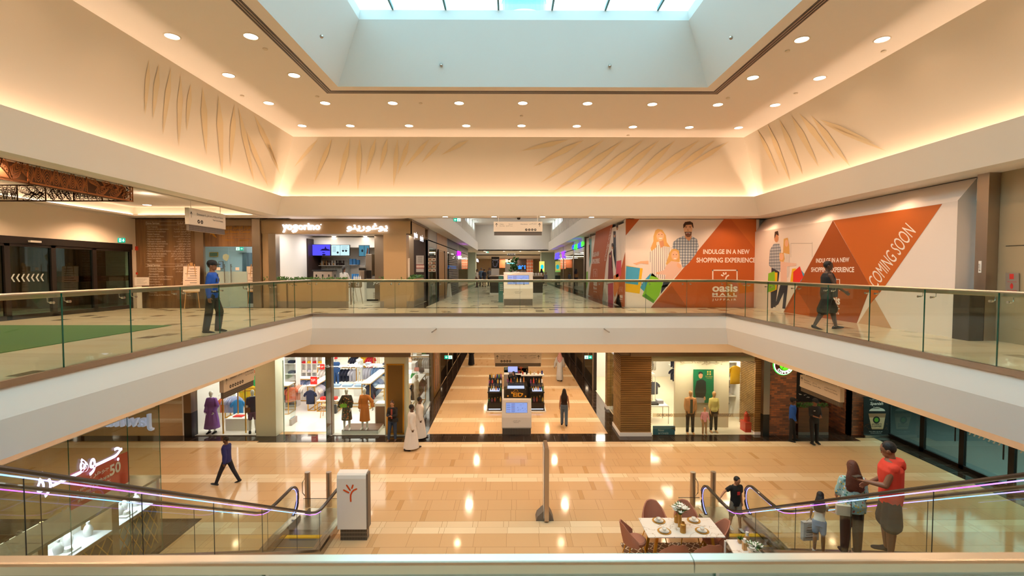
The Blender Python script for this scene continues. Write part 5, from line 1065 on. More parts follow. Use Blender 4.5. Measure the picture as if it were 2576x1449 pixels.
one('head_decal','pale profile head decal on the left clinic door glass','decal',lambda m:ppoly(m,[t1(1628,815),t1(1650,806),t1(1672,820),t1(1668,842),t1(1655,862),t1(1636,852),t1(1624,838)],('y',YB+.03),mat('decal sage','#a9b8a0',.6),.004,.003))
def frame_pic(label,q,P,fr,inner,nm='picture_frame'):one(nm,label,'picture',lambda m:(prect(m,q,P,fr,0,.03),prect(m,(q[0]+1.2,q[1]+1.2,q[2]-1.2,q[3]-1.2),P,inner,.031)))
frame_pic('gold framed picture high inside the clinic',bx(t1,1528,795,1592,828),('y',22.9),M_GOLD,mat('pic green','#5b6f55',.6));frame_pic('thin framed certificate inside the clinic',bx(t1,1595,862,1630,916),('y',22.9),M_BRONZE,mat('cert blue','#9fb4cc',.6))
one('forest_picture','dark painting of misty trees on the clinic wall','picture',lambda m:(prect(m,bx(t1,1770,800,1848,960),('y',22.9),wood_mat('misty trees','#27353a','#6d8288','z',3),0,.04)))
one('reception_desk','reception desk behind the frosted clinic doors','desk',lambda m:m.box(-12.2,-10.9,21.6,22.3,UP,UP+1.3,mat('desk dark','#3a3432',.5)))
exit_sign(atY(603,626,22.5).x,22.5,atY(603,630,22.5).z,.35,1,'tiny green exit sign inside the clinic',.0)
def easel(px,base,sgn,label):
 x,y=atZ(px,base,UP).x,atZ(px,base,UP).y;t=thing('easel',label+' on a light wooden easel','easel',(x,y,UP))
 one('easel_frame',None,None,lambda m:([m.cyl((x+s*.12,y,UP+1.75),(x+s*.30,y-.02,UP),.018,M_WOODL,n=6)for s in(-1,1)],m.cyl((x,y+.05,UP+1.8),(x,y+.55,UP),.018,M_WOODL,n=6),m.box(x-.27,x+.27,y-.05,y,UP+.62,UP+.66,M_WOODL),m.box(x-.05,x+.05,y-.02,y+.02,UP+1.68,UP+1.8,M_WOODL)),parent=t)
 def b(m):
  z0,z1=UP+.66,UP+1.66;w=.33;m.loft([[(x-w*(.96 if z>UP+1 else 1.0),y-.05+(z-z0)*.05,z),(x+w*.96 if z>UP+1 else x+w,y-.05+(z-z0)*.05,z),(x+w,y-.03+(z-z0)*.05,z),(x-w,y-.03+(z-z0)*.05,z)]for z in(z0,z1)],mat('board cream','#ead9c8',.6))
  for i in range(9):
   z=z1-.12-i*.09;f=y-.052+(z-z0)*.05;m.face([(x-.05-.1*(i%3),f,z),(x+.22,f,z),(x+.22,f,z+.018),(x-.05-.1*(i%3),f,z+.018)],mat('board ink','#7a5a4c',.6)if i%3 else M_DARK)
  m.text('عروض العيد',(x-.12,y-.052+(z1-.1-z0)*.05,z1-.1),.24,.05,mat('board red','#b0483a',.6))
 one('price_board',None,None,b,parent=t)
easel(484,775,1,'cream offers board left of the clinic doors');easel(642,773,-1,'cream offers board right of the clinic doors')
a=atX(476,566,-9.3);b=atX(568,588,-9.3);z1=atX(476,522,-9.3).z;z0=atX(476,564,-9.3).z
hanging_sign((-9.3,a.y,z0),(-9.3,b.y,z0),(-9.3,b.y,z1),(-9.3,a.y,z1),(1,0,0),'white hanging direction sign over the upper left walkway',[('^',.03,.42,.05,.38),('Entrance 4',.2,.62,.22,.14),('مدخل',.45,.62,.14,.16),('شكراً لتسوقكم',.62,.62,.3,.17),('Thank You for Shopping',.62,.42,.3,.12)],(2,.24,.24,.12),rods=UC-z1)
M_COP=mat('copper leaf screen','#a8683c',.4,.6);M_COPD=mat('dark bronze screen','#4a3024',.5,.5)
def leafscreen(m,o,U,V,W,H,n,ma,th):
 """frame with curved palm leaves cut out of sheet"""
 o=Vector(o);U=Vector(U);V=Vector(V);N=U.cross(V)*th
 def P(a,b):return o+U*a+V*b
 def bar(a0,b0,a1,b1):m.prism([P(a0,b0),P(a1,b0),P(a1,b1),P(a0,b1)],N,ma)
 bar(0,0,W,.03);bar(0,H-.03,W,H);pw=W/n
 for i in range(n+1):bar(i*pw-.012,0,i*pw+.012,H)
 for i in range(n):
  for q in range(8):
   cx=i*pw+pw*(.0+.145*q);cy=H*(.02 if q%2 else .98);ang=(1 if q%2 else-1)*(.55+.5*((q*3+i)%3));L=H*(1.0+.25*((q+i)%2))
   for k in range(8):
    t=k/8;ox=cx+math.cos(ang)*L*t;oy=cy+math.sin(ang)*L*t
    for s in(-1,1):
     aa=ang+s*(1.0-.4*t);ll=L*.5*(1-.45*t);pts=[(ox+math.cos(aa-s*f*.6)*ll*f,oy+math.sin(aa-s*f*.6)*ll*f)for f in(0,.33,.66,1)];w=.009
     for(x0,y0),(x1,y1)in zip(pts[:-1],pts[1:]):
      if min(x0,x1)<i*pw or max(x0,x1)>(i+1)*pw or min(y0,y1)<.01 or max(y0,y1)>H-.01:continue
      dx,dy=x1-x0,y1-y0;l=math.hypot(dx,dy)or 1;nx,ny=-dy/l*w,dx/l*w;m.face([P(x0-nx,y0-ny)+N,P(x1-nx*.6,y1-ny*.6)+N,P(x1+nx*.6,y1+ny*.6)+N,P(x0+nx,y0+ny)+N],ma)
cA=atX(333,508,-9.35);zt=atX(333,466,-9.35).z;sy=cA.y
t=thing('leaf_pattern_screen','copper coloured palm leaf cut out screen box hanging over the upper left walkway','ceiling screen',(-11,7,cA.z))
H=zt-cA.z
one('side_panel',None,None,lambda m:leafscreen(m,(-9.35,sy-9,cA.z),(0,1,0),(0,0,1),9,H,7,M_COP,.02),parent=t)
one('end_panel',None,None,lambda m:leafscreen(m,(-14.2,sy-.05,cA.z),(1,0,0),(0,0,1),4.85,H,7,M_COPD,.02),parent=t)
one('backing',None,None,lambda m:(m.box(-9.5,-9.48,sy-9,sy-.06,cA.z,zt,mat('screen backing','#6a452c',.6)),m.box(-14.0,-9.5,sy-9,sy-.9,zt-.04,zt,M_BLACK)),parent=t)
one('suspension_rods',None,None,lambda m:[m.cyl((x,y,zt-.05),(x,y,UC+.3),.01,M_STEEL,n=6)for x in(-9.4,-14.1)for y in(sy-8.8,sy-4,sy-.2)],parent=t)
one('green_carpet','green artificial grass carpet on the upper left walkway','carpet',lambda m:m.prism([atZ(0,822,UP+.003),atZ(432,819,UP+.003),atZ(0,889,UP+.003),(-8.2,4.2,UP+.003),(-14.6,4.2,UP+.003),(-14.6,12.0,UP+.003)][0:1]+[Vector((-14.5,atZ(432,819,UP).y,UP+.003)),atZ(432,819,UP+.003),atZ(0,889,UP+.003),Vector((-9.8,3,UP+.003)),Vector((-14.5,3,UP+.003))][::1],(0,0,.012),mat('green turf','#3f6d35',.95,bump=(200,.8))))
YX0,YX1=atY(655,700,YB).x,-3.97
M_TAUPE=mat('taupe panel','#a98f6b',.5);M_DKBR=mat('dark brown wall','#2c1b17',.5)
zF1,zF0=atY(700,556,YB).z,atY(700,588,YB).z
def _yw(m):
 m.box(YX0,YX1,YB-.02,YB+.25,zF0,zF1,M_TAUPE);m.box(YX0,YX1+.03,YB-.08,YB+.25,zF1,UC,M_BRONZE)
 m.box(YX1-.25,YX1,YB,22.6,zF0,zF1,M_TAUPE);m.box(YX1-.25,YX1+.05,YB,23.38,zF1,UC-.01,M_BRONZE)
 m.box(YX0,atY(678,700,YB).x,YB,YB+.3,UP,zF0,M_TAUPE);m.box(atY(678,700,YB).x,atY(696,700,YB).x,YB-.05,YB+.3,UP,zF0,M_STEEL)
 m.box(YX0,YX0+.1,YB,26,UP,UC,M_SHOPW);m.box(YX0,YX1-.1,25.2,25.4,UP,UC,M_SHOPW)
 m.box(atY(740,700,23.5).x,atY(776,700,23.5).x,23.5,25.2,UP,UC-.5,M_DKBR);m.box(YX0+.1,YX1-.3,YB+.25,25.2,zF0+.25,zF0+.3,M_CEIL)
 m.box(YX0+.1,YX1-.3,24.2,25.2,UP+2.65,zF0+.2,M_SHOPW)
struct('wall_yoghurt',_yw)
for x in(-9,-7,-5.2):
 for y in(21,23.2):lamp('AREA',(x,y,zF0+.22),26,(1,.95,.88),.8,sy=.8)
xa,xb=atY(1037-12,700,YB).x-.75,atY(1021,700,YB).x
one('shop_column','square taupe column at the corner of the yoghurt shop','column',lambda m:m.box(atY(965,650,YB).x,atY(1022,650,YB).x,YB-.01,YB+.55,UP,zF0,M_TAUPE))
def _ys(m):
 E=emis('shop letters white','#f4f2ff',4);P=('y',YB-.02)
 ptext(m,'yo',bx(t2,290,262,388,342),P,E,bold=.018,depth=.08,lift=.005);ptext(m,'orino',bx(t2,448,248,668,316),P,E,bold=.018,depth=.08,lift=.005);ptext(m,'يوغورينو',bx(t2,938,250,1350,334),P,E,bold=.02,depth=.08,lift=.005)
 pell(m,*t2(420,283),7.5,5.5,P,E,.03);ppoly(m,[t2(400,296),t2(436,300),t2(442,318),t2(424,340),t2(392,344),t2(378,330),t2(392,312),t2(420,312),t2(396,302)],P,E,.03);pell(m,*t2(676,262),1.5,1.5,P,E,.03)
one('lit_shop_sign','white glowing English and Arabic name letters on the front of the yoghurt shop','sign',_ys)
def _ys2(m):
 E=emis('shop letters white','#f4f2ff',4);m.text('yogorino',(-3.965,19.95,8.05),.75,.33,E,'+x',bold=.02);m.text('يوغورينو',(-3.965,21.3,8.05),.8,.30,E,'+x',bold=.02)
one('lit_shop_sign','white glowing name letters on the corridor side of the yoghurt shop','sign',_ys2)
def planter_wall(label,x0,x1,y0,y1,h,axis='x'):
 t=thing('planter_wall',label,'planter',((x0+x1)/2,y0,UP))
 one('low_wall',None,None,lambda m:(m.box(x0,x1,y0,y1,UP+.25,UP+h,M_TAUPE),m.box(x0,x1,y0+.01,y1-.01,UP,UP+.25,mat('grey skirting','#8d8172',.4))),parent=t)
 one('foliage',None,None,lambda m:foliage(m,x0,x1,y0-.02,y1+.02,UP+h-.03,.14,int(240*max(x1-x0,y1-y0)),.08),parent=t)
planter_wall('long taupe planter wall with green leaves in front of the yoghurt shop',atY(725,760,YB).x,atY(871,760,YB).x,YB,YB+.3,1.08);planter_wall('taupe planter wall below the corner column of the yoghurt shop',atY(956,760,YB).x,atY(1041,760,YB).x,YB-.0,YB+.4,1.08)
planter_wall('small planter beside the clinic easel at the left end of the yoghurt shop',atY(662,760,YB).x,atY(720,760,YB).x,YB+.02,YB+.25,1.1);planter_wall('taupe planter wall along the corridor side of the yoghurt shop',-4.3,-4.0,20.3,22.4,1.15)
def screen(label,q,y,art,rot=0):
 t=thing('menu_screen',label,'screen',atY(q[0],q[3],y));P=('y',y)
 one('bezel',None,None,lambda m:prect(m,q,P,M_BLACK,0,.06),parent=t);one('display',None,None,lambda m:art(m,(q[0]+1,q[1]+1,q[2]-1,q[3]-1),P),parent=t)
def art1(m,q,P):
 prect(m,q,P,emis('screen blue','#4f4af2',1.4),.062);D=emis('screen dark','#2a2270',.6);ppoly(m,[t2(668,525),t2(690,508),t2(715,505),t2(722,480),t2(735,505),t2(765,515),t2(770,527)],P,D,.064);pell(m,*t2(705,545),4,1,P,D,.064);pell(m,*t2(708,566),4.5,2,P,D,.064)
def art2(m,q,P):
 prect(m,q,P,emis('screen white','#c8ecf6',1.1),.062);D=emis('screen ink','#404a52',.4);prect(m,(t2(872,0)[0],q[1],t2(875,0)[0],q[3]),P,D,.064)
 for i in range(5):prect(m,bx(t2,796,486+i*12,830,489+i*12),P,D,.064);prect(m,bx(t2,888,482+i*10,950-8*(i%2),484+i*10),P,D,.064)
 for u,v in((848,545),(902,528),(932,528)):pell(m,*t2(u,v),2.6,2.6,P,D,.064)
def art3(m,q,P):
 prect(m,q,P,emis('screen teal','#5f9fb8',.7),.062);D=emis('screen ink','#404a52',.4);pell(m,q[0]+8,(q[1]+q[3])/2,2.5,3.5,P,D,.064);ppoly(m,[(q[2]-8,q[3]),(q[2]-4,q[1]+5),(q[2]-1,q[1]+8),(q[2]-2,q[3])],P,emis('screen hand','#8a5a4a',.6),.064);prect(m,((q[0]+q[2])/2,q[1],(q[0]+q[2])/2+1,q[3]),P,D,.064)
screen('left screen showing a blue seascape over the yoghurt counter',bx(t2,580,462,775,578),24.1,art1);screen('middle white menu screen over the yoghurt counter',bx(t2,780,466,970,578),24.1,art2);screen('right teal screen turned to the side over the yoghurt counter',bx(t2,1060,470,1168,584),23.9,art3)
one('led_display','small dark display with blue light bars hung at the left wall of the yoghurt shop','screen',lambda m:(prect(m,bx(t2,228,418,320,474),('y',21.5),M_DARK,0,.05),prect(m,bx(t2,232,436,312,444),('y',21.5),emis('led bar','#7fc8ff',2),.052),prect(m,bx(t2,232,452,312,460),('y',21.5),emis('led bar','#7fc8ff',2),.052)))
for i,(u,v,w,h,c)in enumerate(((280,482,48,88,0),(284,622,44,100,1),(232,478,22,88,2),(232,622,26,98,3))):
 one('food_picture','%s food picture on the white left wall of the yoghurt shop'%('upper right','lower right','upper left','lower left')[i],'picture',lambda m:(prect(m,bx(t2,u,v,u+w,v+h),('y',23.0),mat('pic base %d'%(c%2),['#d8c8cc','#5a4238'][c%2],.6),0,.02),[pell(m,*t2(u+w*.5,v+h*(.25+.3*k)),w*.09,h*.035,('y',23.0),mat('pic fruit',['#8a3f5a','#b06a5a','#c8a878'][k],.6),.022)for k in range(3)]),'food pictures in the yoghurt shop')
one('wall_lettering','white shop logo with a spoon on the dark brown wall','sign',lambda m:(ptext(m,'yogorino',bx(t2,446,648,524,690),('y',23.49),M_SHOPW,bold=.02),ppoly(m,[t2(478,636),t2(470,622),t2(490,598),t2(496,602),t2(484,626)],('y',23.49),M_SHOPW)))
def _city(m):
 P=('y',25.1);prect(m,bx(t2,600,596,970,820),P,mat('city wall','#a3a39c',.6),0,.01);C=mat('city letters','#bdbdb6',.6)
 for s,q in(('Moscow',(615,600,720,628)),('Gran Canaria',(800,600,948,624)),('Tokyo',(620,662,795,722)),('Dubai',(806,690,950,738)),('Roma',(860,630,950,680)),('Milano',(640,730,760,756))):ptext(m,s,bx(t2,*q),P,C,lift=.014,bold=.02)
one('city_name_wall','grey wall panel lettered with city names behind the yoghurt counter','wall panel',_city)
def shelf(label,q,y,items,z=None):
 a=atY(q[0],q[1],y);b=atY(q[2],q[1],y);one('wall_shelf',label,'shelf',lambda m:m.box(a.x,b.x,y-.25,y,a.z-.03,a.z,M_SHOPW));return a,b
a,b=shelf('white wall shelf with jars and cups behind the yoghurt counter',(t2(668,0)[0],t2(0,674)[1],t2(920,0)[0],0),25.0,0)
n=17
for i in range(n):
 x=a.x+.06+(b.x-a.x-.1)*i/(n-1);k=i*len([0,1,2])//n;c=['#b98a58','#e8e2dc','#4a2a1c'][(i*5//3)%3]if i<11 else '#2c1b17'
 for j in range(2 if i%3 else 1):
  one('paper_cup','%s cup on the shelf behind the yoghurt counter'%{'#b98a58':'tan','#e8e2dc':'white','#4a2a1c':'brown','#2c1b17':'dark'}[c],'cup',lambda m:m.lathe((x,24.88,a.z+.002+j*.125),[(0,0),(.035,0),(.045,.12),(0,.12)],mat('cup '+c,c,.6),n=10),'%s cups on the counter shelf'%c.strip('#'),smooth=True)
a,b=shelf('short white wall shelf with blue boxes at the right of the yoghurt counter',(t2(972,0)[0],t2(0,668)[1],t2(1060,0)[0],0),25.0,0)
for i in range(3):one('blue_box','blue packet on the short shelf of the yoghurt shop','box',lambda m:m.box(a.x+.02+i*.18,a.x+.16+i*.18,24.8,24.95,a.z+.002,a.z+.3-.05*(i==2),mat('packet blue','#3f8fd8',.5)),'blue packets on the short shelf')
xa,xb=atY(*t2(560,800),23.6).x,atY(*t2(1150,800),23.6).x
one('service_counter','white service counter of the yoghurt shop behind the planter','counter',lambda m:(m.box(xa,xb,23.0,23.7,UP,UP+1.0,M_SHOPW),m.box(xa-.03,xb+.03,22.95,23.75,UP+1.0,UP+1.04,M_STEEL)))
def _em(m):
 q=[atY(*t2(u,v),23.5)for u,v in((630,750),(820,800))];m.box(q[0].x,q[1].x,23.1,23.6,UP+1.05,UP+1.45,M_STEEL);m.box(q[0].x-.05,q[1].x+.05,23.05,23.62,UP+1.45,UP+1.52,M_BLACK)
 for i in range(4):m.cyl((q[0].x+.15+i*.3,23.08,UP+1.18),(q[0].x+.15+i*.3,23.08,UP+1.3),.03,M_BLACK,n=8)
one('coffee_machine','steel coffee machine with a black top on the yoghurt counter','machine',_em,bevel=.02)
for i in range(10):one('blue_cup_stack','tall stack of blue paper cups on the yoghurt counter','cup',lambda m:m.lathe((atY(*t2(1000+10*i,780),23.4).x,23.3+.1*(i%2),UP+1.045),[(0,0),(.035,0),(.042,.28),(0,.28)],mat('packet blue','#3f8fd8',.5),n=10),'blue cup stacks on the yoghurt counter',smooth=True)
for i in range(4):one('white_bottle','white bottle in front of the blue cups on the yoghurt counter','bottle',lambda m:m.lathe((atY(*t2(1012+20*i,800),23.1).x,23.08,UP+1.045),[(0,0),(.035,0),(.035,.12),(.012,.16),(.012,.2),(0,.2)],M_SHOPW,n=10),'white bottles on the yoghurt counter',smooth=True)
q=atY(*t2(1058,690),24.2);one('paper_roll','fat white paper roll dispenser on the wall of the yoghurt shop','paper roll',lambda m:m.cyl((q.x-.14,24.9,q.z),(q.x+.14,24.9,q.z),.13,M_SHOPW,n=16),smooth=True)
one('cup_dispenser','black espresso grinder with glass jugs at the right of the yoghurt counter','machine',lambda m:(m.box(atY(*t2(1075,720),23.5).x,atY(*t2(1130,720),23.5).x,23.2,23.6,UP+1.045,UP+1.5,M_STEEL),m.box(atY(*t2(1075,720),23.5).x,atY(*t2(1130,720),23.5).x,23.2,23.6,UP+1.5,UP+1.62,M_BLACK)),bevel=.02)
one('soft_serve_machine','grey soft serve machine at the right side of the yoghurt shop','machine',lambda m:(m.box(atY(*t2(1152,700),23.9).x,atY(*t2(1212,700),23.9).x,23.5,24.1,UP,UP+2.3,M_STEEL),m.box(atY(*t2(1156,700),23.9).x,atY(*t2(1208,700),23.9).x,23.48,23.5,UP+1.1,UP+1.5,M_BLACK)),bevel=.02)
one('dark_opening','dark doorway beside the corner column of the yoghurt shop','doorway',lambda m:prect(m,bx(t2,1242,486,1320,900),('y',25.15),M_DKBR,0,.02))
fx0,fx1=atZ(*t2(1075,1035),UP).x,atZ(*t2(1275,1035),UP).x;fy=atZ(*t2(1150,1035),UP).y
t=thing('display_freezer','white ice cream display freezer with a curved glass front in the yoghurt shop','freezer',((fx0+fx1)/2,fy,UP))
one('cabinet',None,None,lambda m:(m.box(fx0,fx1,fy,fy+.7,UP+.08,UP+.62,mat('freezer white','#d8d4cc',.35)),m.box(fx0+.1,fx1-.1,fy-.005,fy,UP+.01,UP+.08,M_DARK),[m.box(fx0+.62,fx0+1.1,fy-.006,fy,UP+.15+.05*i,UP+.17+.05*i,M_GRILL)for i in range(6)]),parent=t,bevel=.02)
one('curved_glass',None,None,lambda m:m.loft([[(x,fy+.0,UP+.62),(x,fy+.05,UP+.95),(x,fy+.2,UP+1.22),(x,fy+.6,UP+1.3),(x,fy+.6,UP+.62)]for x in(fx0+.1,fx1-.02)],mat('freezer glass','#6b665e',.08,spec=.8)),parent=t)
one('freezer_lettering',None,None,lambda m:m.text('yogorino',(fx0+.62,fy-.01,UP+.78),.9,.22,M_SHOPW,bold=.02),parent=t)
for k,(u,v)in enumerate(((975,1060),(1040,1060))):
 c=atZ(*t2(u,v),UP);M_ST=mat('stool mesh','#8a7458',.5)
 if k==0:
  t=s0=thing('bar_stool','bar stool with slatted tan seat shell, left one of the pair behind the planter gap','stool',(c.x,c.y,UP),0,'bar stools at the yoghurt shop')
  one('seat',None,None,lambda m:(m.box(-.2,.2,-.2,.2,.72,.76,M_ST)),parent=t,world=False,bevel=.01)
  one('backrest',None,None,lambda m:[m.box(.2*math.cos(a)-.02,.2*math.cos(a)+.02,.2*math.sin(a)-.012,.2*math.sin(a)+.012,.76,1.08,M_ST)for a in[PI+i*PI/9 for i in range(10)]]+[m.tube([(.21*math.cos(PI+i*PI/9),.21*math.sin(PI+i*PI/9),1.08)for i in range(10)],.018,M_ST)],parent=t,world=False)
  for sx in(-1,1):
   for sy_ in(-1,1):one('leg',None,None,lambda m:m.cyl((sx*.14,sy_*.14,.73),(sx*.24,sy_*.24,0),.012,M_CHROME,n=6),parent=t,world=False)
 else:dup(s0,(c.x,c.y,UP),.3,'bar stool with slatted tan seat shell, right one beside the freezer','bar stools at the yoghurt shop')
one('bar_table','small white topped high table behind the bar stools','table',lambda m:(m.cyl((atY(*t2(975,890),20.8).x,20.8,UP+.98),(atY(*t2(975,890),20.8).x,20.8,UP+1.01),.35,M_SHOPW,n=24),m.cyl((atY(*t2(975,890),20.8).x,20.8,UP),(atY(*t2(975,890),20.8).x,20.8,UP+.98),.03,M_STEEL,n=10)))
PS=('y',23.2)
struct('wall_yoghurt_side',lambda m:(m.box(atY(*t3(0,0),23.2).x,atY(*t3(140,0),23.2).x,23.2,23.3,UP,zF0,M_DKBR),m.box(atY(*t3(140,0),23.2).x,-4.05,23.2,23.3,UP,zF0,M_TAUPE)))
def _mb1(m):prect(m,bx(t3,28,575,106,742),PS,mat('menu grey','#b9ada4',.6),0,.015);prect(m,bx(t3,28,665,106,708),PS,mat('menu berries','#9a4a42',.6),.017);[pell(m,*t3(38+i*16,686),2,3.6,PS,mat('menu cream','#e4c8b8',.6),.019)for i in range(5)];[prect(m,bx(t3,44,588+i*9,92,591+i*9),PS,M_GRILL,.017)for i in range(7)]
one('menu_poster','pale menu poster with a strip of berries on the dark wall','poster',_mb1)
def _mb2(m):
 prect(m,bx(t3,146,576,229,742),PS,M_DKBR,0,.015)
 for i in range(2):
  for j in range(4):prect(m,bx(t3,151+i*39,600+j*36,187+i*39,630+j*36),PS,mat('menu tile %d'%((i+j)%3),['#c8b89a','#d8ccb8','#a89078'][(i+j)%3],.6),.017);pell(m,*t3(169+i*39,616+j*36),2.6,2,PS,mat('menu food',['#8a4a32','#6b7a3a','#b06a4a','#5a3a2c'][j],.6),.019)
 ptext(m,'yogorino',bx(t3,168,584,208,592),PS,M_SHOPW,lift=.017)
one('menu_poster','brown menu poster with eight food pictures on the taupe wall','poster',_mb2)
for k,(u,v)in enumerate(((490,381),(805,381),(1122,380),(598,440),(890,440))):
 p=atZ(*t2(u,v),zF0+.24);mk_dl(.10,'round ceiling light inside the yoghurt shop, %s'%('front left','front middle','front right','rear left','rear right')[k],p,'yoghurt shop ceiling lights',E_DL2)
one('leaning_notice','white notice board leaning at the right foot of the corner column','sign',lambda m:m.box(atY(*t2(1540,800),19.6).x,atY(*t2(1572,800),19.6).x,19.6,19.63,UP+1.2,UP+2.0,mat('notice paper','#efe3d6',.6)))
def corridor_shop(side,y0,y1,label,col_,glassy=True,col2=None):
 x=-3.97 if side<0 else 4.65;s=side;o=0
 def f(m):
  m.box(min(x,x+s*.3),max(x,x+s*.3),y0,y0+.35,UP,UC,M_BRONZE)
  m.box(min(x,x+s*.25),max(x,x+s*.25),y0+.35,y1,UC-.9,UC,col_)
  m.box(min(x+s*.02,x+s*.04),max(x+s*.02,x+s*.04),y0+.35,y1,UP,UC-.9,M_AG if glassy else col_)
  m.box(min(x+s*2.5,x+s*2.6),max(x+s*2.5,x+s*2.6),y0,y1,UP,UC,col2 or M_TAUPE);m.box(min(x,x+s*2.6),max(x,x+s*2.6),y0-.05,y0,UP,UC-.02,M_BRONZE);m.box(min(x,x+s*2.6),max(x,x+s*2.6),y0,y1,UC-.6,UC-.55,M_CEIL)
 struct('wall_unit',f)
 if glassy:lamp('AREA',(x+s*1.2,(y0+y1)/2,UC-.65),22,(1,.92,.8),.8,sy=1.5)
 return x
corridor_shop(-1,23.4,26.0,'',mat('glass header','#a8a294',.4));corridor_shop(-1,26.0,30.5,'',M_WOODL,False);corridor_shop(-1,30.5,37,'',M_DARK,True,M_DKBR);corridor_shop(-1,37,46,'',M_DARK,True,M_DKBR)
corridor_shop(1,29.5,34.5,'',M_SHOPW,True,mat('toy blue','#3a4a9a',.6));corridor_shop(1,34.5,41,'',mat('pale gold','#d8cba8',.4),True,M_SHOPW);corridor_shop(1,41,49,'',mat('pale gold','#d8cba8',.4),True,M_SHOPW)
one('roller_shutter','horizontal slatted metal shutter on the left of the upper corridor','shutter',lambda m:[m.box(-3.96,-3.93,31.2,36.5,UP+.12*i,UP+.12*i+.08,M_GRILL)for i in range(22)])
one('doorway_recess','tall yellow lit wooden doorway on the left of the upper corridor','doorway',lambda m:(m.box(-3.95,-3.93,26.6,29.0,UP,UC-1.0,mat('yellow oak','#b5803a',.5)),m.box(-3.96,-3.9,26.45,26.6,UP,UC-.9,M_DKBR),m.box(-3.96,-3.9,29.0,29.15,UP,UC-.9,M_DKBR)))
one('wet_floor_sign','small white folding floor sign in the upper corridor by the oak doorway','sign',lambda m:m.loft([[(-3.55,27.0,UP),(-3.3,27.0,UP),(-3.3,27.4,UP),(-3.55,27.4,UP)],[(-3.5,27.18,UP+.75),(-3.35,27.18,UP+.75),(-3.35,27.22,UP+.75),(-3.5,27.22,UP+.75)]],M_SHOPW))
def neon(label,s,P,q,c,es=5,ax=None,nm='neon_sign'):
 one(nm,label,'sign',lambda m:ptext(m,s,q,P,emis('neon '+c,c,es),bold=.04,depth=.05,lift=.02))
neon('magenta neon letters on the left of the upper corridor','FF',('x',-3.97),bx(t3,444,528,474,578),'#d21cff',4);neon('white neon letters under the magenta ones','pink',('x',-3.97),bx(t3,448,570,482,606),'#c9b8ff',4)
neon('small white sign farther down the left of the upper corridor','Hala',('x',-3.97),bx(t3,634,606,655,636),'#dfe6ff',3)
neon('blue and red sign on the right of the upper corridor','AIM',('x',4.63),bx(t3,1440,556,1474,614),'#4a3cff',3);neon('violet letter sign on the right of the upper corridor','Y',('x',4.63),bx(t3,1504,540,1536,604),'#6a2cff',4)
def _fun(m):
 for i,(s,q,c)in enumerate((('G',(1614,472,1632,516),'#2a3cff'),('A',(1632,468,1652,514),'#28c83c'),('T',(1652,466,1668,512),'#3ad02a'),('E',(1672,456,1690,500),'#2a3cff'),('U',(1692,446,1708,494),'#2a3cff'),('P',(1708,438,1726,486),'#3ad02a'))):ptext(m,s,bx(t3,*q),('x',4.63),emis('neon '+c,c,3.5),bold=.05,depth=.06,lift=.02)
one('neon_sign','green and blue toy shop letters on the right of the upper corridor','sign',_fun)
one('blue_column','blue lit column inside the toy shop window','column',lambda m:m.box(5.2,5.6,30.2,30.8,UP,UC-1.2,mat('blue lit','#2a3ab8',.4,emit='#2a3cff',es=.7)))
for i in range(12):one('toy_box','boxed toy on the shelves of the upper corridor toy shop','toy',lambda m:m.box(5.0,5.3,31+.28*(i%6),31.2+.28*(i%6),UP+.3+.5*(i//6),UP+.6+.5*(i//6),mat(['toy pink','toy teal','toy yellow','toy violet'][i%4],['#d8488a','#2aa8b8','#e8c83a','#6a4ac8'][i%4],.5)),'boxed toys in the toy shop')
YE=84
def _farend(m):
 P=('y',YE);W=mat('far white','#e9ddd0',.6);O=mat('far orange','#e0642c',.6)
 for q in((932,612,992,712),(1144,612,1212,745)):
  prect(m,bx(t3,*q),P,W,0,.1);n=5;w=(q[2]-q[0])/n
  for i in range(n):
   for j in range(4):y=q[1]+(q[3]-q[1])*j/4;ppoly(m,[t3(q[0]+i*w,y+(q[3]-q[1])/4),t3(q[0]+i*w+w*.9,y+(q[3]-q[1])/4),t3(q[0]+i*w+w*.5*(i%2)+w*.2,y)],P,O,.12)
 prect(m,bx(t3,992,612,1144,720),P,M_DKBR,0,.15)
 for i in range(7):prect(m,bx(t3,1046+i*13,674+6*(i%2),1056+i*13,712),P,emis('far screen','#3a8cff',1.6),.2)
 prect(m,bx(t3,870,612,930,700),P,mat('far orange dark','#a85a32',.6),0,.1)
one('food_court_front','orange and white triangle patterned shop front at the far end of the upper corridor','shop front',_farend)
for x,lb in((-6.5,'left'),(6.3,'right')):
 one('cross_corridor_front','dark grey green shop corner on the %s beyond the distant soffit'%lb,'shop front',lambda m:m.box(x-2.6,x+2.6,55,57,UP,UC,mat('slate front','#8b9b90',.5)))
one('light_box_poster','yellow and cyan lit poster at the right of the distant corridor','poster',lambda m:(prect(m,bx(t3,1274,634,1326,742),('y',54.9),emis('lit yellow','#f0d86a',1.3),0,.05),m.box(atY(*t3(1274,700),54.9).x,atY(*t3(1326,700),54.9).x,54.85,54.9,UP,UP+.9,M_DARK),pell(m,*t3(1303,690),4,6,('y',54.9),emis('lit cyan','#22c8d8',1.3),.06),prect(m,bx(t3,1276,728,1324,741),('y',54.9),emis('lit green','#8ad86a',1.2),.06)))
kx0,kx1,ky=-1.18-.75,2.1,28.5
t=thing('corridor_kiosk','dark panelled kiosk counter with white cups in the upper corridor','kiosk',((kx0+kx1)/2,ky,UP))
K0=atZ(1233,741,UP);K1=atZ(1365,741,UP)
one('counter',None,None,lambda m:(m.box(K0.x,K1.x,K0.y,K0.y+2.4,UP+.1,UP+1.12,mat('kiosk panel','#3a3029',.5)),m.box(K0.x-.03,K1.x+.03,K0.y-.03,K0.y+2.43,UP,UP+.1,M_SHOPW)),parent=t)
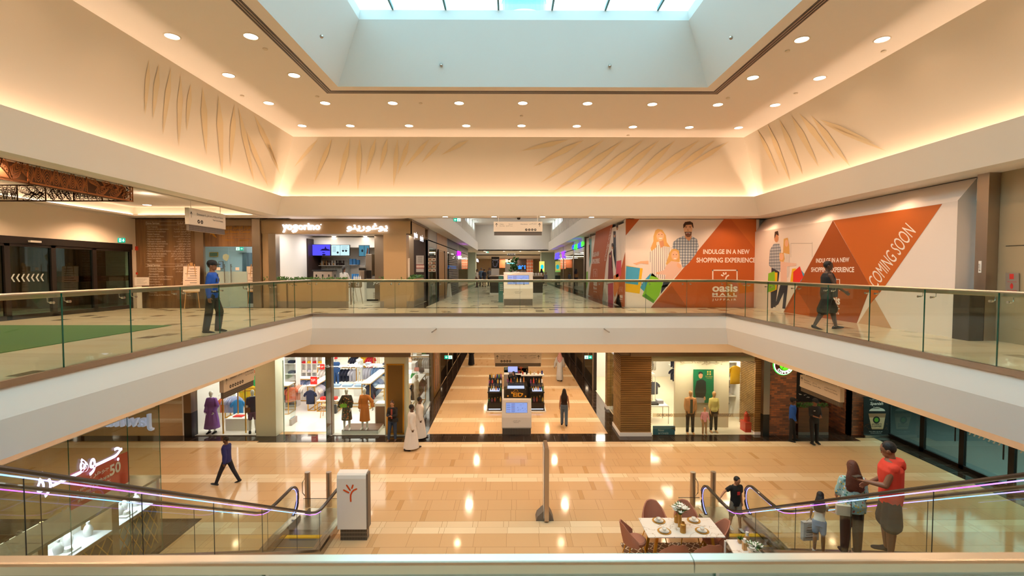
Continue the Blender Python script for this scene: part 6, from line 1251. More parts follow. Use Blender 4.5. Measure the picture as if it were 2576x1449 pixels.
one('counter_top',None,None,lambda m:m.box(K0.x-.05,K1.x+.05,K0.y-.05,K0.y+2.45,UP+1.12,UP+1.17,M_STEEL),parent=t)
for i,u in enumerate((975,994,1026,1062,1088,1110,1188,1215,1242,1269,1295)):
 c=atY(*t3(u,770),K0.y+.1);r=.10 if u in(1026,1062)else .07;one('scalloped_cup','white scalloped paper tub on the upper corridor kiosk, %s'%('large' if r>.09 else 'small'),'cup',lambda m:(m.lathe((c.x,c.y,UP+1.171),[(0,0),(r*.7,0),(r,r*2),(0,r*2)],M_SHOPW,n=10),m.ball((c.x,c.y,UP+1.17+r*2.1),r*.8,M_SHOPW,8,(1,1,.6))),'%s white tubs on the kiosk'%('large' if r>.09 else 'small'),smooth=True)
def _bb(m):
 P=('y',K0.y+1.2);prect(m,bx(t3,790,588,868,706),P,mat('brand black','#15110f',.5),0,.08)
 for u,v,r in((820,640,5),(842,640,5),(828,668,6)):pell(m,*t3(u,v),r,r,P,mat('ring silver','#7a80a8',.3,.5),.082);pell(m,*t3(u,v),r*.62,r*.62,P,mat('brand black','#15110f',.5),.084)
 ptext(m,'PERFUME',bx(t3,798,612,862,620),P,M_SHOPW,lift=.082,bold=.02)
t=thing('brand_pillar','tall black advertising pillar with ring pictures on the upper corridor kiosk','sign',atY(*t3(829,780),K0.y+1.2));one('panel',None,None,_bb,parent=t)
one('pillar_base',None,None,lambda m:prect(m,bx(t3,790,706,868,772),('y',K0.y+1.2),M_SHOPW,0,.3),parent=t)
one('menu_back_panel','pale kiosk back panel with glowing cyan header','sign',lambda m:(prect(m,bx(t3,928,642,1046,770),('y',K0.y+1.9),M_WARM,0,.05),prect(m,bx(t3,945,650,1030,658),('y',K0.y+1.9),emis('cyan header','#7fe8ee',2),.06)))
t=thing('potted_plant','broad leaved green plant on the upper corridor kiosk','plant',atY(*t3(1030,765),K0.y+.6));c=atY(*t3(1030,765),K0.y+.6)
one('foliage',None,None,lambda m:foliage(m,c.x-.3,c.x+.2,c.y-.15,c.y+.15,UP+1.45,.75,60,.26),parent=t);one('pot',None,None,lambda m:m.lathe((c.x,c.y,UP+1.17),[(0,0),(.1,0),(.12,.28),(0,.28)],M_SHOPW,n=12),parent=t)
one('teal_banner','teal standing banner with white lettering beside the upper directory kiosk','banner',lambda m:(prect(m,bx(t3,862,782,908,1012),('y',22.3),mat('banner teal','#3f7d78',.5),0,.04),m.box(atY(*t3(862,1000),22.3).x,atY(*t3(908,1000),22.3).x,22.27,22.34,UP,UP+.3,mat('banner teal','#3f7d78',.5)),[ptext(m,s,bx(t3,874,868+i*18,874+w,878+i*18),('y',22.3),M_SHOPW,lift=.042,bold=.02)for i,(s,w)in enumerate((('PLEASE',30),('SANITIZE',32),('WE CARE',32),('FOR YOU',32)))]))
q0,q1,q2,q3=(atY(*t3(a,b),17.9)for a,b in((812,333),(1306,333),(1306,232),(810,232)))
hanging_sign((q0.x,17.9,q0.z),(q1.x,17.9,q0.z),(q1.x,17.9,q2.z),(q0.x,17.9,q2.z),(0,-1,0),'white hanging direction sign over the mouth of the upper corridor',[('^',.035,.5,.05,.36),('Cineco',.125,.7,.08,.1),('سينما',.31,.7,.08,.13),('Fun City',.125,.5,.1,.12),('مدينة المرح',.255,.5,.135,.14),('West Atrium',.55,.7,.145,.1),('البهو الغربي',.73,.7,.145,.14),('^',.915,.5,.05,.36)],(4,.67,.19,.12),rods=UC-q2.z)
S1=lambda u,v:(1200+u/5.795,860+v/5.796)
q0,q1,q2,q3=(atY(*S1(a,b),18.2)for a,b in((256,310),(938,310),(938,168),(256,168)))
hanging_sign((q0.x,18.2,q0.z),(q1.x,18.2,q0.z),(q1.x,18.2,q2.z),(q0.x,18.2,q2.z),(0,-1,0),'white hanging direction sign over the mouth of the lower corridor',[('^',.035,.45,.05,.36),('Carrefour',.125,.7,.11,.1),('كارفور',.27,.7,.08,.13),('Cineco',.125,.5,.08,.1),('سينما',.27,.5,.07,.12),('West Atrium',.54,.7,.145,.1),('البهو الغربي',.73,.7,.15,.14),('Max',.64,.5,.05,.1),('ماكس',.79,.5,.09,.12),('^',.915,.45,.05,.36)],(4,.15,.2,.115),rods=LC-q2.z)
for(a,b,w,d,z,lb)in((1128,903,.33,-1,0,'left green exit sign with an arrow over the lower corridor'),(1480,903,.33,1,0,'right green exit sign with an arrow over the lower corridor')):p=atY(a,b,18.4);exit_sign(p.x,18.4,p.z,.30,d,lb,LC-p.z-.13)
p=atY(1150,557,18.4);exit_sign(p.x,18.4,p.z,.28,-1,'green exit sign with a left arrow at the mouth of the upper corridor',UC-p.z-.12)
p=atY(*t3(748,548),50);exit_sign(p.x,49.9,p.z,.3,1,'tiny distant green exit sign at the end of the upper corridor',.4)
q=atY(*t3(990,576),50);one('direction_sign','tiny distant hanging sign with four round icons at the end of the upper corridor','sign',lambda m:(prect(m,bx(t3,948,552,1032,570),('y',49.8),mat('sign face','#e0d5c6',.4),0,.1),prect(m,bx(t3,952,570,1028,578),('y',49.8),M_DARK,0,.08),[pell(m,*t3(964+i*17,562),1.4,1.4,('y',49.8),M_DARK,.102,n=10)for i in range(4)],m.box(q.x-.02,q.x+.02,49.75,49.8,q.z+.5,UC,M_SHOPW)))
p=atZ(1305,546,UC);one('dome_camera','small dark dome camera under the soffit at the mouth of the upper corridor','security camera',lambda m:(m.cyl((p.x,p.y,UC-.03),(p.x,p.y,UC),.09,M_SHOPW,n=14),m.ball((p.x,p.y,UC-.04),.07,M_BLACK,12)),smooth=True)
a=atX(563,988,-8.2);z0,z1=a.z,atX(563,945,-8.2).z;b=atX(640,960,-8.2)
hanging_sign((-8.2,a.y,z0),(-8.2,b.y,z0),(-8.2,b.y,z1+.02),(-8.2,a.y,z1+.02),(1,0,0),'white hanging direction sign in front of the purple dress window',[('^',.06,.4,.05,.38),('Entrance 2',.2,.62,.2,.12),('مدخل',.45,.62,.12,.14),('شكراً لتسوقكم',.68,.62,.28,.15),('Thank You for Shopping',.68,.44,.28,.1)],(6,.2,.2,.1),rods=LC-z1-.02)
a=atX(2012,980,9.2);b=atX(2113,1010,9.2);z1=atX(2012,942,9.2).z;z0=atX(2012,972,9.2).z
a=atX(2012,975,9.2);b2=atX(2113,1012,9.2)
hanging_sign((9.2,a.y,z0),(9.2,b2.y,z0),(9.2,b2.y,z1),(9.2,a.y,z1),(-1,0,0),'white hanging direction sign in front of the coffee shop',[('^',.03,.5,.05,.36),('Entrance 1',.12,.64,.16,.12),('Level Parking',.12,.44,.18,.12),('مدخل',.33,.64,.12,.14),('مواقف السيارات',.33,.44,.22,.14),('شكراً لتسوقكم',.64,.64,.28,.15),('Thank You for Shopping',.64,.44,.3,.12)],None,rods=LC-z1)
# ================================================================ hoardings
OR=mat('hoarding orange','#b4561a',.55);OR2=mat('hoarding orange light','#c06220',.55);OR3=mat('hoarding orange dark','#984814',.55);HW=mat('hoarding white','#ecdfd6',.6)
SK=mat('print skin','#d79a76',.6);SK2=mat('print skin light','#e8b592',.6);HB=mat('print blonde','#d8a860',.6);HD=mat('print dark hair','#3a2418',.6);PW=mat('print white','#f2e8e0',.6);PD=mat('print navy','#2a3044',.6)
def stripe_mat(name,a,b,fx,fz,w=.5,c=None):
 m=mat(name,a,.6);n=NT(m);s=n.f('ADD',n.X,n.Y);k=n.f('LESS_THAN',n.f('FRACT',n.f('MULTIPLY',s,fx)),w)if fx else None;k2=n.f('LESS_THAN',n.f('FRACT',n.f('MULTIPLY',n.Z,fz)),w)if fz else None
 if k and k2:
  cc=n.mix(n.f('MULTIPLY',k,.6),lin(a),lin(b));cc=n.mix(n.f('MULTIPLY',k2,.5),cc,lin(c or b))
 else:cc=n.mix(k or k2,lin(a),lin(b))
 n.put(n.b.inputs['Base Color'],cc);return m
PLAID=stripe_mat('print plaid','#c8cdd0','#3f5f86',9,9,.5,'#2a3a58');STRP=stripe_mat('print stripes','#efe6df','#8a7c80',12,0,.25)
BAGC={'y':'#e8b81c','b':'#3f9ec8','g':'#7fc030','r':'#d8322c','G':'#4a8a1c','o':'#e08030','m':'#c83a5a'}
def logo(m,T,q,P,ma,L=.006,small=False):
 u0,v0,u1,v1=q;w=u1-u0;h=v1-v0;t=w*.045
 for r in((u0,v0,u1,v0+t),(u0,v0,u0+t,v0+h*.34),(u1-t,v0,u1,v0+h*.34)):prect(m,bx(T,*r),P,ma,L)
 cx=u0+w*.52;
 for a,b in(((-.17,.16),(-.08,.20)),((-.09,.09),(-.04,.16)),((.02,.08),(.01,.15)),((.14,.17),(.04,.22)),((.04,.22),(.0,.33))):
  p0=(cx+a[0]*w,v0+a[1]*h);p1=(cx+b[0]*w,v0+b[1]*h);dx,dy=p1[0]-p0[0],p1[1]-p0[1];l=math.hypot(dx,dy);nx,ny=-dy/l*t*.6,dx/l*t*.6;ppoly(m,[T(p0[0]-nx,p0[1]-ny),T(p1[0]-nx,p1[1]-ny),T(p1[0]+nx,p1[1]+ny),T(p0[0]+nx,p0[1]+ny)],P,ma,L)
 ptext(m,'oasis',bx(T,u0,v0+h*.46,u1,v0+h*.70),P,ma,bold=.03,lift=L);ptext(m,'M A L L',bx(T,u0,v0+h*.73,u1-w*.03,v0+h*.82),P,ma,bold=.04,lift=L);prect(m,bx(T,u0,v0+h*.835,u1-w*.03,v0+h*.86),P,ma,L);ptext(m,'J U F F A I R',bx(T,u0,v0+h*.91,u1-w*.05,v0+h*.99),P,ma,bold=.01,lift=L)
def pol(m,T,P,ma,L,*uv):ppoly(m,[T(uv[i],uv[i+1])for i in range(0,len(uv),2)],P,ma,L)
def _h1(m):
 yy=YB-.12;P=('y',yy);T=t4;x0=atY(*T(538,400),yy).x;x1=atY(*T(1858,400),yy).x;m.box(x0,x1+.12,yy,YB+.2,UP,UC-.02,HW)
 E=lambda u,v,rx,ry,ma,L,a0=0,a1=360:pell(m,*T(u,v),rx/4.025,ry/4.025,P,ma,L,a0,a1)
 pol(m,T,P,OR,.003,540,180,700,180,540,372);pol(m,T,P,OR,.003,1552,185,1862,186,1856,640,1840,1103,792,1103);pol(m,T,P,OR2,.004,1590,186,1862,186,1858,520);pol(m,T,P,OR3,.004,792,1103,1005,880,1165,1103)
 b={k:mat('bag '+k,v,.5)for k,v in BAGC.items()}
 pol(m,T,P,b['y'],.005,545,675,712,706,680,962,535,940);pol(m,T,P,b['b'],.006,545,682,684,702,664,872,536,856);pol(m,T,P,b['b'],.005,800,745,720,835,685,900,725,940,790,850);pol(m,T,P,b['g'],.006,805,750,915,850,880,975,820,1058,705,985,760,850);pol(m,T,P,b['G'],.0065,705,985,820,1058,830,1030,740,960)
 pol(m,T,P,PLAID,.005,1120,378,1205,376,1262,410,1280,480,1250,560,1180,650,1118,705,1085,600,1010,500,1020,440,1060,405);pol(m,T,P,SK,.006,1140,340,1205,340,1206,395,1180,430,1140,395);E(1170,300,44,72,SK2,.007)
 pol(m,T,P,HD,.008,1122,300,1122,262,1140,236,1190,228,1220,245,1226,300,1216,290,1205,262,1150,266,1132,290);pol(m,T,P,mat('print beard','#6b4432',.6),.0075,1135,335,1208,335,1204,365,1185,388,1160,388,1142,368);E(1170,345,22,15,PW,.009,180,360);E(1170,349,17,12,mat('print mouth','#7a2a20',.6),.0095,180,360)
 for u in(1150,1192):E(u,292,6,3.5,HD,.009);pol(m,T,P,HD,.009,u-12,280,u+10,276,u+11,280,u-12,285)
 pol(m,T,P,SK,.009,1166,300,1178,325,1162,325)
 pol(m,T,P,STRP,.006,860,465,940,470,1000,490,990,560,960,640,935,820,795,780,790,640,765,665,780,560,800,500);pol(m,T,P,HB,.007,865,305,910,315,945,370,955,440,990,490,930,480,920,420,850,440,850,490,800,530,792,500,820,430,820,380,840,320)
 pol(m,T,P,SK,.0065,875,420,925,420,935,475,890,500);E(888,372,38,58,SK2,.008);pol(m,T,P,HB,.009,848,372,846,335,868,308,905,316,925,345,926,360,890,330,862,350);E(892,395,19,12,PW,.0095,180,360)
 for u in(874,906):E(u,362,5,3.5,HD,.0095)
 pol(m,T,P,SK2,.007,770,628,690,632,640,650,610,652,650,672,690,655,770,664)
 pol(m,T,P,HB,.009,1040,505,1078,525,1086,580,1085,640,1040,640,1000,640,965,680,945,660,965,600,985,540,1005,512);pol(m,T,P,mat('print pink','#e4bfae',.6),.0095,1000,630,1075,640,1108,690,1100,720,1000,830,930,830,945,770,870,765,860,745,930,720,945,680);E(1036,575,36,48,SK2,.010);E(1038,600,15,10,PW,.011,180,360)
 for u in(1022,1052):E(u,566,5,3.5,HD,.011)
 pol(m,T,P,SK2,.0105,1060,648,1100,668,1104,690,1080,705,1056,680);pol(m,T,P,SK2,.0105,846,742,880,745,876,768,850,762)
 pol(m,T,P,PD,.004,905,880,975,862,892,965);pol(m,T,P,PD,.004,925,820,1000,830,960,890,905,900)
 ptext(m,'INDULGE IN A NEW',bx(T,1323,512,1792,560),P,PW,bold=.025,lift=.006);ptext(m,'SHOPPING EXPERIENCE',bx(T,1255,596,1854,646),P,PW,bold=.025,lift=.006);logo(m,T,(1415,718,1672,1040),P,PW)
one('hoarding_panel','large printed hoarding of a laughing family with shopping bags facing the camera','hoarding',_h1)
def _h2(m):
 xx=4.64;P=('x',xx);T=t4;x=atY(*t4(538,400),YB-.12).x;y1=atX(*T(140,700),xx).y;m.box(xx,xx+.15,YB-.1,y1,UP,UC-.15,HW)
 pol(m,T,P,OR,.004,240,318,412,240,340,660,300,1060,160,975,190,700,230,400);pol(m,T,P,mat('hoarding grey','#c9bdae',.6),.003,330,900,355,1010,330,1060,290,1010);pol(m,T,P,OR,.003,535,540,530,1095,480,1090,440,1060,480,760);pol(m,T,P,OR3,.003,420,1055,470,960,500,1095)
 for pts,c in(((440,260,468,262,472,420,486,520,488,640,470,640,440,480),PW),((415,330,440,330,445,620,440,720,415,560),PD),((400,440,418,460,440,740,430,800,400,700),PW),((370,560,400,520,415,810,360,815),mat('print maroon','#7a2430',.6)),((170,400,196,390,190,640,172,700),mat('print aqua','#6fa8a8',.6)),((165,470,178,460,178,560,165,640),SK)):pol(m,T,P,c,.005,*pts)
 for u,v,rx,ry in((455,285,11,34),(428,360,9,34),(407,480,9,32),(385,570,8,26),(188,385,6,26)):pell(m,*T(u,v),rx/4.025,ry/4.025,P,SK,.007);pell(m,*T(u-1,v-12),rx/4.025,ry*.62/4.025,P,HD,.0075)
 for pts,c in(((448,632,496,622,494,780,440,800),'m'),((418,780,468,755,470,900,430,1000,418,960),'o'),((360,860,414,850,414,1095,362,1060),'m'),((142,740,158,735,155,860,140,930),'g')):pol(m,T,P,mat('bag '+c,BAGC[c],.5),.006,*pts)
 m.text('INDULGE IN A NEW',(xx,atX(*T(204,590),xx).y,atX(*T(204,590),xx).z),abs(atX(*T(204,590),xx).y-atX(*T(270,590),xx).y),.24,PW,'-x',bold=.02,lift=.007);m.text('SHOPPING EXPERIENCE',(xx,atX(*T(196,660),xx).y,atX(*T(196,660),xx).z),abs(atX(*T(196,660),xx).y-atX(*T(276,660),xx).y),.26,PW,'-x',bold=.02,lift=.007)
 logo(m,T,(214,712,250,950),P,PW,.007);logo(m,T,(480,895,510,1045),P,PW,.007)
 a,b,c=atX(*T(335,655),xx),atX(*T(398,330),xx),atX(*T(398,290),xx);U=(b-a).normalized();N=Vector((-1,0,0));V=N.cross(U);m.text('Coming soon',a,(b-a).length,.38,PW,vec=(U,V,N),lift=.007)
one('hoarding_panel','printed hoarding with shoppers along the right side of the upper corridor','hoarding',_h2)
HX=9.88
def _h3(m):
 P=('x',HX);T=t5;hy0=atX(*T(1405,700),HX).y;zt=atX(*T(1405,275),HX).z;m.box(HX,HX+.5,hy0,YB,UP,zt,HW)
 m.loft([[(HX,y,zt),(HX+.42,y,UC-.02),(HX+.5,y,UC-.02),(HX+.5,y,zt)]for y in(hy0,YB)],HW);m.box(HX,10.36,hy0-.01,hy0,UP,zt,HW);m.box(10.3,10.36,hy0-.2,hy0,UP,UC-.05,M_SHOPW)
 pol(m,T,P,OR3,.004,610,400,855,835,760,1083,285,1000,460,680);pol(m,T,P,OR2,.004,612,400,1322,292,940,840,845,955,855,835);pol(m,T,P,mat('hoarding tan','#c9a07c',.6),.004,765,1083,880,905,1000,1118);pol(m,T,P,OR,.0045,380,860,460,985,455,1028,300,1002);
 cl=mat('plan line','#a89c92',.6)
 for q in((335,548,476,550.5),(474,541,476,640),(335,548,336.5,640)):prect(m,bx(T,*q),P,cl,.004)
 ptext(m,'INDULGE IN A NEW',bx(T,500,648,716,676),P,PW,bold=.025,lift=.006);ptext(m,'SHOPPING EXPERIENCE',bx(T,468,705,748,736),P,PW,bold=.025,lift=.006);logo(m,T,(560,782,656,1008),P,PW,.006)
 a=atX(*T(900,858),HX);b=atX(*T(1150,500),HX);U=(b-a);W=U.length;U.normalize();N=Vector((-1,0,0));V=N.cross(U);m.text('COMING SOON',a+V*.05,W*1.04,.42,PW,vec=(U,V,N),lift=.006,bold=.0)
 b={k:mat('bag '+k,v,.5)for k,v in BAGC.items()}
 pol(m,T,P,PLAID,.005,225,552,262,552,272,590,270,735,205,705,192,690,200,590);pol(m,T,P,PD,.0045,210,705,262,735,250,830,235,975,205,970,205,840);pell(m,*T(242,515),5.5,10.5,P,SK,.006);pol(m,T,P,HD,.007,229,500,232,474,252,468,258,500,240,490,231,520)
 pol(m,T,P,STRP,.0055,285,590,330,600,322,770,300,775,280,690);pol(m,T,P,HB,.006,290,520,315,512,326,560,328,620,285,610);pell(m,*T(308,548),4.5,9,P,SK2,.007);pol(m,T,P,mat('print pink','#e4bfae',.6),.008,268,660,300,672,372,680,370,695,310,700,310,805,270,800);pell(m,*T(276,636),5,9,P,SK2,.0085);pol(m,T,P,HB,.0082,262,612,290,610,296,650,290,670,264,665,262,640)
 pol(m,T,P,PD,.005,272,800,318,805,300,975,280,975,290,870,245,965,235,950)
 for u,v in((228,975),(284,985),(252,960)):pell(m,*T(u,v),4,4.5,P,PW,.006)
 pol(m,T,P,b['y'],.0085,215,735,250,740,245,850,200,870,190,800);pol(m,T,P,b['g'],.009,190,745,232,730,235,850,182,870);pol(m,T,P,b['b'],.007,385,700,425,750,400,800);pol(m,T,P,b['y'],.0075,345,715,370,712,350,812,330,812);pol(m,T,P,b['r'],.008,352,735,395,698,418,768,385,812,350,812)
one('hoarding_panel','long printed hoarding reading COMING SOON along the upper right walkway','hoarding',_h3)
a=atX(*t5(1590,700),10.3);b=atX(*t5(1668,700),10.3)
one('steel_column','brushed steel column with a PULL plate beside the long hoarding','column',lambda m:(m.box(10.1,10.34,min(a.y,b.y),max(a.y,b.y),UP,UC,M_STEEL),m.box(10.09,10.1,(a.y+b.y)/2-.03,(a.y+b.y)/2+.03,UP+1.45,UP+1.7,M_SHOPW),m.text('PULL',(10.088,(a.y+b.y)/2+.02,UP+1.48),.04,.16,M_BLACK,vec=(Vector((0,-1,0)),Vector((0,0,1)),Vector((-1,0,0))))))
one('litter_bin','dark grey square litter bin beside the steel column on the upper right','bin',lambda m:m.box(9.75,10.07,a.y-.28,a.y+.1,UP,UP+1.0,mat('bin grey','#3c3632',.5)),bevel=.01)
def _fs(m):
 P=('x',10.33);prect(m,bx(t5,1736,742,1822,870),P,mat('sign silver','#b0a69c',.3,.6),0,.01);r=mat('sign red','#c8302a',.5);prect(m,bx(t5,1762,748,1790,782),P,r,.012);ptext(m,'FIRE HOSE REEL',bx(t5,1748,796,1810,802),P,r,lift=.012);pell(m,*t5(1776,828),4,7,P,r,.012);prect(m,bx(t5,1773,808,1779,816),P,r,.012);ptext(m,'FIRE EXTINGUISHER',bx(t5,1748,852,1810,858),P,r,lift=.012)
one('fire_sign','silver sign with red fire hose and extinguisher symbols on the stone wall','sign',_fs)
# ================================================================ JEWELLERY SHOP (lower left)
JX,JY=-8.38,11.35
M_BROW=mat('bronze brown','#8a6d45',.4,.5)
struct('wall_jewellery',lambda m:(m.box(-16,-15.9,-6,JY,0,LC,M_DKBR),m.box(-16,JX-.1,-6,-5.9,0,LC,M_DKBR),m.box(-15.9,JX-.05,-6,JY-.05,LC-.3,LC-.25,M_CEIL),m.box(-8.75,-8.5,6.3,6.75,0,LC,M_DKBR)))
struct('floor_jewellery',lambda m:m.box(-15.9,-9.0,-5.9,JY-.05,0,.012,mat('shop wood floor','#6e4a3a',.35)))
for y in(9.5,5.5):lamp('AREA',(-11.5,y,LC-.33),190,(1,.85,.68),1.0,sy=1.0)
jy=[JY,10.4,9.0,7.6]
for i,(a,b)in enumerate(zip(jy[:-1],jy[1:])):one('shop_window_pane','tall glass pane along the front of the jewellery shop, %s from its corner'%('first','second','third')[i],'window',lambda m:(m.box(JX-.006,JX+.006,b+.006,a-.006,.02,3.6,M_GL),m.box(JX-.007,JX+.007,a-.010,a-.006,.02,3.6,M_GLE)))
for i,(a,b)in enumerate(((-8.38,-9.7),(-9.7,-11.2),(-11.2,-12.7))):one('shop_window_pane','glass pane on the passage side of the jewellery shop, %s from its corner'%('first','second','third')[i],'window',lambda m:(m.box(b+.006,a-.006,JY-.006,JY+.006,.02,3.6,M_GL),))
def jtext(m):
 E=mat('silver letters','#c9c4cc',.3,.2,emit='#b0b4d8',es=.5);P0=atY(385,1092,JY+.05);P1=atY(228,1092,JY+.05);m.text('Jawhara',(P0.x,JY+.02,atY(385,1085,JY).z),P0.x-P1.x,atY(385,1050,JY).z-atY(385,1092,JY).z,E,'+y',bold=.015,depth=.1)
one('shop_lettering','large silver name letters on the passage side of the jewellery shop, seen from behind','sign',jtext)
def jar(m):
 E=emis('violet white neon','#e0d0ff',2.2);a=atX(88,1222,JX);b=atX(304,1140,JX);z0=atX(300,1145,JX).z
 m.text('جــــوهـــــرة',(JX+.02,a.y,z0-.12),b.y-a.y,.50,E,'+x',bold=.012,depth=.01)
one('lit_shop_sign','glowing violet white Arabic name sign on the front glass of the jewellery shop','sign',jar)
def jr(m):
 P=('x',JX-.08);R=mat('poster red','#c2402e',.5);a=atX(176,1280,JX-.08);q=[(176,1188),(322,1136),(326,1213),(176,1282)];ppoly(m,[(178,1284),(325,1211),(322,1135),(176,1192)],P,R,0,.01)
 y0,y1=atX(284,1190,JX).y,atX(312,1190,JX).y;z=atX(298,1192,JX).z;zz=atX(298,1164,JX).z;m.text('50',(JX-.07,y0,z),y1-y0,zz-z,PW,'+x',bold=.03,lift=.004);m.text('جوهرة',(JX-.07,atX(235,1180,JX).y,zz-.1),.45,.12,PW,'+x',lift=.004);m.text('Jawhara',(JX-.07,atX(240,1180,JX).y,zz-.26),.4,.1,PW,'+x',lift=.004);m.text('up to',(JX-.07,atX(268,1180,JX).y,z-.02),.16,.07,PW,'+x',lift=.004);m.text('%',(JX-.07,atX(276,1180,JX).y,z-.14),.1,.09,PW,'+x',lift=.004)
 for i in range(3):o=atX(186+4*i,1243+11*i,JX-.08);m.text('on selected items',(JX-.07,o.y,o.z),.62-.12*i,.07,PW,'+x',lift=.004)
one('sale_poster','red sale poster reading 50 on the jewellery shop window','poster',jr)
cx1=-8.55;cx0=-9.25;cyA=atX(400,1205,cx1).y;ht=atX(400,1202,cx1).z
def jcab(y0,y1,label,first):
 t=thing('display_cabinet',label,'display cabinet',((cx0+cx1)/2,(y0+y1)/2,0))
 one('cabinet_frame',None,None,lambda m:(m.box(cx0,cx1,y0,y0+.09,0,ht,M_BROW),m.box(cx0,cx1,y1-.09,y1,0,ht,M_BROW),m.box(cx0,cx1,y0,y1,ht-.62,ht-.54,M_BROW),m.box(cx0,cx1,y0,y1,0,.12,M_BROW),m.box(cx0,cx0+.03,y0,y1,0,ht,M_SHOPW),m.box(cx0,cx1,y0+.09,y1-.09,ht-.54,ht-.53,mat('display white glow','#f4effa',.5,emit='#e4d8ff',es=.35))),parent=t)  # display floor is given a faint glow though it is no lamp
 one('cabinet_top',None,None,lambda m:m.box(cx0-.03,cx1+.05,y0-.01,y1+.01,ht,ht+.06,mat('cabinet top grey','#958a78',.22)),parent=t)
 one('front_glass',None,None,lambda m:m.box(cx1-.02,cx1-.012,y0+.09,y1-.09,ht-.54,ht,M_GL),parent=t)
 def lat(m):
  z0,z1=.12,ht-.62;n=5;w=(y1-y0-.18)/n
  for k in range(-n,2*n):
   for s in(1,-1):
    ya,yb=y0+.09+k*w,y0+.09+(k+s*2.4)*w;P0=Vector((cx1,ya,z0));P1=Vector((cx1,yb,z1));lo,hi=0,1;d=P1-P0
    if abs(d.y)>1e-6:
     a=((y0+.09)-P0.y)/d.y;b=((y1-.09)-P0.y)/d.y;lo=max(0,min(a,b));hi=min(1,max(a,b))
    if hi>lo:m.cyl(P0+d*lo,P0+d*hi,.01,M_GOLD,n=4)
 one('lattice',None,None,lat,parent=t)
 lamp('AREA',((cx0+cx1)/2,(y0+y1)/2,ht-.02),16,(.95,.88,1),.3,sy=1.0);return t
c1=cyA;L=[cyA,cyA-1.3,cyA-2.9,cyA-4.5]
ST=mat('bust white','#f2ecf2',.5)
for i in range(3):
 jcab(L[i+1],L[i],'bronze framed jewellery display cabinet, %s from the glass corner'%('first','second','third')[i],i==0)
 for j in range(4):
  y=L[i+1]+.3+j*(L[i]-L[i+1]-.6)/3;x=cx0+.25+.12*(j%2);z=ht-.528
  one('necklace_bust','white necklace bust in the %s jewellery cabinet'%('first','second','third')[i],'display bust',lambda m:m.lathe((x,y,z),[(0,0),(.07,0),(.09,.12),(.06,.2),(.03,.24),(.035,.3),(.0,.31)],ST,n=12),'busts in the %s cabinet'%('first','second','third')[i],smooth=True)
 y=(L[i]+L[i+1])/2-.1;one('jewellery_tray','low white jewellery tray with a ring cone in the %s cabinet'%('first','second','third')[i],'display tray',lambda m:(m.box(cx1-.3,cx1-.08,y-.16,y+.16,ht-.528,ht-.5,ST),m.lathe((cx1-.2,y,ht-.5),[(0,0),(.08,0),(.06,.06),(.02,.08),(0,.08)],ST,n=12)))
t=thing('salon_chair','white rounded back chair inside the jewellery shop','chair',(-9.9,8.0,0));c=atX(85,1330,-9.5)
one('backrest',None,None,lambda m:m.loft([[(-9.5+.06*math.cos(a),c.y+.27*math.sin(a)*k,z)for a in[2*PI*i/14 for i in range(14)]]for z,k in((.45,.8),(.55,1),(.85,1.0),(.98,.85),(1.0,.4))],M_SHOPW),parent=t,smooth=True)
one('seat',None,None,lambda m:m.box(-10.0,-9.5,c.y-.26,c.y+.26,.42,.5,M_SHOPW),parent=t,bevel=.03)
for sx in(0,1):
 for sy_ in(-1,1):one('leg',None,None,lambda m:m.cyl((-9.95+.4*sx,c.y+.2*sy_,.42),(-9.97+.44*sx,c.y+.23*sy_,.012),.015,M_CHROME,n=6),parent=t)
c=atX(90,1290,-10.2)
t=thing('vanity_table','pale vanity table with chrome legs behind the white chair','table',(c.x,c.y,0));one('table_top',None,None,lambda m:m.box(c.x-.5,c.x+.5,c.y-.6,c.y+.6,.95,1.0,M_SHOPW),parent=t);one('drawer_box',None,None,lambda m:m.box(c.x-.45,c.x+.45,c.y-.55,c.y+.55,.75,.95,M_TAUPE),parent=t)
for sx in(-1,1):
 for sy_ in(-1,1):one('leg',None,None,lambda m:m.box(c.x+sx*.45-.03,c.x+sx*.45+.03,c.y+sy_*.55-.03,c.y+sy_*.55+.03,.012,.75,M_SHOPW),parent=t)
def _sil(m):
 for i in range(26):a=Vector((c.x+random.uniform(-.4,.4),c.y+random.uniform(-.5,.5),1.0));m.ball(a+Vector((0,0,.06)),random.uniform(.03,.07),M_CHROME,8,(1,1,random.uniform(.5,1.8)))
 for k in range(3):m.tube([(c.x+.2,c.y+.1+.12*k,1.0),(c.x+.3,c.y+.3+.12*k,1.45)],.012,M_CHROME)
tag(one('silver_ornaments','heap of silver ornaments and a small chrome rack on the vanity table','ornaments',_sil,smooth=True),kind='stuff')
one('curved_glass_rail','round curved chrome rail reflected beside the vanity table','rail',lambda m:m.tube([(-9.0,7.4+.5*math.cos(a),1.4+.5*math.sin(a))for a in[2*PI*i/24 for i in range(24)]],.012,M_CHROME,closed=True))
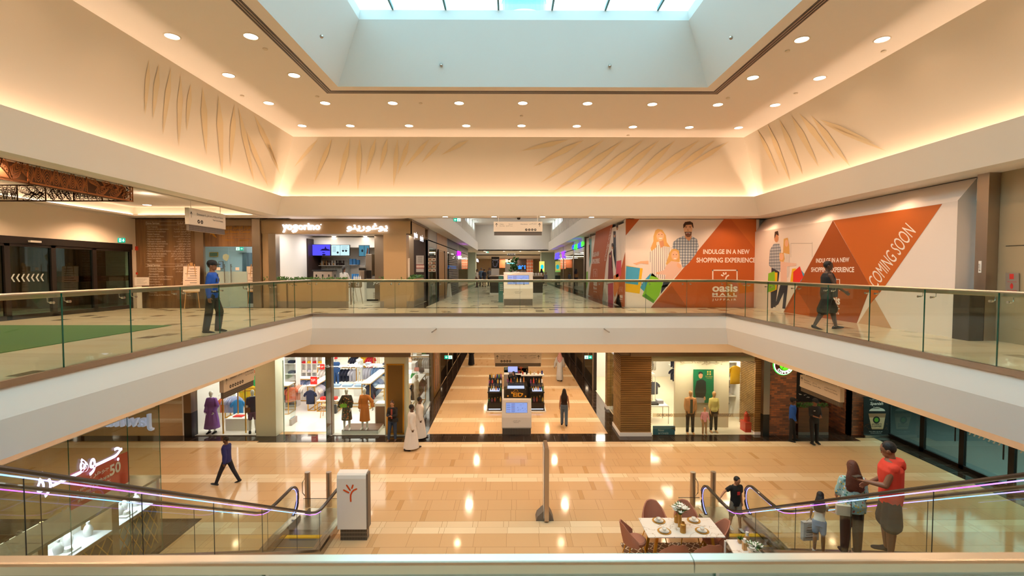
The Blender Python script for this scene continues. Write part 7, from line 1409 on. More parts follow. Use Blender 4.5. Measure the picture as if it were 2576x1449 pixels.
# ================================================================ lower corridor kiosk (perfume)
t=thing('perfume_kiosk','black perfume kiosk with glass display cases in the lower corridor','kiosk',(.3,23.5,0))
G0=atZ(1222,1037,0);G1=atZ(1374,1037,0);gy=G0.y;xl,xr=G0.x,G1.x
one('base_plinth',None,None,lambda m:m.box(xl,xr,gy,gy+4.2,0,.06,M_SHOPW),parent=t)
def tower(x0,x1,y0,lb):
 one('counter',None,None,lambda m:(m.box(x0,x1,y0,y0+.9,.06,.42,M_BLACK),m.box(x0,x1,y0+.6,y0+.9,.42,.95,M_BLACK),m.box(x0,x1,y0,y0+.9,.9,.96,M_BLACK),m.box(x0-.02,x1+.02,y0-.02,y0+.02,.0,.1,M_BLACK),m.box(x0+.05,x1-.05,y0-.01,y0,.12,.15,emis('kiosk led','#cfe0ff',3))),parent=t)
 one('glass_case',None,None,lambda m:(m.box(x0+.02,x1-.02,y0+.02,y0+.6,.43,.89,M_GL),m.box(x0+.02,x1-.02,y0+.05,y0+.85,.97,1.22,M_GL),m.box(x0+.1,x1-.1,y0+.1,y0+.6,.965,.975,emis('kiosk tray','#cfd6ff',1.2))),parent=t)
tower(xl+.08,xl+.75,gy+.05,'l');tower(xr-.75,xr-.08,gy+.05,'r')
m1,m2=xl+.95,xr-.95
one('front_counter',None,None,lambda m:(m.box(m1,m2,gy+.3,gy+.9,.06,1.0,M_BLACK),m.box(m1+.03,m2-.03,gy+.3,gy+.9,1.0,1.05,M_BLACK),m.box(m1+.08,m1+.6,gy+.32,gy+.85,1.052,1.062,emis('kiosk tray','#cfd6ff',1.2)),m.box(m2-.6,m2-.08,gy+.32,gy+.85,1.052,1.062,emis('kiosk tray','#cfd6ff',1.2))),parent=t)
one('counter_glass',None,None,lambda m:m.box(m1,m2,gy+.3,gy+.9,1.06,1.3,M_GL),parent=t)
def _eid(m):
 G=mat('foil gold','#e0a030',.4);m.text('EID',(m2-.62,gy+.295,.66),.45,.2,G,bold=.03);m.tube([(m2-.6,gy+.29,.9),(m2-.55,gy+.29,1.0),(m2-.42,gy+.29,1.0),(m2-.38,gy+.29,.9)],.008,G);m.text('PERFUMES',(m1+.25,gy+.295,.88),.3,.05,mat('foil copper','#a8643a',.4))
 for a,b in((.1,.7),(.3,.85),(.8,.8),(.95,.68)):m.ball((m1+a,gy+.29,b),.04,G,8,(1,.2,1.4))
one('front_graphics',None,None,_eid,parent=t)
one('side_counter',None,None,lambda m:(m.box(m1-.1,m1+.1,gy+.9,gy+4.0,.06,1.0,M_GRILL),m.box(m2-.1,m2+.1,gy+.9,gy+4.0,.06,1.0,M_BLACK),m.box(m1-.1,m2+.1,gy+3.6,gy+4.0,.06,1.0,M_BLACK),m.box(m1-.12,m2+.12,gy+3.55,gy+4.02,1.0,1.04,M_SHOPW),m.box(m2-.2,m2+1.0,gy+2.0,gy+2.5,1.28,1.33,M_SHOPW),m.box(m2-.15,m2+.9,gy+2.05,gy+2.45,.06,1.28,M_BLACK),m.box(xl+.1,m1-.2,gy+1.2,gy+1.6,.06,1.35,M_BLACK)),parent=t)
BC=['#c9a24a','#2a3a8a','#c8483a','#e8e0d4','#3a7a4a','#222226','#d88a4a','#8a4a7a']
def bottle(x,y,z,c,h,w,where):
 nm={'#c9a24a':'gold','#2a3a8a':'blue','#c8483a':'red','#e8e0d4':'cream','#3a7a4a':'green','#222226':'black','#d88a4a':'amber','#8a4a7a':'plum'}[c]
 one('perfume_bottle','%s perfume bottle %s'%(nm,where),'bottle',lambda m:(m.box(x-w/2,x+w/2,y-w/3,y+w/3,z,z+h*.7,mat('bottle '+c,c,.2)),m.cyl((x,y,z+h*.7),(x,y,z+h),w*.22,M_GOLD,n=8)),'%s bottles %s'%(nm,where))
for(x0,x1,y,z,n,wh)in((xl+.15,xl+.7,gy+.3,.98,6,'on the left display tray of the perfume kiosk'),(xl+.15,xl+.7,gy+1.35,1.352,7,'on the tall left stand of the perfume kiosk'),(xl+.15,xl+.7,gy+.75,1.225,5,'on top of the left glass case'),(xr-.7,xr-.15,gy+.3,.98,6,'on the right display tray of the perfume kiosk'),(xr-.7,xr-.15,gy+.75,1.225,5,'on top of the right glass case'),
  (m2-.1,m2+.9,gy+2.2,1.332,6,'on the white topped right stand'),(m1+.3,m2-.1,gy+3.75,1.042,9,'on the rear counter of the perfume kiosk'),(m1+.1,m2-.1,gy+.6,1.305,6,'on the front counter of the perfume kiosk'),(xl+.15,xl+.7,gy+.3,.44,5,'inside the left glass case'),(xr-.7,xr-.15,gy+.3,.44,5,'inside the right glass case')):
 for i in range(n):bottle(x0+(x1-x0)*i/max(1,n-1),y+random.uniform(-.05,.05),z,BC[(i*3+n+int(y*7))%8],random.uniform(.16,.28),.07,wh)
one('till_screen','pale blue till screen on the left of the perfume kiosk','screen',lambda m:(m.box(m1+.1,m1+.62,gy+3.5,gy+3.53,1.18,1.5,mat('till screen','#20242c',.4,emit='#aab4ff',es=1.1)),m.box(m1+.34,m1+.38,gy+3.53,gy+3.6,1.04,1.3,M_BLACK)))
one('card_machine','grey receipt printer beside the till screen','machine',lambda m:m.box(m1+.15,m1+.5,gy+3.0,gy+3.3,1.002,1.2,M_GRILL),bevel=.01)
one('dark_notice_stand','dark olive board with a small orange sprout logo behind the perfume kiosk','sign',lambda m:(prect(m,bx(S1,540,368,742,496),('y',gy+6),mat('board olive','#4a4334',.5),0,.3),m.box(atY(*S1(540,400),gy+6).x,atY(*S1(742,400),gy+6).x,gy+5.7,gy+6,0,1.2,mat('board olive','#4a4334',.5)),sprout(m,atY(*S1(643,392),gy+5.68),.3,M_ORLOGO)))
one('teal_notice','teal notice board reading WE CARE FOR YOU behind the perfume kiosk','sign',lambda m:(prect(m,bx(S1,394,368,478,500),('y',gy+5.5),mat('banner teal','#2f6d66',.5),0,.05),m.box(atY(*S1(394,400),gy+5.5).x,atY(*S1(478,400),gy+5.5).x,gy+5.45,gy+5.5,0,1.0,mat('banner teal','#2f6d66',.5)),ptext(m,'WE CARE',bx(S1,402,378,470,390),('y',gy+5.5),M_SHOPW,lift=.052,bold=.02),ptext(m,'FOR YOU',bx(S1,402,396,470,408),('y',gy+5.5),M_SHOPW,lift=.052,bold=.02)))
# ================================================================ painted leaves on the hall walls
M_PL=mat('painted leaf','#e9d4ae',.32)
def _leaves(m,which):
 def wallpt(side,a,z):
  r=2.07-(z-9.57)*(2.07-.96)/(11.4-9.57)
  if side=='n':return Vector((a,VY1+r-.004,z-.004))
  return Vector(((VX0-r+.004)if side=='w' else(VX1+r-.004),a,z-.004))
 def onwall(side,px,py):
  r=ray(px,py);O=Vector((0,0,EYE));D=Vector(r);k=(11.4-9.57)/(2.07-.96)
  if side=='n':
   t=(VY1+2.07-(EYE-9.57)/k)/(D.y+D.z/k)
  elif side=='e':t=(VX1+2.07-(EYE-9.57)/k)/(D.x+D.z/k)
  else:t=(-(VX0-2.07)-(EYE-9.57)/k)/(-D.x+D.z/k)
  return O+D*t*.9985
 def blade(side,a,b,w):
  if side!=which:return
  (x0,y0),(x1,y1)=a,b;dx,dy=x1-x0,y1-y0;l=math.hypot(dx,dy);nx,ny=-dy/l*w,dx/l*w
  P=[(x0,y0),(x0+dx*.35+nx,y0+dy*.35+ny),(x0+dx*.7+nx*.7,y0+dy*.7+ny*.7),(x1,y1),(x0+dx*.7-nx*.6,y0+dy*.7-ny*.6),(x0+dx*.35-nx,y0+dy*.35-ny)];m.face([onwall(side,*p)for p in P],M_PL)
 for a,b,w in(((800,350),(740,420),5),((835,348),(790,460),6),((880,348),(850,470),7),((905,348),(900,480),7),((945,348),(920,440),6),((975,348),(955,430),6),((1000,350),(990,470),6),((1030,350),(1000,440),6),((1080,350),(1020,420),6),((1110,355),(1060,410),5),((1180,352),(1110,390),5),
  ((1430,352),(1310,380),6),((1470,352),(1340,420),7),((1520,352),(1360,460),8),((1570,352),(1390,485),8),((1620,352),(1450,480),8),((1660,352),(1500,485),8),((1700,352),(1560,485),8),((1760,352),(1600,470),8),((1800,352),(1660,460),7),((1835,355),(1700,440),6)):blade('n',a,b,w)
 for a,b,w in(((375,150),(365,290),6),((400,160),(385,300),7),((430,170),(410,340),7),((455,190),(450,370),7),((480,210),(470,330),6),((510,220),(520,390),8),((550,240),(560,440),8),((590,262),(580,420),7),((600,270),(640,460),6),((640,290),(700,420),6),((660,320),(705,440),5),((620,330),(675,470),6)):blade('w',a,b,w)
 for a,b,w in(((1960,300),(2020,440),7),((1990,290),(2060,420),8),((2010,285),(2100,400),8),((2040,290),(2140,420),8),((2060,300),(2200,360),6),((2070,310),(2230,380),6),((1930,310),(1990,460),6),((1905,325),(1960,440),5)):blade('e',a,b,w)
for w_,lb in(('n','far'),('w','left'),('e','right')):one('wall_leaf_mural','pale golden palm leaves painted on the leaning %s wall of the hall'%lb,'mural',lambda m:_leaves(m,w_))
for px,py in((1110,164),(1534,166),(809,92),(1839,95)):
 side=px in(809,1839);p=atY(px,py,12.0)if not side else atX(px,py,SX0+.42 if px<1000 else SX1-.42)
 one('well_sprinkler','small steel fitting on the %s face of the skylight well'%{1110:'far left',1534:'far right',809:'left',1839:'right'}[px],'fitting',lambda m:m.ball(p,.04,M_STEEL,10),smooth=True)
for px,py in((1092,831),(1526,831)):
 p=atY(px,py,VY1-.02);s=1 if px<1300 else-1;one('wall_bracket','short steel rod sticking out of the far slab edge on the %s'%('left' if s>0 else 'right'),'bracket',lambda m:m.cyl((p.x+s*.08,VY1+.04,p.z+.05),(p.x-s*.02,VY1-.35,p.z-.02),.02,M_STEEL,n=10),smooth=True)
# ================================================================ people and mannequins
def remeshed(m,name,parent,ma,vox,extra=None,sm=2):
 bmesh.ops.recalc_face_normals(m.bm,faces=m.bm.faces);me=bpy.data.meshes.new('tmp');m.bm.to_mesh(me);m.bm.free();o=bpy.data.objects.new('tmp',me);COL.objects.link(o)
 r=o.modifiers.new('r','REMESH');r.mode='VOXEL';r.voxel_size=vox
 if sm:s=o.modifiers.new('s','SMOOTH');s.iterations=sm;s.factor=.5
 dg=bpy.context.evaluated_depsgraph_get();dg.update();n=bpy.data.meshes.new_from_object(o.evaluated_get(dg));bpy.data.objects.remove(o)
 n.materials.clear();n.materials.append(ma)
 if extra:
  b=bmesh.new();b.from_mesh(n);extra(b,n);b.to_mesh(n);b.free()
 for p in n.polygons:p.use_smooth=True
 n.name=name;q=bpy.data.objects.new(name,n);COL.objects.link(q);q.parent=parent;return q
D_=mat('body','#888888')
def cap(m,p0,p1,r0,r1=None,n=10):
 r1=r0 if r1 is None else r1;m.ball(p0,r0,D_,n);m.ball(p1,r1,D_,n);m.cyl(p0,p1,r0,D_,r1,n)
def person(name,label,cat,loc,H=1.75,rz=0,skin='#8a5a3c',fem=False,leg=((0,0,.03),(0,0,.03)),arm=((.05,.12,.2,.1),(.05,.12,.2,.1)),lean=0,head=(0,0),wear=(),hair=None,vox=.011,face=True,group=None,mann=False,girth=1.0):
 """facing +y when rz = 0; limbs given (left, right); angles in radians"""
 t=thing(name,label,cat,loc,rz,group);k=H/1.75;g=girth;V=lambda x,y,z:Vector((x,y,z))*k
 hipz=.92;L=[]
 for s,(th,kn,out)in zip((-1,1),leg):
  hp=Vector((s*.085,0,hipz));d1=Vector((s*math.sin(out),math.sin(th)*math.cos(out),-math.cos(th)*math.cos(out)));kp=hp+d1*.43;a2=th-kn;d2=Vector((s*math.sin(out)*.6,math.sin(a2),-math.cos(a2))).normalized();ap=kp+d2*.42;L.append([s,hp,kp,ap,a2])
 dz=.07-min(l[3].z for l in L)
 for l in L:l[1]=(l[1]+Vector((0,0,dz)))*k;l[2]=(l[2]+Vector((0,0,dz)))*k;l[3]=(l[3]+Vector((0,0,dz)))*k
 hz=hipz+dz;R=Matrix.Rotation(-lean,3,'X');P0=Vector((0,0,hz))
 T=lambda v:(P0+R@(Vector(v)-Vector((0,0,hipz))))*k
 A=[]
 for s,(a,b,e,w)in zip((-1,1),arm):
  sh=Vector((s*(.145 if fem else .168)*(1+.35*(g-1)),0,1.395));d1=Vector((s*math.sin(b),math.sin(a)*math.cos(b),-math.cos(a)*math.cos(b)));el=sh+d1*.28;a2=a+e;d2=Vector((-s*math.sin(w)+s*math.sin(b)*.5,math.sin(a2)*math.cos(w),-math.cos(a2)*math.cos(w))).normalized();wr=el+d2*.25
  A.append((s,T(sh),T(el),T(wr),(R@d2).normalized()))
 TR=[(.86,.150,.095),(.95,.168,.118),(1.08,.128,.092),(1.22,.145,.11),(1.33,.155,.112),(1.42,.135,.08),(1.48,.055,.055)]if fem else[(.86,.150,.10),(.95,.160,.112),(1.08,.148,.105),(1.22,.165,.115),(1.35,.185,.115),(1.43,.16,.085),(1.49,.062,.06)]
 if H<1.45:TR=[(z,w*.9,d*.95)for z,w,d in TR]
 def torso(m,inf=0,z0=.8,z1=1.6,flare=0):
  rg=[];zs=sorted(set([max(z0,TR[0][0])]+[q[0]for q in TR if z0<q[0]<z1]+[min(z1,TR[-1][0])]));
  def at(z):
   for(a,w,d),(b,w2,d2)in zip(TR[:-1],TR[1:]):
    if a<=z<=b+1e-6:f=(z-a)/(b-a);return w+(w2-w)*f,d+(d2-d)*f
   return TR[0][1:]if z<TR[0][0]else TR[-1][1:]
  if z0<TR[0][0]:zs=[z0]+zs
  for z in zs:
   w,d=at(z);w=w*(g if z<1.4 else 1)+inf+flare*max(0,(1.1-z));d=d*g+inf+flare*max(0,1.1-z);rg.append([T((w*math.cos(a),d*math.sin(a)+(.012 if z>1.1 else 0),z))for a in[2*PI*i/18 for i in range(18)]])
  m.loft(rg,D_)
 hy,hp=head;HC=Vector((0,.015,1.625));HR=Matrix.Rotation(-hy,3,'Z')@Matrix.Rotation(-hp,3,'X');N0=Vector((0,.0,1.52));HT=lambda x,y,z:T(N0+HR@(Vector((x,y,z))+HC-N0))
 hs=1.0 if H>1.45 else 1.12
 def ell(m,c,rx,ry,rz_,n=14):m.loft([[HT(*(c[0]*hs+rx*hs*math.sin(PI*j/8)*math.cos(a),c[1]*hs+ry*hs*math.sin(PI*j/8)*math.sin(a),c[2]*hs-rz_*hs*math.cos(PI*j/8)))for a in[2*PI*i/n for i in range(n)]]for j in range(1,8)],D_)
 def hand(m,s,wr,d):
  u=d.cross(Vector((0,0,1)));u=u.normalized()if u.length>.15 else Vector((0,1,0));fw=Vector((0,1,0))-d*d.y;fw=fw.normalized()if fw.length>.1 else u;side=d.cross(fw).normalized();c=wr+d*.05*k
  m.loft([[wr+d*q*k+fw*(f*.038*k)*w+side*(h*.014*k)for f,h in((-1,-.6),(-1,.6),(-.5,1),(.5,1),(1,.6),(1,-.6),(.5,-1),(-.5,-1))]for q,w in((-.01,.65),(.03,.95),(.085,1.0))],D_)
  cu=side*(-s)
  for i,ln in enumerate((.062,.075,.07,.055)):
   b=wr+d*.085*k+fw*((1.2-.8*i)*.026*k);m1=b+(d*.8+cu*.35).normalized()*ln*.55*k;cap(m,b,m1,.0088*k,.008*k,6);cap(m,m1,m1+(d*.45+cu*.8).normalized()*ln*.5*k,.008*k,.0068*k,6)
  b=wr+d*.03*k+fw*.032*k;m1=b+(d*.6+fw*.8+cu*.3).normalized()*.035*k;cap(m,b,m1,.011*k,.0095*k,6);cap(m,m1,m1+(d*.9+fw*.2+cu*.3).normalized()*.03*k,.009*k,.0075*k,6)
 def foot(m,l,inf=0,ma=None):
  s,_,_,ap,a2=l;c,sn=math.cos(a2*.6),math.sin(a2*.6);f=lambda x,y,z:ap+Vector((x,y*c-z*sn if False else y*c+z*sn,z*c-y*-sn*1 if False else z*c+y*sn))*k
  m.loft([[f(s*.01+w*math.cos(a),y,zc+h*math.sin(a))for a in[2*PI*i/10 for i in range(10)]]for y,w,zc,h in((-.075,.02+inf,-.045,.018),(-.055,.036+inf,-.03,.038+inf),(.02,.038+inf,-.025,.042+inf),(.09,.044+inf,-.043,.025+inf),(.155,.042+inf,-.05,.018+inf),(.19,.022+inf,-.052,.012))],ma or D_)
 m=MB();torso(m);cap(m,T((0,0,1.44)),HT(0,-.01,-.06),.055*k,.052*k)
 ell(m,(0,0,.015),.076,.095,.105);ell(m,(0,.03,-.05),.058,.062,.068)
 if not mann:m.loft([[HT(x,y,z)for x,y,z in((-w,.075,zz),(0,yy,zz),(w,.075,zz),(0,.06,zz+.005))]for zz,w,yy in((-.035,.018,.112),(-.02,.014,.108),(.015,.008,.095))],D_);[ell(m,(s*.078,-.005,-.005),.012,.022,.032,8)for s in(-1,1)]
 for s,h,kn,an,a2 in L:cap(m,h,kn,.082*k*g,.055*k*g);cap(m,kn,kn.lerp(an,.3),.054*k*g,.056*k*g);cap(m,kn.lerp(an,.3),an,.055*k*g,.036*k)
 for l in L:foot(m,l)
 for s,sh,el,wr,d in A:cap(m,sh,el,.048*k*g,.037*k*g);cap(m,el,wr,.038*k*g,.025*k);hand(m,s,wr,d)
 SKM=mat('skin '+skin,skin,.5 if not mann else .3)
 def fx(b,me):
  if mann or not face:return
  me.materials.append(mat('eye dark','#1a100c',.3));me.materials.append(mat('lips','#8a4238',.5))
  def blob(c,rx,ry,rz_,mi):
   r=bmesh.ops.create_uvsphere(b,u_segments=8,v_segments=6,radius=1)
   for v in r['verts']:v.co=HT(c[0]+v.co.x*rx,c[1]+v.co.y*ry,c[2]+v.co.z*rz_)
   for f in{f for v in r['verts']for f in v.link_faces}:f.material_index=mi
  for s in(-1,1):blob((s*.030,.088,.010),.011,.006,.0055,1);blob((s*.031,.090,.030),.017,.004,.004,1)
  blob((0,.088,-.062),.021,.007,.006,2)
 remeshed(m,'body',t,SKM,vox*k if k>.7 else vox*.8,fx)
 vx=.014;top_=t
 def M(w,c=None):return c if not isinstance(c,str)else mat('cloth '+c,c,.85,bump=(25,.25))
 for w in wear:
  kind,c=w[0],M(w,w[1]);o=w[2]if len(w)>2 else{};m=MB();inf=o.get('inf',.014)
  if kind in('shirt','jacket','dress','robe'):
   hem=o.get('hem',.84);torso(m,inf,max(hem,.8),o.get('top',1.47),o.get('flare',0));sl=o.get('sleeve',2)
   for s,sh,el,wr,d in A:
    cap(m,sh,sh.lerp(el,min(1,sl)),(.045*g+inf+o.get('puff',0)*.35)*k,(.042*g+inf+o.get('puff',0))*k)if sl>0 else None
    if sl>1:cap(m,el,el.lerp(wr,(sl-1)*.97),(.042*g+inf)*k,(.030+inf+o.get('puff',0))*k)
   if kind in('dress','robe'):
    z0=o.get('z0',.12);fl=o.get('w',.2);zt=1.05;rg=[]
    cx=(L[0][3]+L[1][3])/2;nn=28
    for j in range(9):
     f=j/8;z=zt+(z0-zt)*f;ctr=Vector((0,0,0)).lerp(Vector((cx.x/k,cx.y/k,0))*.8,f);wv=.012*math.sin(PI*min(1,f*1.2))*(1 if kind=='dress' else .7)
     W=(.14+(fl-.14)*f**.7)*(g if f<.5 else 1);Dp=(.105+(fl*(1.2 if kind=='robe' else .88)-.105)*f**.7);rg.append([T((ctr.x+(W+wv*math.sin(a*9))*math.cos(a),ctr.y+(Dp+wv*math.sin(a*9))*math.sin(a),z))for a in[2*PI*i/nn for i in range(nn)]])
    m.loft(rg,D_)
   q=remeshed(m,{'shirt':'shirt','jacket':'jacket','dress':'dress','robe':'robe'}[kind],t,c,o.get('vox',vx)*max(k,.8),sm=1);top_=q
  elif kind in('trousers','shorts'):
   fr=o.get('len',1.0);torso(m,inf*.8,.8,o.get('top',1.02))
   for s,h,kn,an,a2 in L:
    if fr<=.5:cap(m,h,h.lerp(kn,fr*2),(.086*g+inf)*k,(.07*g+inf+o.get('wide',0))*k)
    else:cap(m,h,kn,(.084*g+inf)*k,(.056*g+inf+o.get('wide',0))*k);cap(m,kn,kn.lerp(an,(fr-.5)*1.94),(.056*g+inf+o.get('wide',0))*k,(.042+inf+o.get('wide',0))*k)
   remeshed(m,kind,t,c,vx*max(k,.8),sm=1)
  elif kind=='skirt':
   z0=o.get('z0',.5);m.loft([[T(((.15+(o.get('w',.22)-.15)*f+.01*math.sin(a*8)*f)*math.cos(a),(.11+(o.get('w',.22)*.9-.11)*f+.01*math.sin(a*8)*f)*math.sin(a),1.04+(z0-1.04)*f))for a in[2*PI*i/32 for i in range(32)]]for f in(0,.2,.5,.8,1)],c,False);m.build('skirt',t,smooth=True,world=False)
  elif kind=='shoes':
   for l in L:
    m=MB();foot(m,l,.007,c)
    if o.get('boot'):m.cyl(l[3]-Vector((0,0,.02))*k,l[3]+Vector((0,0,o['boot']))*k,.045*k,c,n=10)
    m.build('shoe',t,smooth=True,world=False)
  elif kind=='cap':
   D_0=D_;m.loft([[HT(rx*math.cos(a),-.012+ry*math.sin(a),z)for a in[2*PI*i/18 for i in range(18)]]for z,rx,ry in((.03,.094,.116),(.06,.096,.118),(.10,.088,.108),(.135,.06,.075),(.148,.015,.02))],c);m.loft([[HT(.075*math.cos(a),.085+.095*math.sin(a),z-.01*math.sin(a))for a in[PI*i/12 for i in range(13)]]for z in(.045,.057)],c);m.build('cap',t,smooth=True,world=False)
  elif kind=='hijab':
   ell(m,(0,-.018,.01),.092,.105,.125);m.loft([[T((w*math.cos(a),d*math.sin(a)-.02,z))for a in[2*PI*i/16 for i in range(16)]]for z,w,d in((1.54,.075,.085),(1.46,.12,.10),(1.38,.17,.12))],D_);remeshed(m,'headscarf',t,c,.012,sm=1)
  elif kind=='ghutra':
   ell(m,(0,-.01,.02),.095,.112,.12);m.loft([[T((w*math.cos(a),-d*abs(math.sin(a))-.01 if math.sin(a)<0 else .02*math.sin(a),z))for a in[2*PI*i/16 for i in range(16)]]for z,w,d in((1.66,.085,.1),(1.5,.15,.12),(1.36,.2,.15),(1.2,.14,.14),(1.12,.04,.13))],D_);remeshed(m,'headdress',t,c,.012,sm=1)
  elif kind=='belt':m.loft([[T(((.165*g+.012)*math.cos(a),(.118*g+.012)*math.sin(a),z))for a in[2*PI*i/20 for i in range(20)]]for z in(.98,1.02)],c);m.build('belt',t,smooth=True,world=False)
  elif kind=='tie':m.face([T((x,.134,z))for x,z in((-.02,1.44),(.02,1.44),(.032,1.12),(0,1.08),(-.032,1.12))],c);m.build('tie',top_,world=False)
  elif kind=='patch':x,z,w,h=o['b'];y=o.get('y',.136);m.box(*(sorted((x*k,(x+w)*k))),y*k-.004,y*k,(z+dz)*k,(z+h+dz)*k,c);m.build(o.get('name','badge'),top_,world=False)
  elif kind=='hood':m.loft([[T((w*math.cos(a),-.09+d*math.sin(a)-q,z))for a in[2*PI*i/14 for i in range(14)]]for z,w,d,q in((1.50,.09,.05,0),(1.45,.10,.055,.02),(1.38,.08,.045,.035),(1.32,.02,.02,.03))],D_);m.loft([[T((w*math.cos(a),d*math.sin(a)-.04,z))for a in[2*PI*i/14 for i in range(14)]]for z,w,d in((1.42,.15,.1),(1.5,.1,.1))],D_);remeshed(m,'hood',t,c,.012)
  elif kind=='bag':
   x,y,z,w_,h,d_=o['b'];m.loft([[V(x+a*w_/2,y+b*d_/2,z+q*h)for a,b in((-1,-.8),(-.8,-1),(.8,-1),(1,-.8),(1,.8),(.8,1),(-.8,1),(-1,.8))]for q in(0,.1,.9,1)],c);q=m.build('bag',t,smooth=True,world=False);bg_=q
   m=MB();s0=A[0 if o.get('from','r')=='l' else 1][1];m.tube([V(x,y,z+h),s0*.6+V(x,y*1.2,z+h)*.4,s0+Vector((0,0,.06))*k,Vector((s0.x*.2,-(y*.6)*k,s0.z-.12*k))],.008,c,n=5);m.build('bag_strap',bg_,world=False)
 if hair:
  c,st=hair;m=MB();ell(m,(0,-.022,.035),.086,.098,.1)
  if st=='long':
   m.loft([[(HT(w*math.cos(a),yc+d*math.sin(a),z)if z>-.1 else T((w*math.cos(a),yc+.01+d*math.sin(a),1.63+z)))for a in[2*PI*i/16 for i in range(16)]]for z,w,d,yc in((.08,.07,.07,-.03),(.03,.092,.09,-.03),(-.06,.105,.085,-.045),(-.17,.14,.06,-.075),(-.3,.155,.045,-.105),(-.38,.145,.03,-.12),(-.43,.09,.015,-.12))],D_)
  elif st=='bun':ell(m,(0,-.06,.13),.04,.04,.04)
  elif st=='pony':m.loft([[HT(w*math.cos(a),yc+w*math.sin(a),z)for a in[2*PI*i/10 for i in range(10)]]for z,w,yc in((.06,.03,-.11),(0,.04,-.14),(-.15,.035,-.14),(-.25,.01,-.12))],D_)
  remeshed(m,'hair',t,mat('hair '+c,c,.6,bump=(60,.6)),.010,sm=1)
 if mann:pass
 return t,A,L,T
GB='#1c4fa8';BLK='#1b1a1c'
def G(px,py,z):p=atZ(px,py,z);return(p.x,p.y,z)
person('person','guard in blue shirt, dark tie and black cap walking along the upper left walkway','person',G(536,836,UP),1.74,-PI/2+.25,'#8a5c40',leg=((.30,.42,.02),(-.12,.05,.02)),arm=((-.05,.12,.25,0),(-.15,.1,.3,0)),head=(.1,.05),
  wear=(('shirt',GB,{'sleeve':2}),('trousers','#2a2622',{'wide':.02}),('shoes',BLK),('cap',BLK),('tie','#15203a'),('belt',BLK),('patch',BLK,{'b':(-.10,1.24,.07,.08),'name':'pocket'}),('patch',BLK,{'b':(.05,1.24,.07,.08),'name':'pocket'})),hair=('#1a1210','short'),vox=.009)
person('person','man in a black sleeveless top and shorts walking on the upper right walkway','person',G(2078,828,UP),1.78,-PI/2-.25,'#4a3226',leg=((.38,.15,.04),(-.28,.18,.04)),arm=((.1,.28,.35,0),(.35,.25,.6,.1)),girth=1.15,head=(.3,.05),
  wear=(('shirt','#17181c',{'sleeve':.0,'top':1.45}),('shorts','#1b1d22',{'len':.47,'wide':.05}),('shoes',BLK),('patch','#c8ccd0',{'b':(-.09,1.22,.18,.11),'y':.165,'name':'shirt_print'}),('bag',BLK,{'b':(.22,.1,.82,.16,.26,.07)})),hair=('#120e0c','short'),vox=.009)
person('person','worker in a white T shirt with tied dark hair at the yoghurt counter','person',(atY(865,700,22.4).x,22.4,UP),1.68,0,'#8a5c40',True,wear=(('shirt','#d8d4cf',{'sleeve':1}),('trousers',BLK),('shoes',BLK)),hair=('#1a1210','pony'),arm=((.5,.2,.8,.3),(.5,.2,.8,.3)))
person('person','kiosk seller in a grey shirt with a beard behind the upper corridor kiosk','person',(atY(1316,700,K0.y+1.3).x,K0.y+1.3,UP),1.76,PI,'#8a5c40',wear=(('shirt','#8d8478',{'sleeve':1}),('trousers',BLK),('shoes',BLK)),hair=('#120e0c','short'),head=(0,.25))
person('person','man in a grey checked shirt standing left of the upper corridor kiosk','person',G(1231,720,UP),1.74,PI-.4,'#7a5038',wear=(('shirt',stripe_mat('check shirt','#8a8886','#3a3a3e',14,14),{'sleeve':1}),('trousers',BLK),('shoes',BLK)),hair=('#120e0c','short'),arm=((.2,.1,1.3,.5),(.2,.1,1.3,.5)))
person('person','man in a blue grey shirt walking away in the distance of the upper corridor','person',(atY(1211,700,44).x,44,UP),1.76,.2,'#a8795a',wear=(('shirt','#5a7088',{'sleeve':1}),('trousers','#2a2e38'),('shoes',BLK)),hair=('#6a6058','short'),leg=((.2,0,.03),(-.2,.1,.03)))
person('person','woman in a dark dress beside the man in blue grey in the distant corridor','person',(atY(1218,700,43).x,43,UP),1.62,.3,'#a8795a',True,wear=(('dress','#1d1e28',{'sleeve':1,'z0':.45,'w':.17}),('shoes',BLK)),hair=('#3a2a20','short'))
person('person','person in a pale shirt by the shutters at the left of the distant upper corridor','person',(atY(1200,700,42).x,42,UP),1.6,1.2,'#8a5c40',wear=(('shirt','#c8bda8',{'sleeve':1}),('trousers','#5a3a34'),('shoes',BLK)),hair=('#1a1210','short'))
person('person','person in a grey top sitting far off at the right of the upper corridor','person',(atY(1373,700,46).x,46,UP),1.3,2.6,'#8a5c40',wear=(('shirt','#6a6a6e',{'sleeve':2}),('trousers','#b0a08a'),('shoes',BLK)),hair=('#1a1210','short'))
person('person','woman in an orange brown top at the far right behind the upper kiosk','person',(atY(1362,700,45).x,45,UP),1.66,.2,'#8a5c40',True,wear=(('shirt','#b8783a',{'sleeve':2}),('trousers',BLK),('shoes',BLK)),hair=('#1a1210','long'))
person('person','boy in a dark blue jacket and black trousers walking left across the lower floor','person',G(572,1217,0),1.58,PI/2,'#6a4632',leg=((.42,.05,.03),(-.38,.12,.03)),arm=((-.2,.1,.3,0),(.2,.1,.35,0)),head=(-.1,.1),wear=(('jacket','#272a66',{'sleeve':2,'inf':.022,'hem':.84}),('trousers','#1e1e26'),('shoes','#26262a')),hair=('#1a1210','short'))
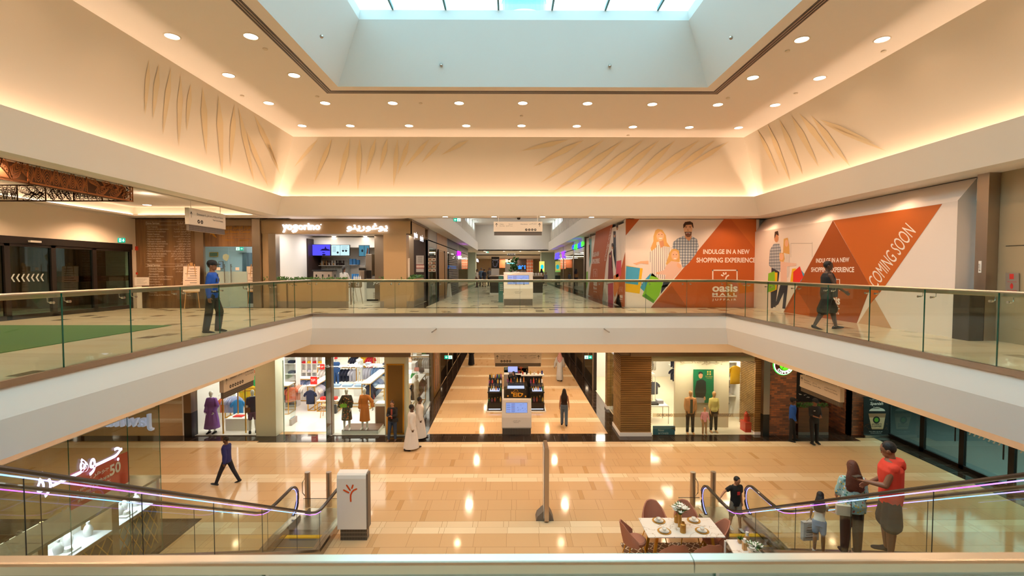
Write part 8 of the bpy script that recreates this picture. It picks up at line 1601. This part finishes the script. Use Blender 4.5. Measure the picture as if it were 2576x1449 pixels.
person('person','woman in a black cardigan and ripped jeans looking at her phone by the green column','person',G(988,1108,0),1.60,PI,'#c08a68',True,girth=1.12,arm=((.35,.1,1.35,.55),(.35,.1,1.35,.55)),head=(0,.35),leg=((0,0,.04),(.12,0,.10)),
  wear=(('shirt',BLK,{'sleeve':2,'inf':.02,'hem':.86}),('trousers','#2b3b52'),('shoes','#5a4030'),('patch','#b0503f',{'b':(-.035,1.0,.07,.42),'y':.155,'name':'printed_blouse'}),('bag',BLK,{'b':(-.16,.17,.88,.24,.15,.08)})),hair=('#4a2f1e','bun'))
for i,(px,py,lb,hh)in enumerate(((1036,1131,'nearer man in a long white robe walking right along the corridor mouth',1.74),(1056,1104,'farther man in a long white robe partly hidden by the first one',1.72))):
 person('person',lb,'person',G(px,py,0),hh,-PI/2+.35,'#5a3c2c',leg=((.26,.05,.02),(-.26,.08,.02)),arm=((.1,.1,.25,0),(-.15,.1,.3,0)),girth=1.1,wear=(('robe','#e6dcd2',{'sleeve':2,'inf':.028,'z0':.1,'w':.25}),('shoes','#2a1c16')),hair=('#151010','short'))
person('person','woman with long dark hair, bare shoulders and blue jeans walking away down the lower corridor','person',G(1419,1070,0),1.62,-.1,'#a87050',True,leg=((.12,0,.02),(-.16,.1,.02)),arm=((-.1,.16,.25,0),(-.15,.2,.2,0)),wear=(('shirt','#2a1a14',{'sleeve':0,'top':1.36,'hem':1.0}),('trousers','#566678',{'wide':.012}),('shoes',BLK)),hair=('#1d1210','long'))
person('person','man in a white robe with a red and white headdress walking in the lower corridor','person',G(1408,958,0),1.76,-.15,'#7a5038',leg=((.15,0,.02),(-.15,.05,.02)),arm=((-.2,.35,.3,0),(.1,.2,.3,0)),wear=(('robe','#d8d2cc',{'sleeve':2,'inf':.028,'z0':.1,'w':.21}),('ghutra',stripe_mat('red check','#e8d8d0','#c84a3c',30,30,.6)),('shoes',BLK)))
person('person','person in a long black robe far off in the lower corridor','person',G(1186,918,0),1.62,.1,'#7a5038',True,wear=(('robe','#121214',{'sleeve':2,'inf':.03,'z0':.06,'w':.24}),('hijab','#121214'),('shoes','#8a5c40')))
person('person','seller in a black headscarf looking down behind the perfume kiosk counter','person',(atY(1293,980,gy+1.6).x,gy+1.6,.06),1.58,PI-.2,'#b08060',True,head=(.3,.4),arm=((.4,.1,1.3,.5),(.4,.1,1.3,.5)),wear=(('robe','#121214',{'sleeve':2,'inf':.02,'z0':.1,'w':.2}),('hijab','#121214')))
person('person','guard in blue shirt and black cap standing by the coffee shop brick wall','person',G(1992,1109,0),1.72,-2.2,'#4a3226',leg=((.1,0,.05),(-.05,0,.05)),arm=((.05,.12,.2,0),(.1,.12,.3,.2)),head=(-.4,0),wear=(('shirt',GB),('trousers',BLK),('shoes',BLK),('cap',BLK),('tie','#15203a')),hair=('#120e0c','short'))
person('person','coffee shop worker in black uniform and cap with clasped hands before the planter','person',G(2047,1115,0),1.76,PI,'#7a5038',arm=((.25,.1,1.2,.6),(.25,.1,1.2,.6)),leg=((0,0,.05),(.15,0,.08)),head=(0,.2),wear=(('shirt',BLK,{'sleeve':1.3}),('trousers',BLK),('shoes',BLK),('cap',BLK),('patch','#e0dcd4',{'b':(.05,1.30,.07,.02),'name':'name_badge'})),hair=('#120e0c','short'))
AR=mat('boy shirt purple','#34306a',.8)
person('person','boy in black T shirt with a red print leaning on the escalator handrail','person',(5.88,12.15,.02),1.40,PI+.15,'#b07a58',leg=((.18,.1,.03),(-.1,.1,.03)),arm=((-.1,.15,.2,0),(.25,1.15,.15,-.5)),head=(-.2,.35),vox=.009,
  wear=(('shirt','#121214',{'sleeve':.55,'inf':.03,'hem':.8}),('shorts','#7a7468',{'len':.48,'wide':.02}),('shoes','#d0c8c0'),('patch','#c02a2a',{'b':(-.05,1.2,.1,.11),'y':.16,'name':'shirt_print'})),hair=('#15100e','short'))
SZ=lambda y:4.98+(4.29-y)*.577-.95
mp=(5.93,7.25,SZ(7.25)-.02)
mm,A,L,T=person('person','man in red sleeveless hooded top and dark shorts holding a phone on the escalator','person',mp,1.80,PI/2-.55,'#8a5a40',girth=1.18,arm=((.35,.1,1.2,.25),(.2,.2,.7,0)),head=(.1,.35),leg=((0,0,.05),(.1,.15,.05)),vox=.008,
  wear=(('shirt','#e0402a',{'sleeve':.05,'inf':.026,'hem':.82,'puff':-.012,'top':1.46}),('hood','#e0402a'),('shorts','#35322e',{'len':.46,'wide':.045}),('shoes',BLK)),hair=('#15100e','short'))
Rm=Matrix.Rotation(PI/2-.55,3,'Z');h=Vector(mp)+Rm@(A[0][3]+A[0][4]*.1+Vector((0,0,.05)))
one('mobile_phone','black mobile phone held by the man in red on the escalator','phone',lambda m:m.box(h.x-.075,h.x+.075,h.y-.035,h.y+.035,h.z-.005,h.z+.005,M_BLACK,rot=.3),bevel=.003)
FLO=mat('floral blouse','#a8c8c0',.8)
def _fl(ma,base,cols,sc):
 n=NT(ma);v=n.nt.nodes.new('ShaderNodeTexVoronoi');v.inputs['Scale'].default_value=sc;n.nt.links.new(n.P,v.inputs['Vector']);s=n.nt.nodes.new('ShaderNodeSeparateColor');n.nt.links.new(v.outputs['Color'],s.inputs[0]);c=lin(base)
 near=n.f('LESS_THAN',v.outputs['Distance'],.42)
 for i,q in enumerate(cols):c=n.mix(n.f('MULTIPLY',near,n.f('COMPARE',s.outputs[0],(i+.5)/len(cols)*.9,.07)),c,lin(q))
 n.put(n.b.inputs['Base Color'],c)
_fl(FLO,'#a3c3bd',('#c2504a','#3f7a5a','#f0ece4','#d8b04a','#5a8a98'),26)
wp=(5.84,7.95,SZ(7.95)-.02)
person('person','woman with long red brown hair and floral blouse standing on the escalator','person',wp,1.62,-.25,'#b88060',True,girth=1.15,arm=((.3,.12,.6,.2),(.05,.16,.4,.1)),head=(-.2,.2),vox=.008,wear=(('shirt',FLO,{'sleeve':1.4,'inf':.022,'hem':.82,'puff':.004,'top':1.45,'flare':.12}),('trousers','#2e2622',{'wide':.01}),('shoes',BLK),('bag','#d8c8ae',{'b':(-.20,-.16,.80,.24,.18,.09),'from':'r'})),hair=('#5a2a14','long'))
gp=(5.82,8.75,SZ(8.75)-.02)
gm,A,L,T=person('person','small girl in a white top and denim shorts with dark wavy hair on the escalator','person',gp,1.14,-.6,'#9a6a4a',True,arm=((.4,.2,.3,0),(.9,.1,.5,.1)),head=(.1,.3),lean=.15,vox=.009,wear=(('shirt','#e0d8cc',{'sleeve':.4,'hem':.95,'puff':.02}),('shorts','#6f86a8',{'len':.35}),('shoes','#c8c0b8')),hair=('#1d1412','long'))
Rm=Matrix.Rotation(-.6,3,'Z');h=Vector(gp)+Rm@(A[0][3]+A[0][4]*.08)
one('shopping_bag','grey white shopping bag with dark print hanging from the girl\'s hand','bag',lambda m:(m.box(h.x-.16,h.x+.16,h.y-.04,h.y+.04,h.z-.42,h.z-.06,mat('bag pale','#b8b4b4',.6),rot=.1),[m.box(h.x-.12+.01*i,h.x+.1-.02*(i%3),h.y-.046,h.y-.04,h.z-.36+.05*i,h.z-.35+.05*i,M_DARK,rot=.1,piv=(h.x,h.y,0))for i in range(6)],m.tube([(h.x-.07,h.y,h.z-.06),(h.x,h.y,h.z),(h.x+.07,h.y,h.z-.06)],.005,M_DARK,n=4)))
MW='#e8e4e0';MT='#c9955f'
def stand(x,y,z,r=.19,c=None):return one('mannequin_base','round mannequin base plate on the floor at %.1f metres along the shop front'%(x+15),'base',lambda m:m.cyl((x,y,z),(x,y,z+.012),r,c or M_CHROME,n=24))
def mannequin(label,p,H,rz,skin,wear,**k):return person('mannequin',label,'mannequin',p,H,rz,skin,mann=True,wear=wear,**k)
PUR=mat('purple dress cloth','#7a48a0',.8,bump=(25,.3));OD=mat('orange dress cloth','#cc701e',.8,bump=(25,.3));FD=mat('floral dress cloth','#1e211c',.8);_fl(FD,'#20231e',('#c8602a','#d8a060','#3a5a34','#8a3a2a'),16)
P=G(534,1090,0);mannequin('white mannequin in a long purple belted dress at the left end of the left window',(P[0],P[1],.012),1.78,PI,MW,(('dress',PUR,{'sleeve':2,'puff':.03,'z0':.22,'w':.30}),('shoes',BLK)),fem=True,arm=((-.05,.25,.6,.3),(-.05,.25,.6,.3)))
P=G(637,1088,0);mannequin('white mannequin in a navy shirt and purple shorts beside the pale green column',(P[0],P[1],.012),1.80,PI+.5,MW,(('shirt','#23284a',{'sleeve':.8}),('shorts','#6a4a78',{'len':.4}),('shoes',BLK),('bag','#7a4a30',{'b':(.18,.08,.85,.18,.2,.07)})))
P=G(873,1080,.18);mannequin('white mannequin in a dark floral dress with a lime bag on the platform',(P[0],P[1],.18),1.72,PI+.15,MW,(('dress',FD,{'sleeve':1.6,'puff':.03,'z0':.42,'w':.22}),('bag','#7fc030',{'b':(.10,.16,.98,.26,.14,.06),'from':'l'})),fem=True,arm=((.1,.2,.3,.2),(.1,.4,.5,0)))
P=G(918,1079,.18);mannequin('white mannequin in a long orange dress with one arm out on the platform',(P[0],P[1],.18),1.72,PI-.1,MW,(('dress',OD,{'sleeve':1.8,'puff':.03,'z0':.36,'w':.22}),),fem=True,arm=((.1,.7,.4,0),(.05,.15,.3,.1)))
mannequin('white torso mannequin with a black strap in the middle of the lower left shop',(atY(905,950,25.5).x,25.5,.75),1.5,0,MW,(),vox=.012);plinth('white plinth under the torso mannequin with the black strap',atY(905,950,25.5).x-.25,atY(905,950,25.5).x+.25,25.25,25.75,.73,.012)
mannequin('white mannequin in a blue track jacket and red cap behind the bronze post',(atY(846,960,24.9).x,24.9,.7),1.5,PI,MW,(('jacket','#2f5a98',{'sleeve':2,'inf':.025}),('trousers','#2f5a98'),('cap','#d03038')));plinth('white plinth under the blue track jacket mannequin',atY(846,960,24.9).x-.25,atY(846,960,24.9).x+.25,24.65,25.15,.68,.012)
mannequin('white mannequin in a coral pink dress at the far left of the shop entrance',(atY(724,960,24.0).x,24.0,.55),1.6,PI,MW,(('dress','#e0a080',{'sleeve':1,'puff':.03,'z0':.3,'w':.26}),('hijab','#e8a090')),fem=True);plinth('white plinth under the coral pink dress mannequin',atY(724,960,24.0).x-.3,atY(724,960,24.0).x+.3,23.7,24.3,.53,.012)
for i,y in enumerate((20.6,22.4)):mannequin('pale mannequin in white clothes behind the corridor glass, %s one'%('nearer','farther')[i],(-4.4,y,.15),1.7,-PI/2,'#d8c8b0',(('shirt','#d8c8b4',{'sleeve':1.5}),('trousers','#d0c4b0')),fem=True);plinth('white plinth under the %s corridor window mannequin'%('nearer','farther')[i],-4.8,-4.1,y-.4,y+.4,.13,.012)
OS='#d89a62'
P=G(1738,1094,0);mannequin('tan mannequin in an open peach shirt over a dark striped T shirt and black jeans',(P[0],P[1]+.1,.024),1.80,PI-.1,MT,(('shirt','#4a4f3c',{'sleeve':0,'hem':.85}),('jacket',OS,{'sleeve':1.5,'inf':.024,'hem':.82}),('trousers','#1e1c1c'),('patch','#4a4f3c',{'b':(-.05,.86,.10,.56),'y':.165,'name':'striped_t_shirt'})),girth=.95)
P=G(1773,1095,0);mannequin('small tan child mannequin in a pink shirt and beige trousers',(P[0],P[1]+.05,.024),1.12,PI,MT,(('shirt','#dca0a0',{'sleeve':1.6,'hem':.82}),('trousers','#b08a5c')),arm=((.05,.25,.5,.1),(.05,.25,.5,.1)))
P=G(1797,1090,0);mannequin('tan mannequin in a pale yellow shirt and black trousers',(P[0],P[1]+.1,.024),1.72,PI,MT,(('shirt','#e8d27a',{'sleeve':1.4,'hem':.88}),('trousers','#1e1c1c',{'len':.95})),fem=True)
for i,(x,y,c,lb)in enumerate(((5.35,21.0,'#4a4f3c','olive coat'),(5.45,21.7,'#8a9098','grey jacket'),(5.2,22.0,'#23252e','navy jacket with a black cap'))):mannequin('tan mannequin in an %s in the corridor side window of the menswear shop'%lb if lb[0]=='o' else 'tan mannequin in a %s in the menswear corridor window'%lb,(x,y,.30),1.75,PI/2,MT,(('jacket',c,{'sleeve':2,'inf':.022}),('trousers','#3a3a3e'))+((('cap',BLK),)if i==2 else()))
one('window_step','low white step carrying the mannequins in the corridor side window','platform',lambda m:m.box(4.95,5.7,20.7,22.28,.012,.3,M_SHOPW))
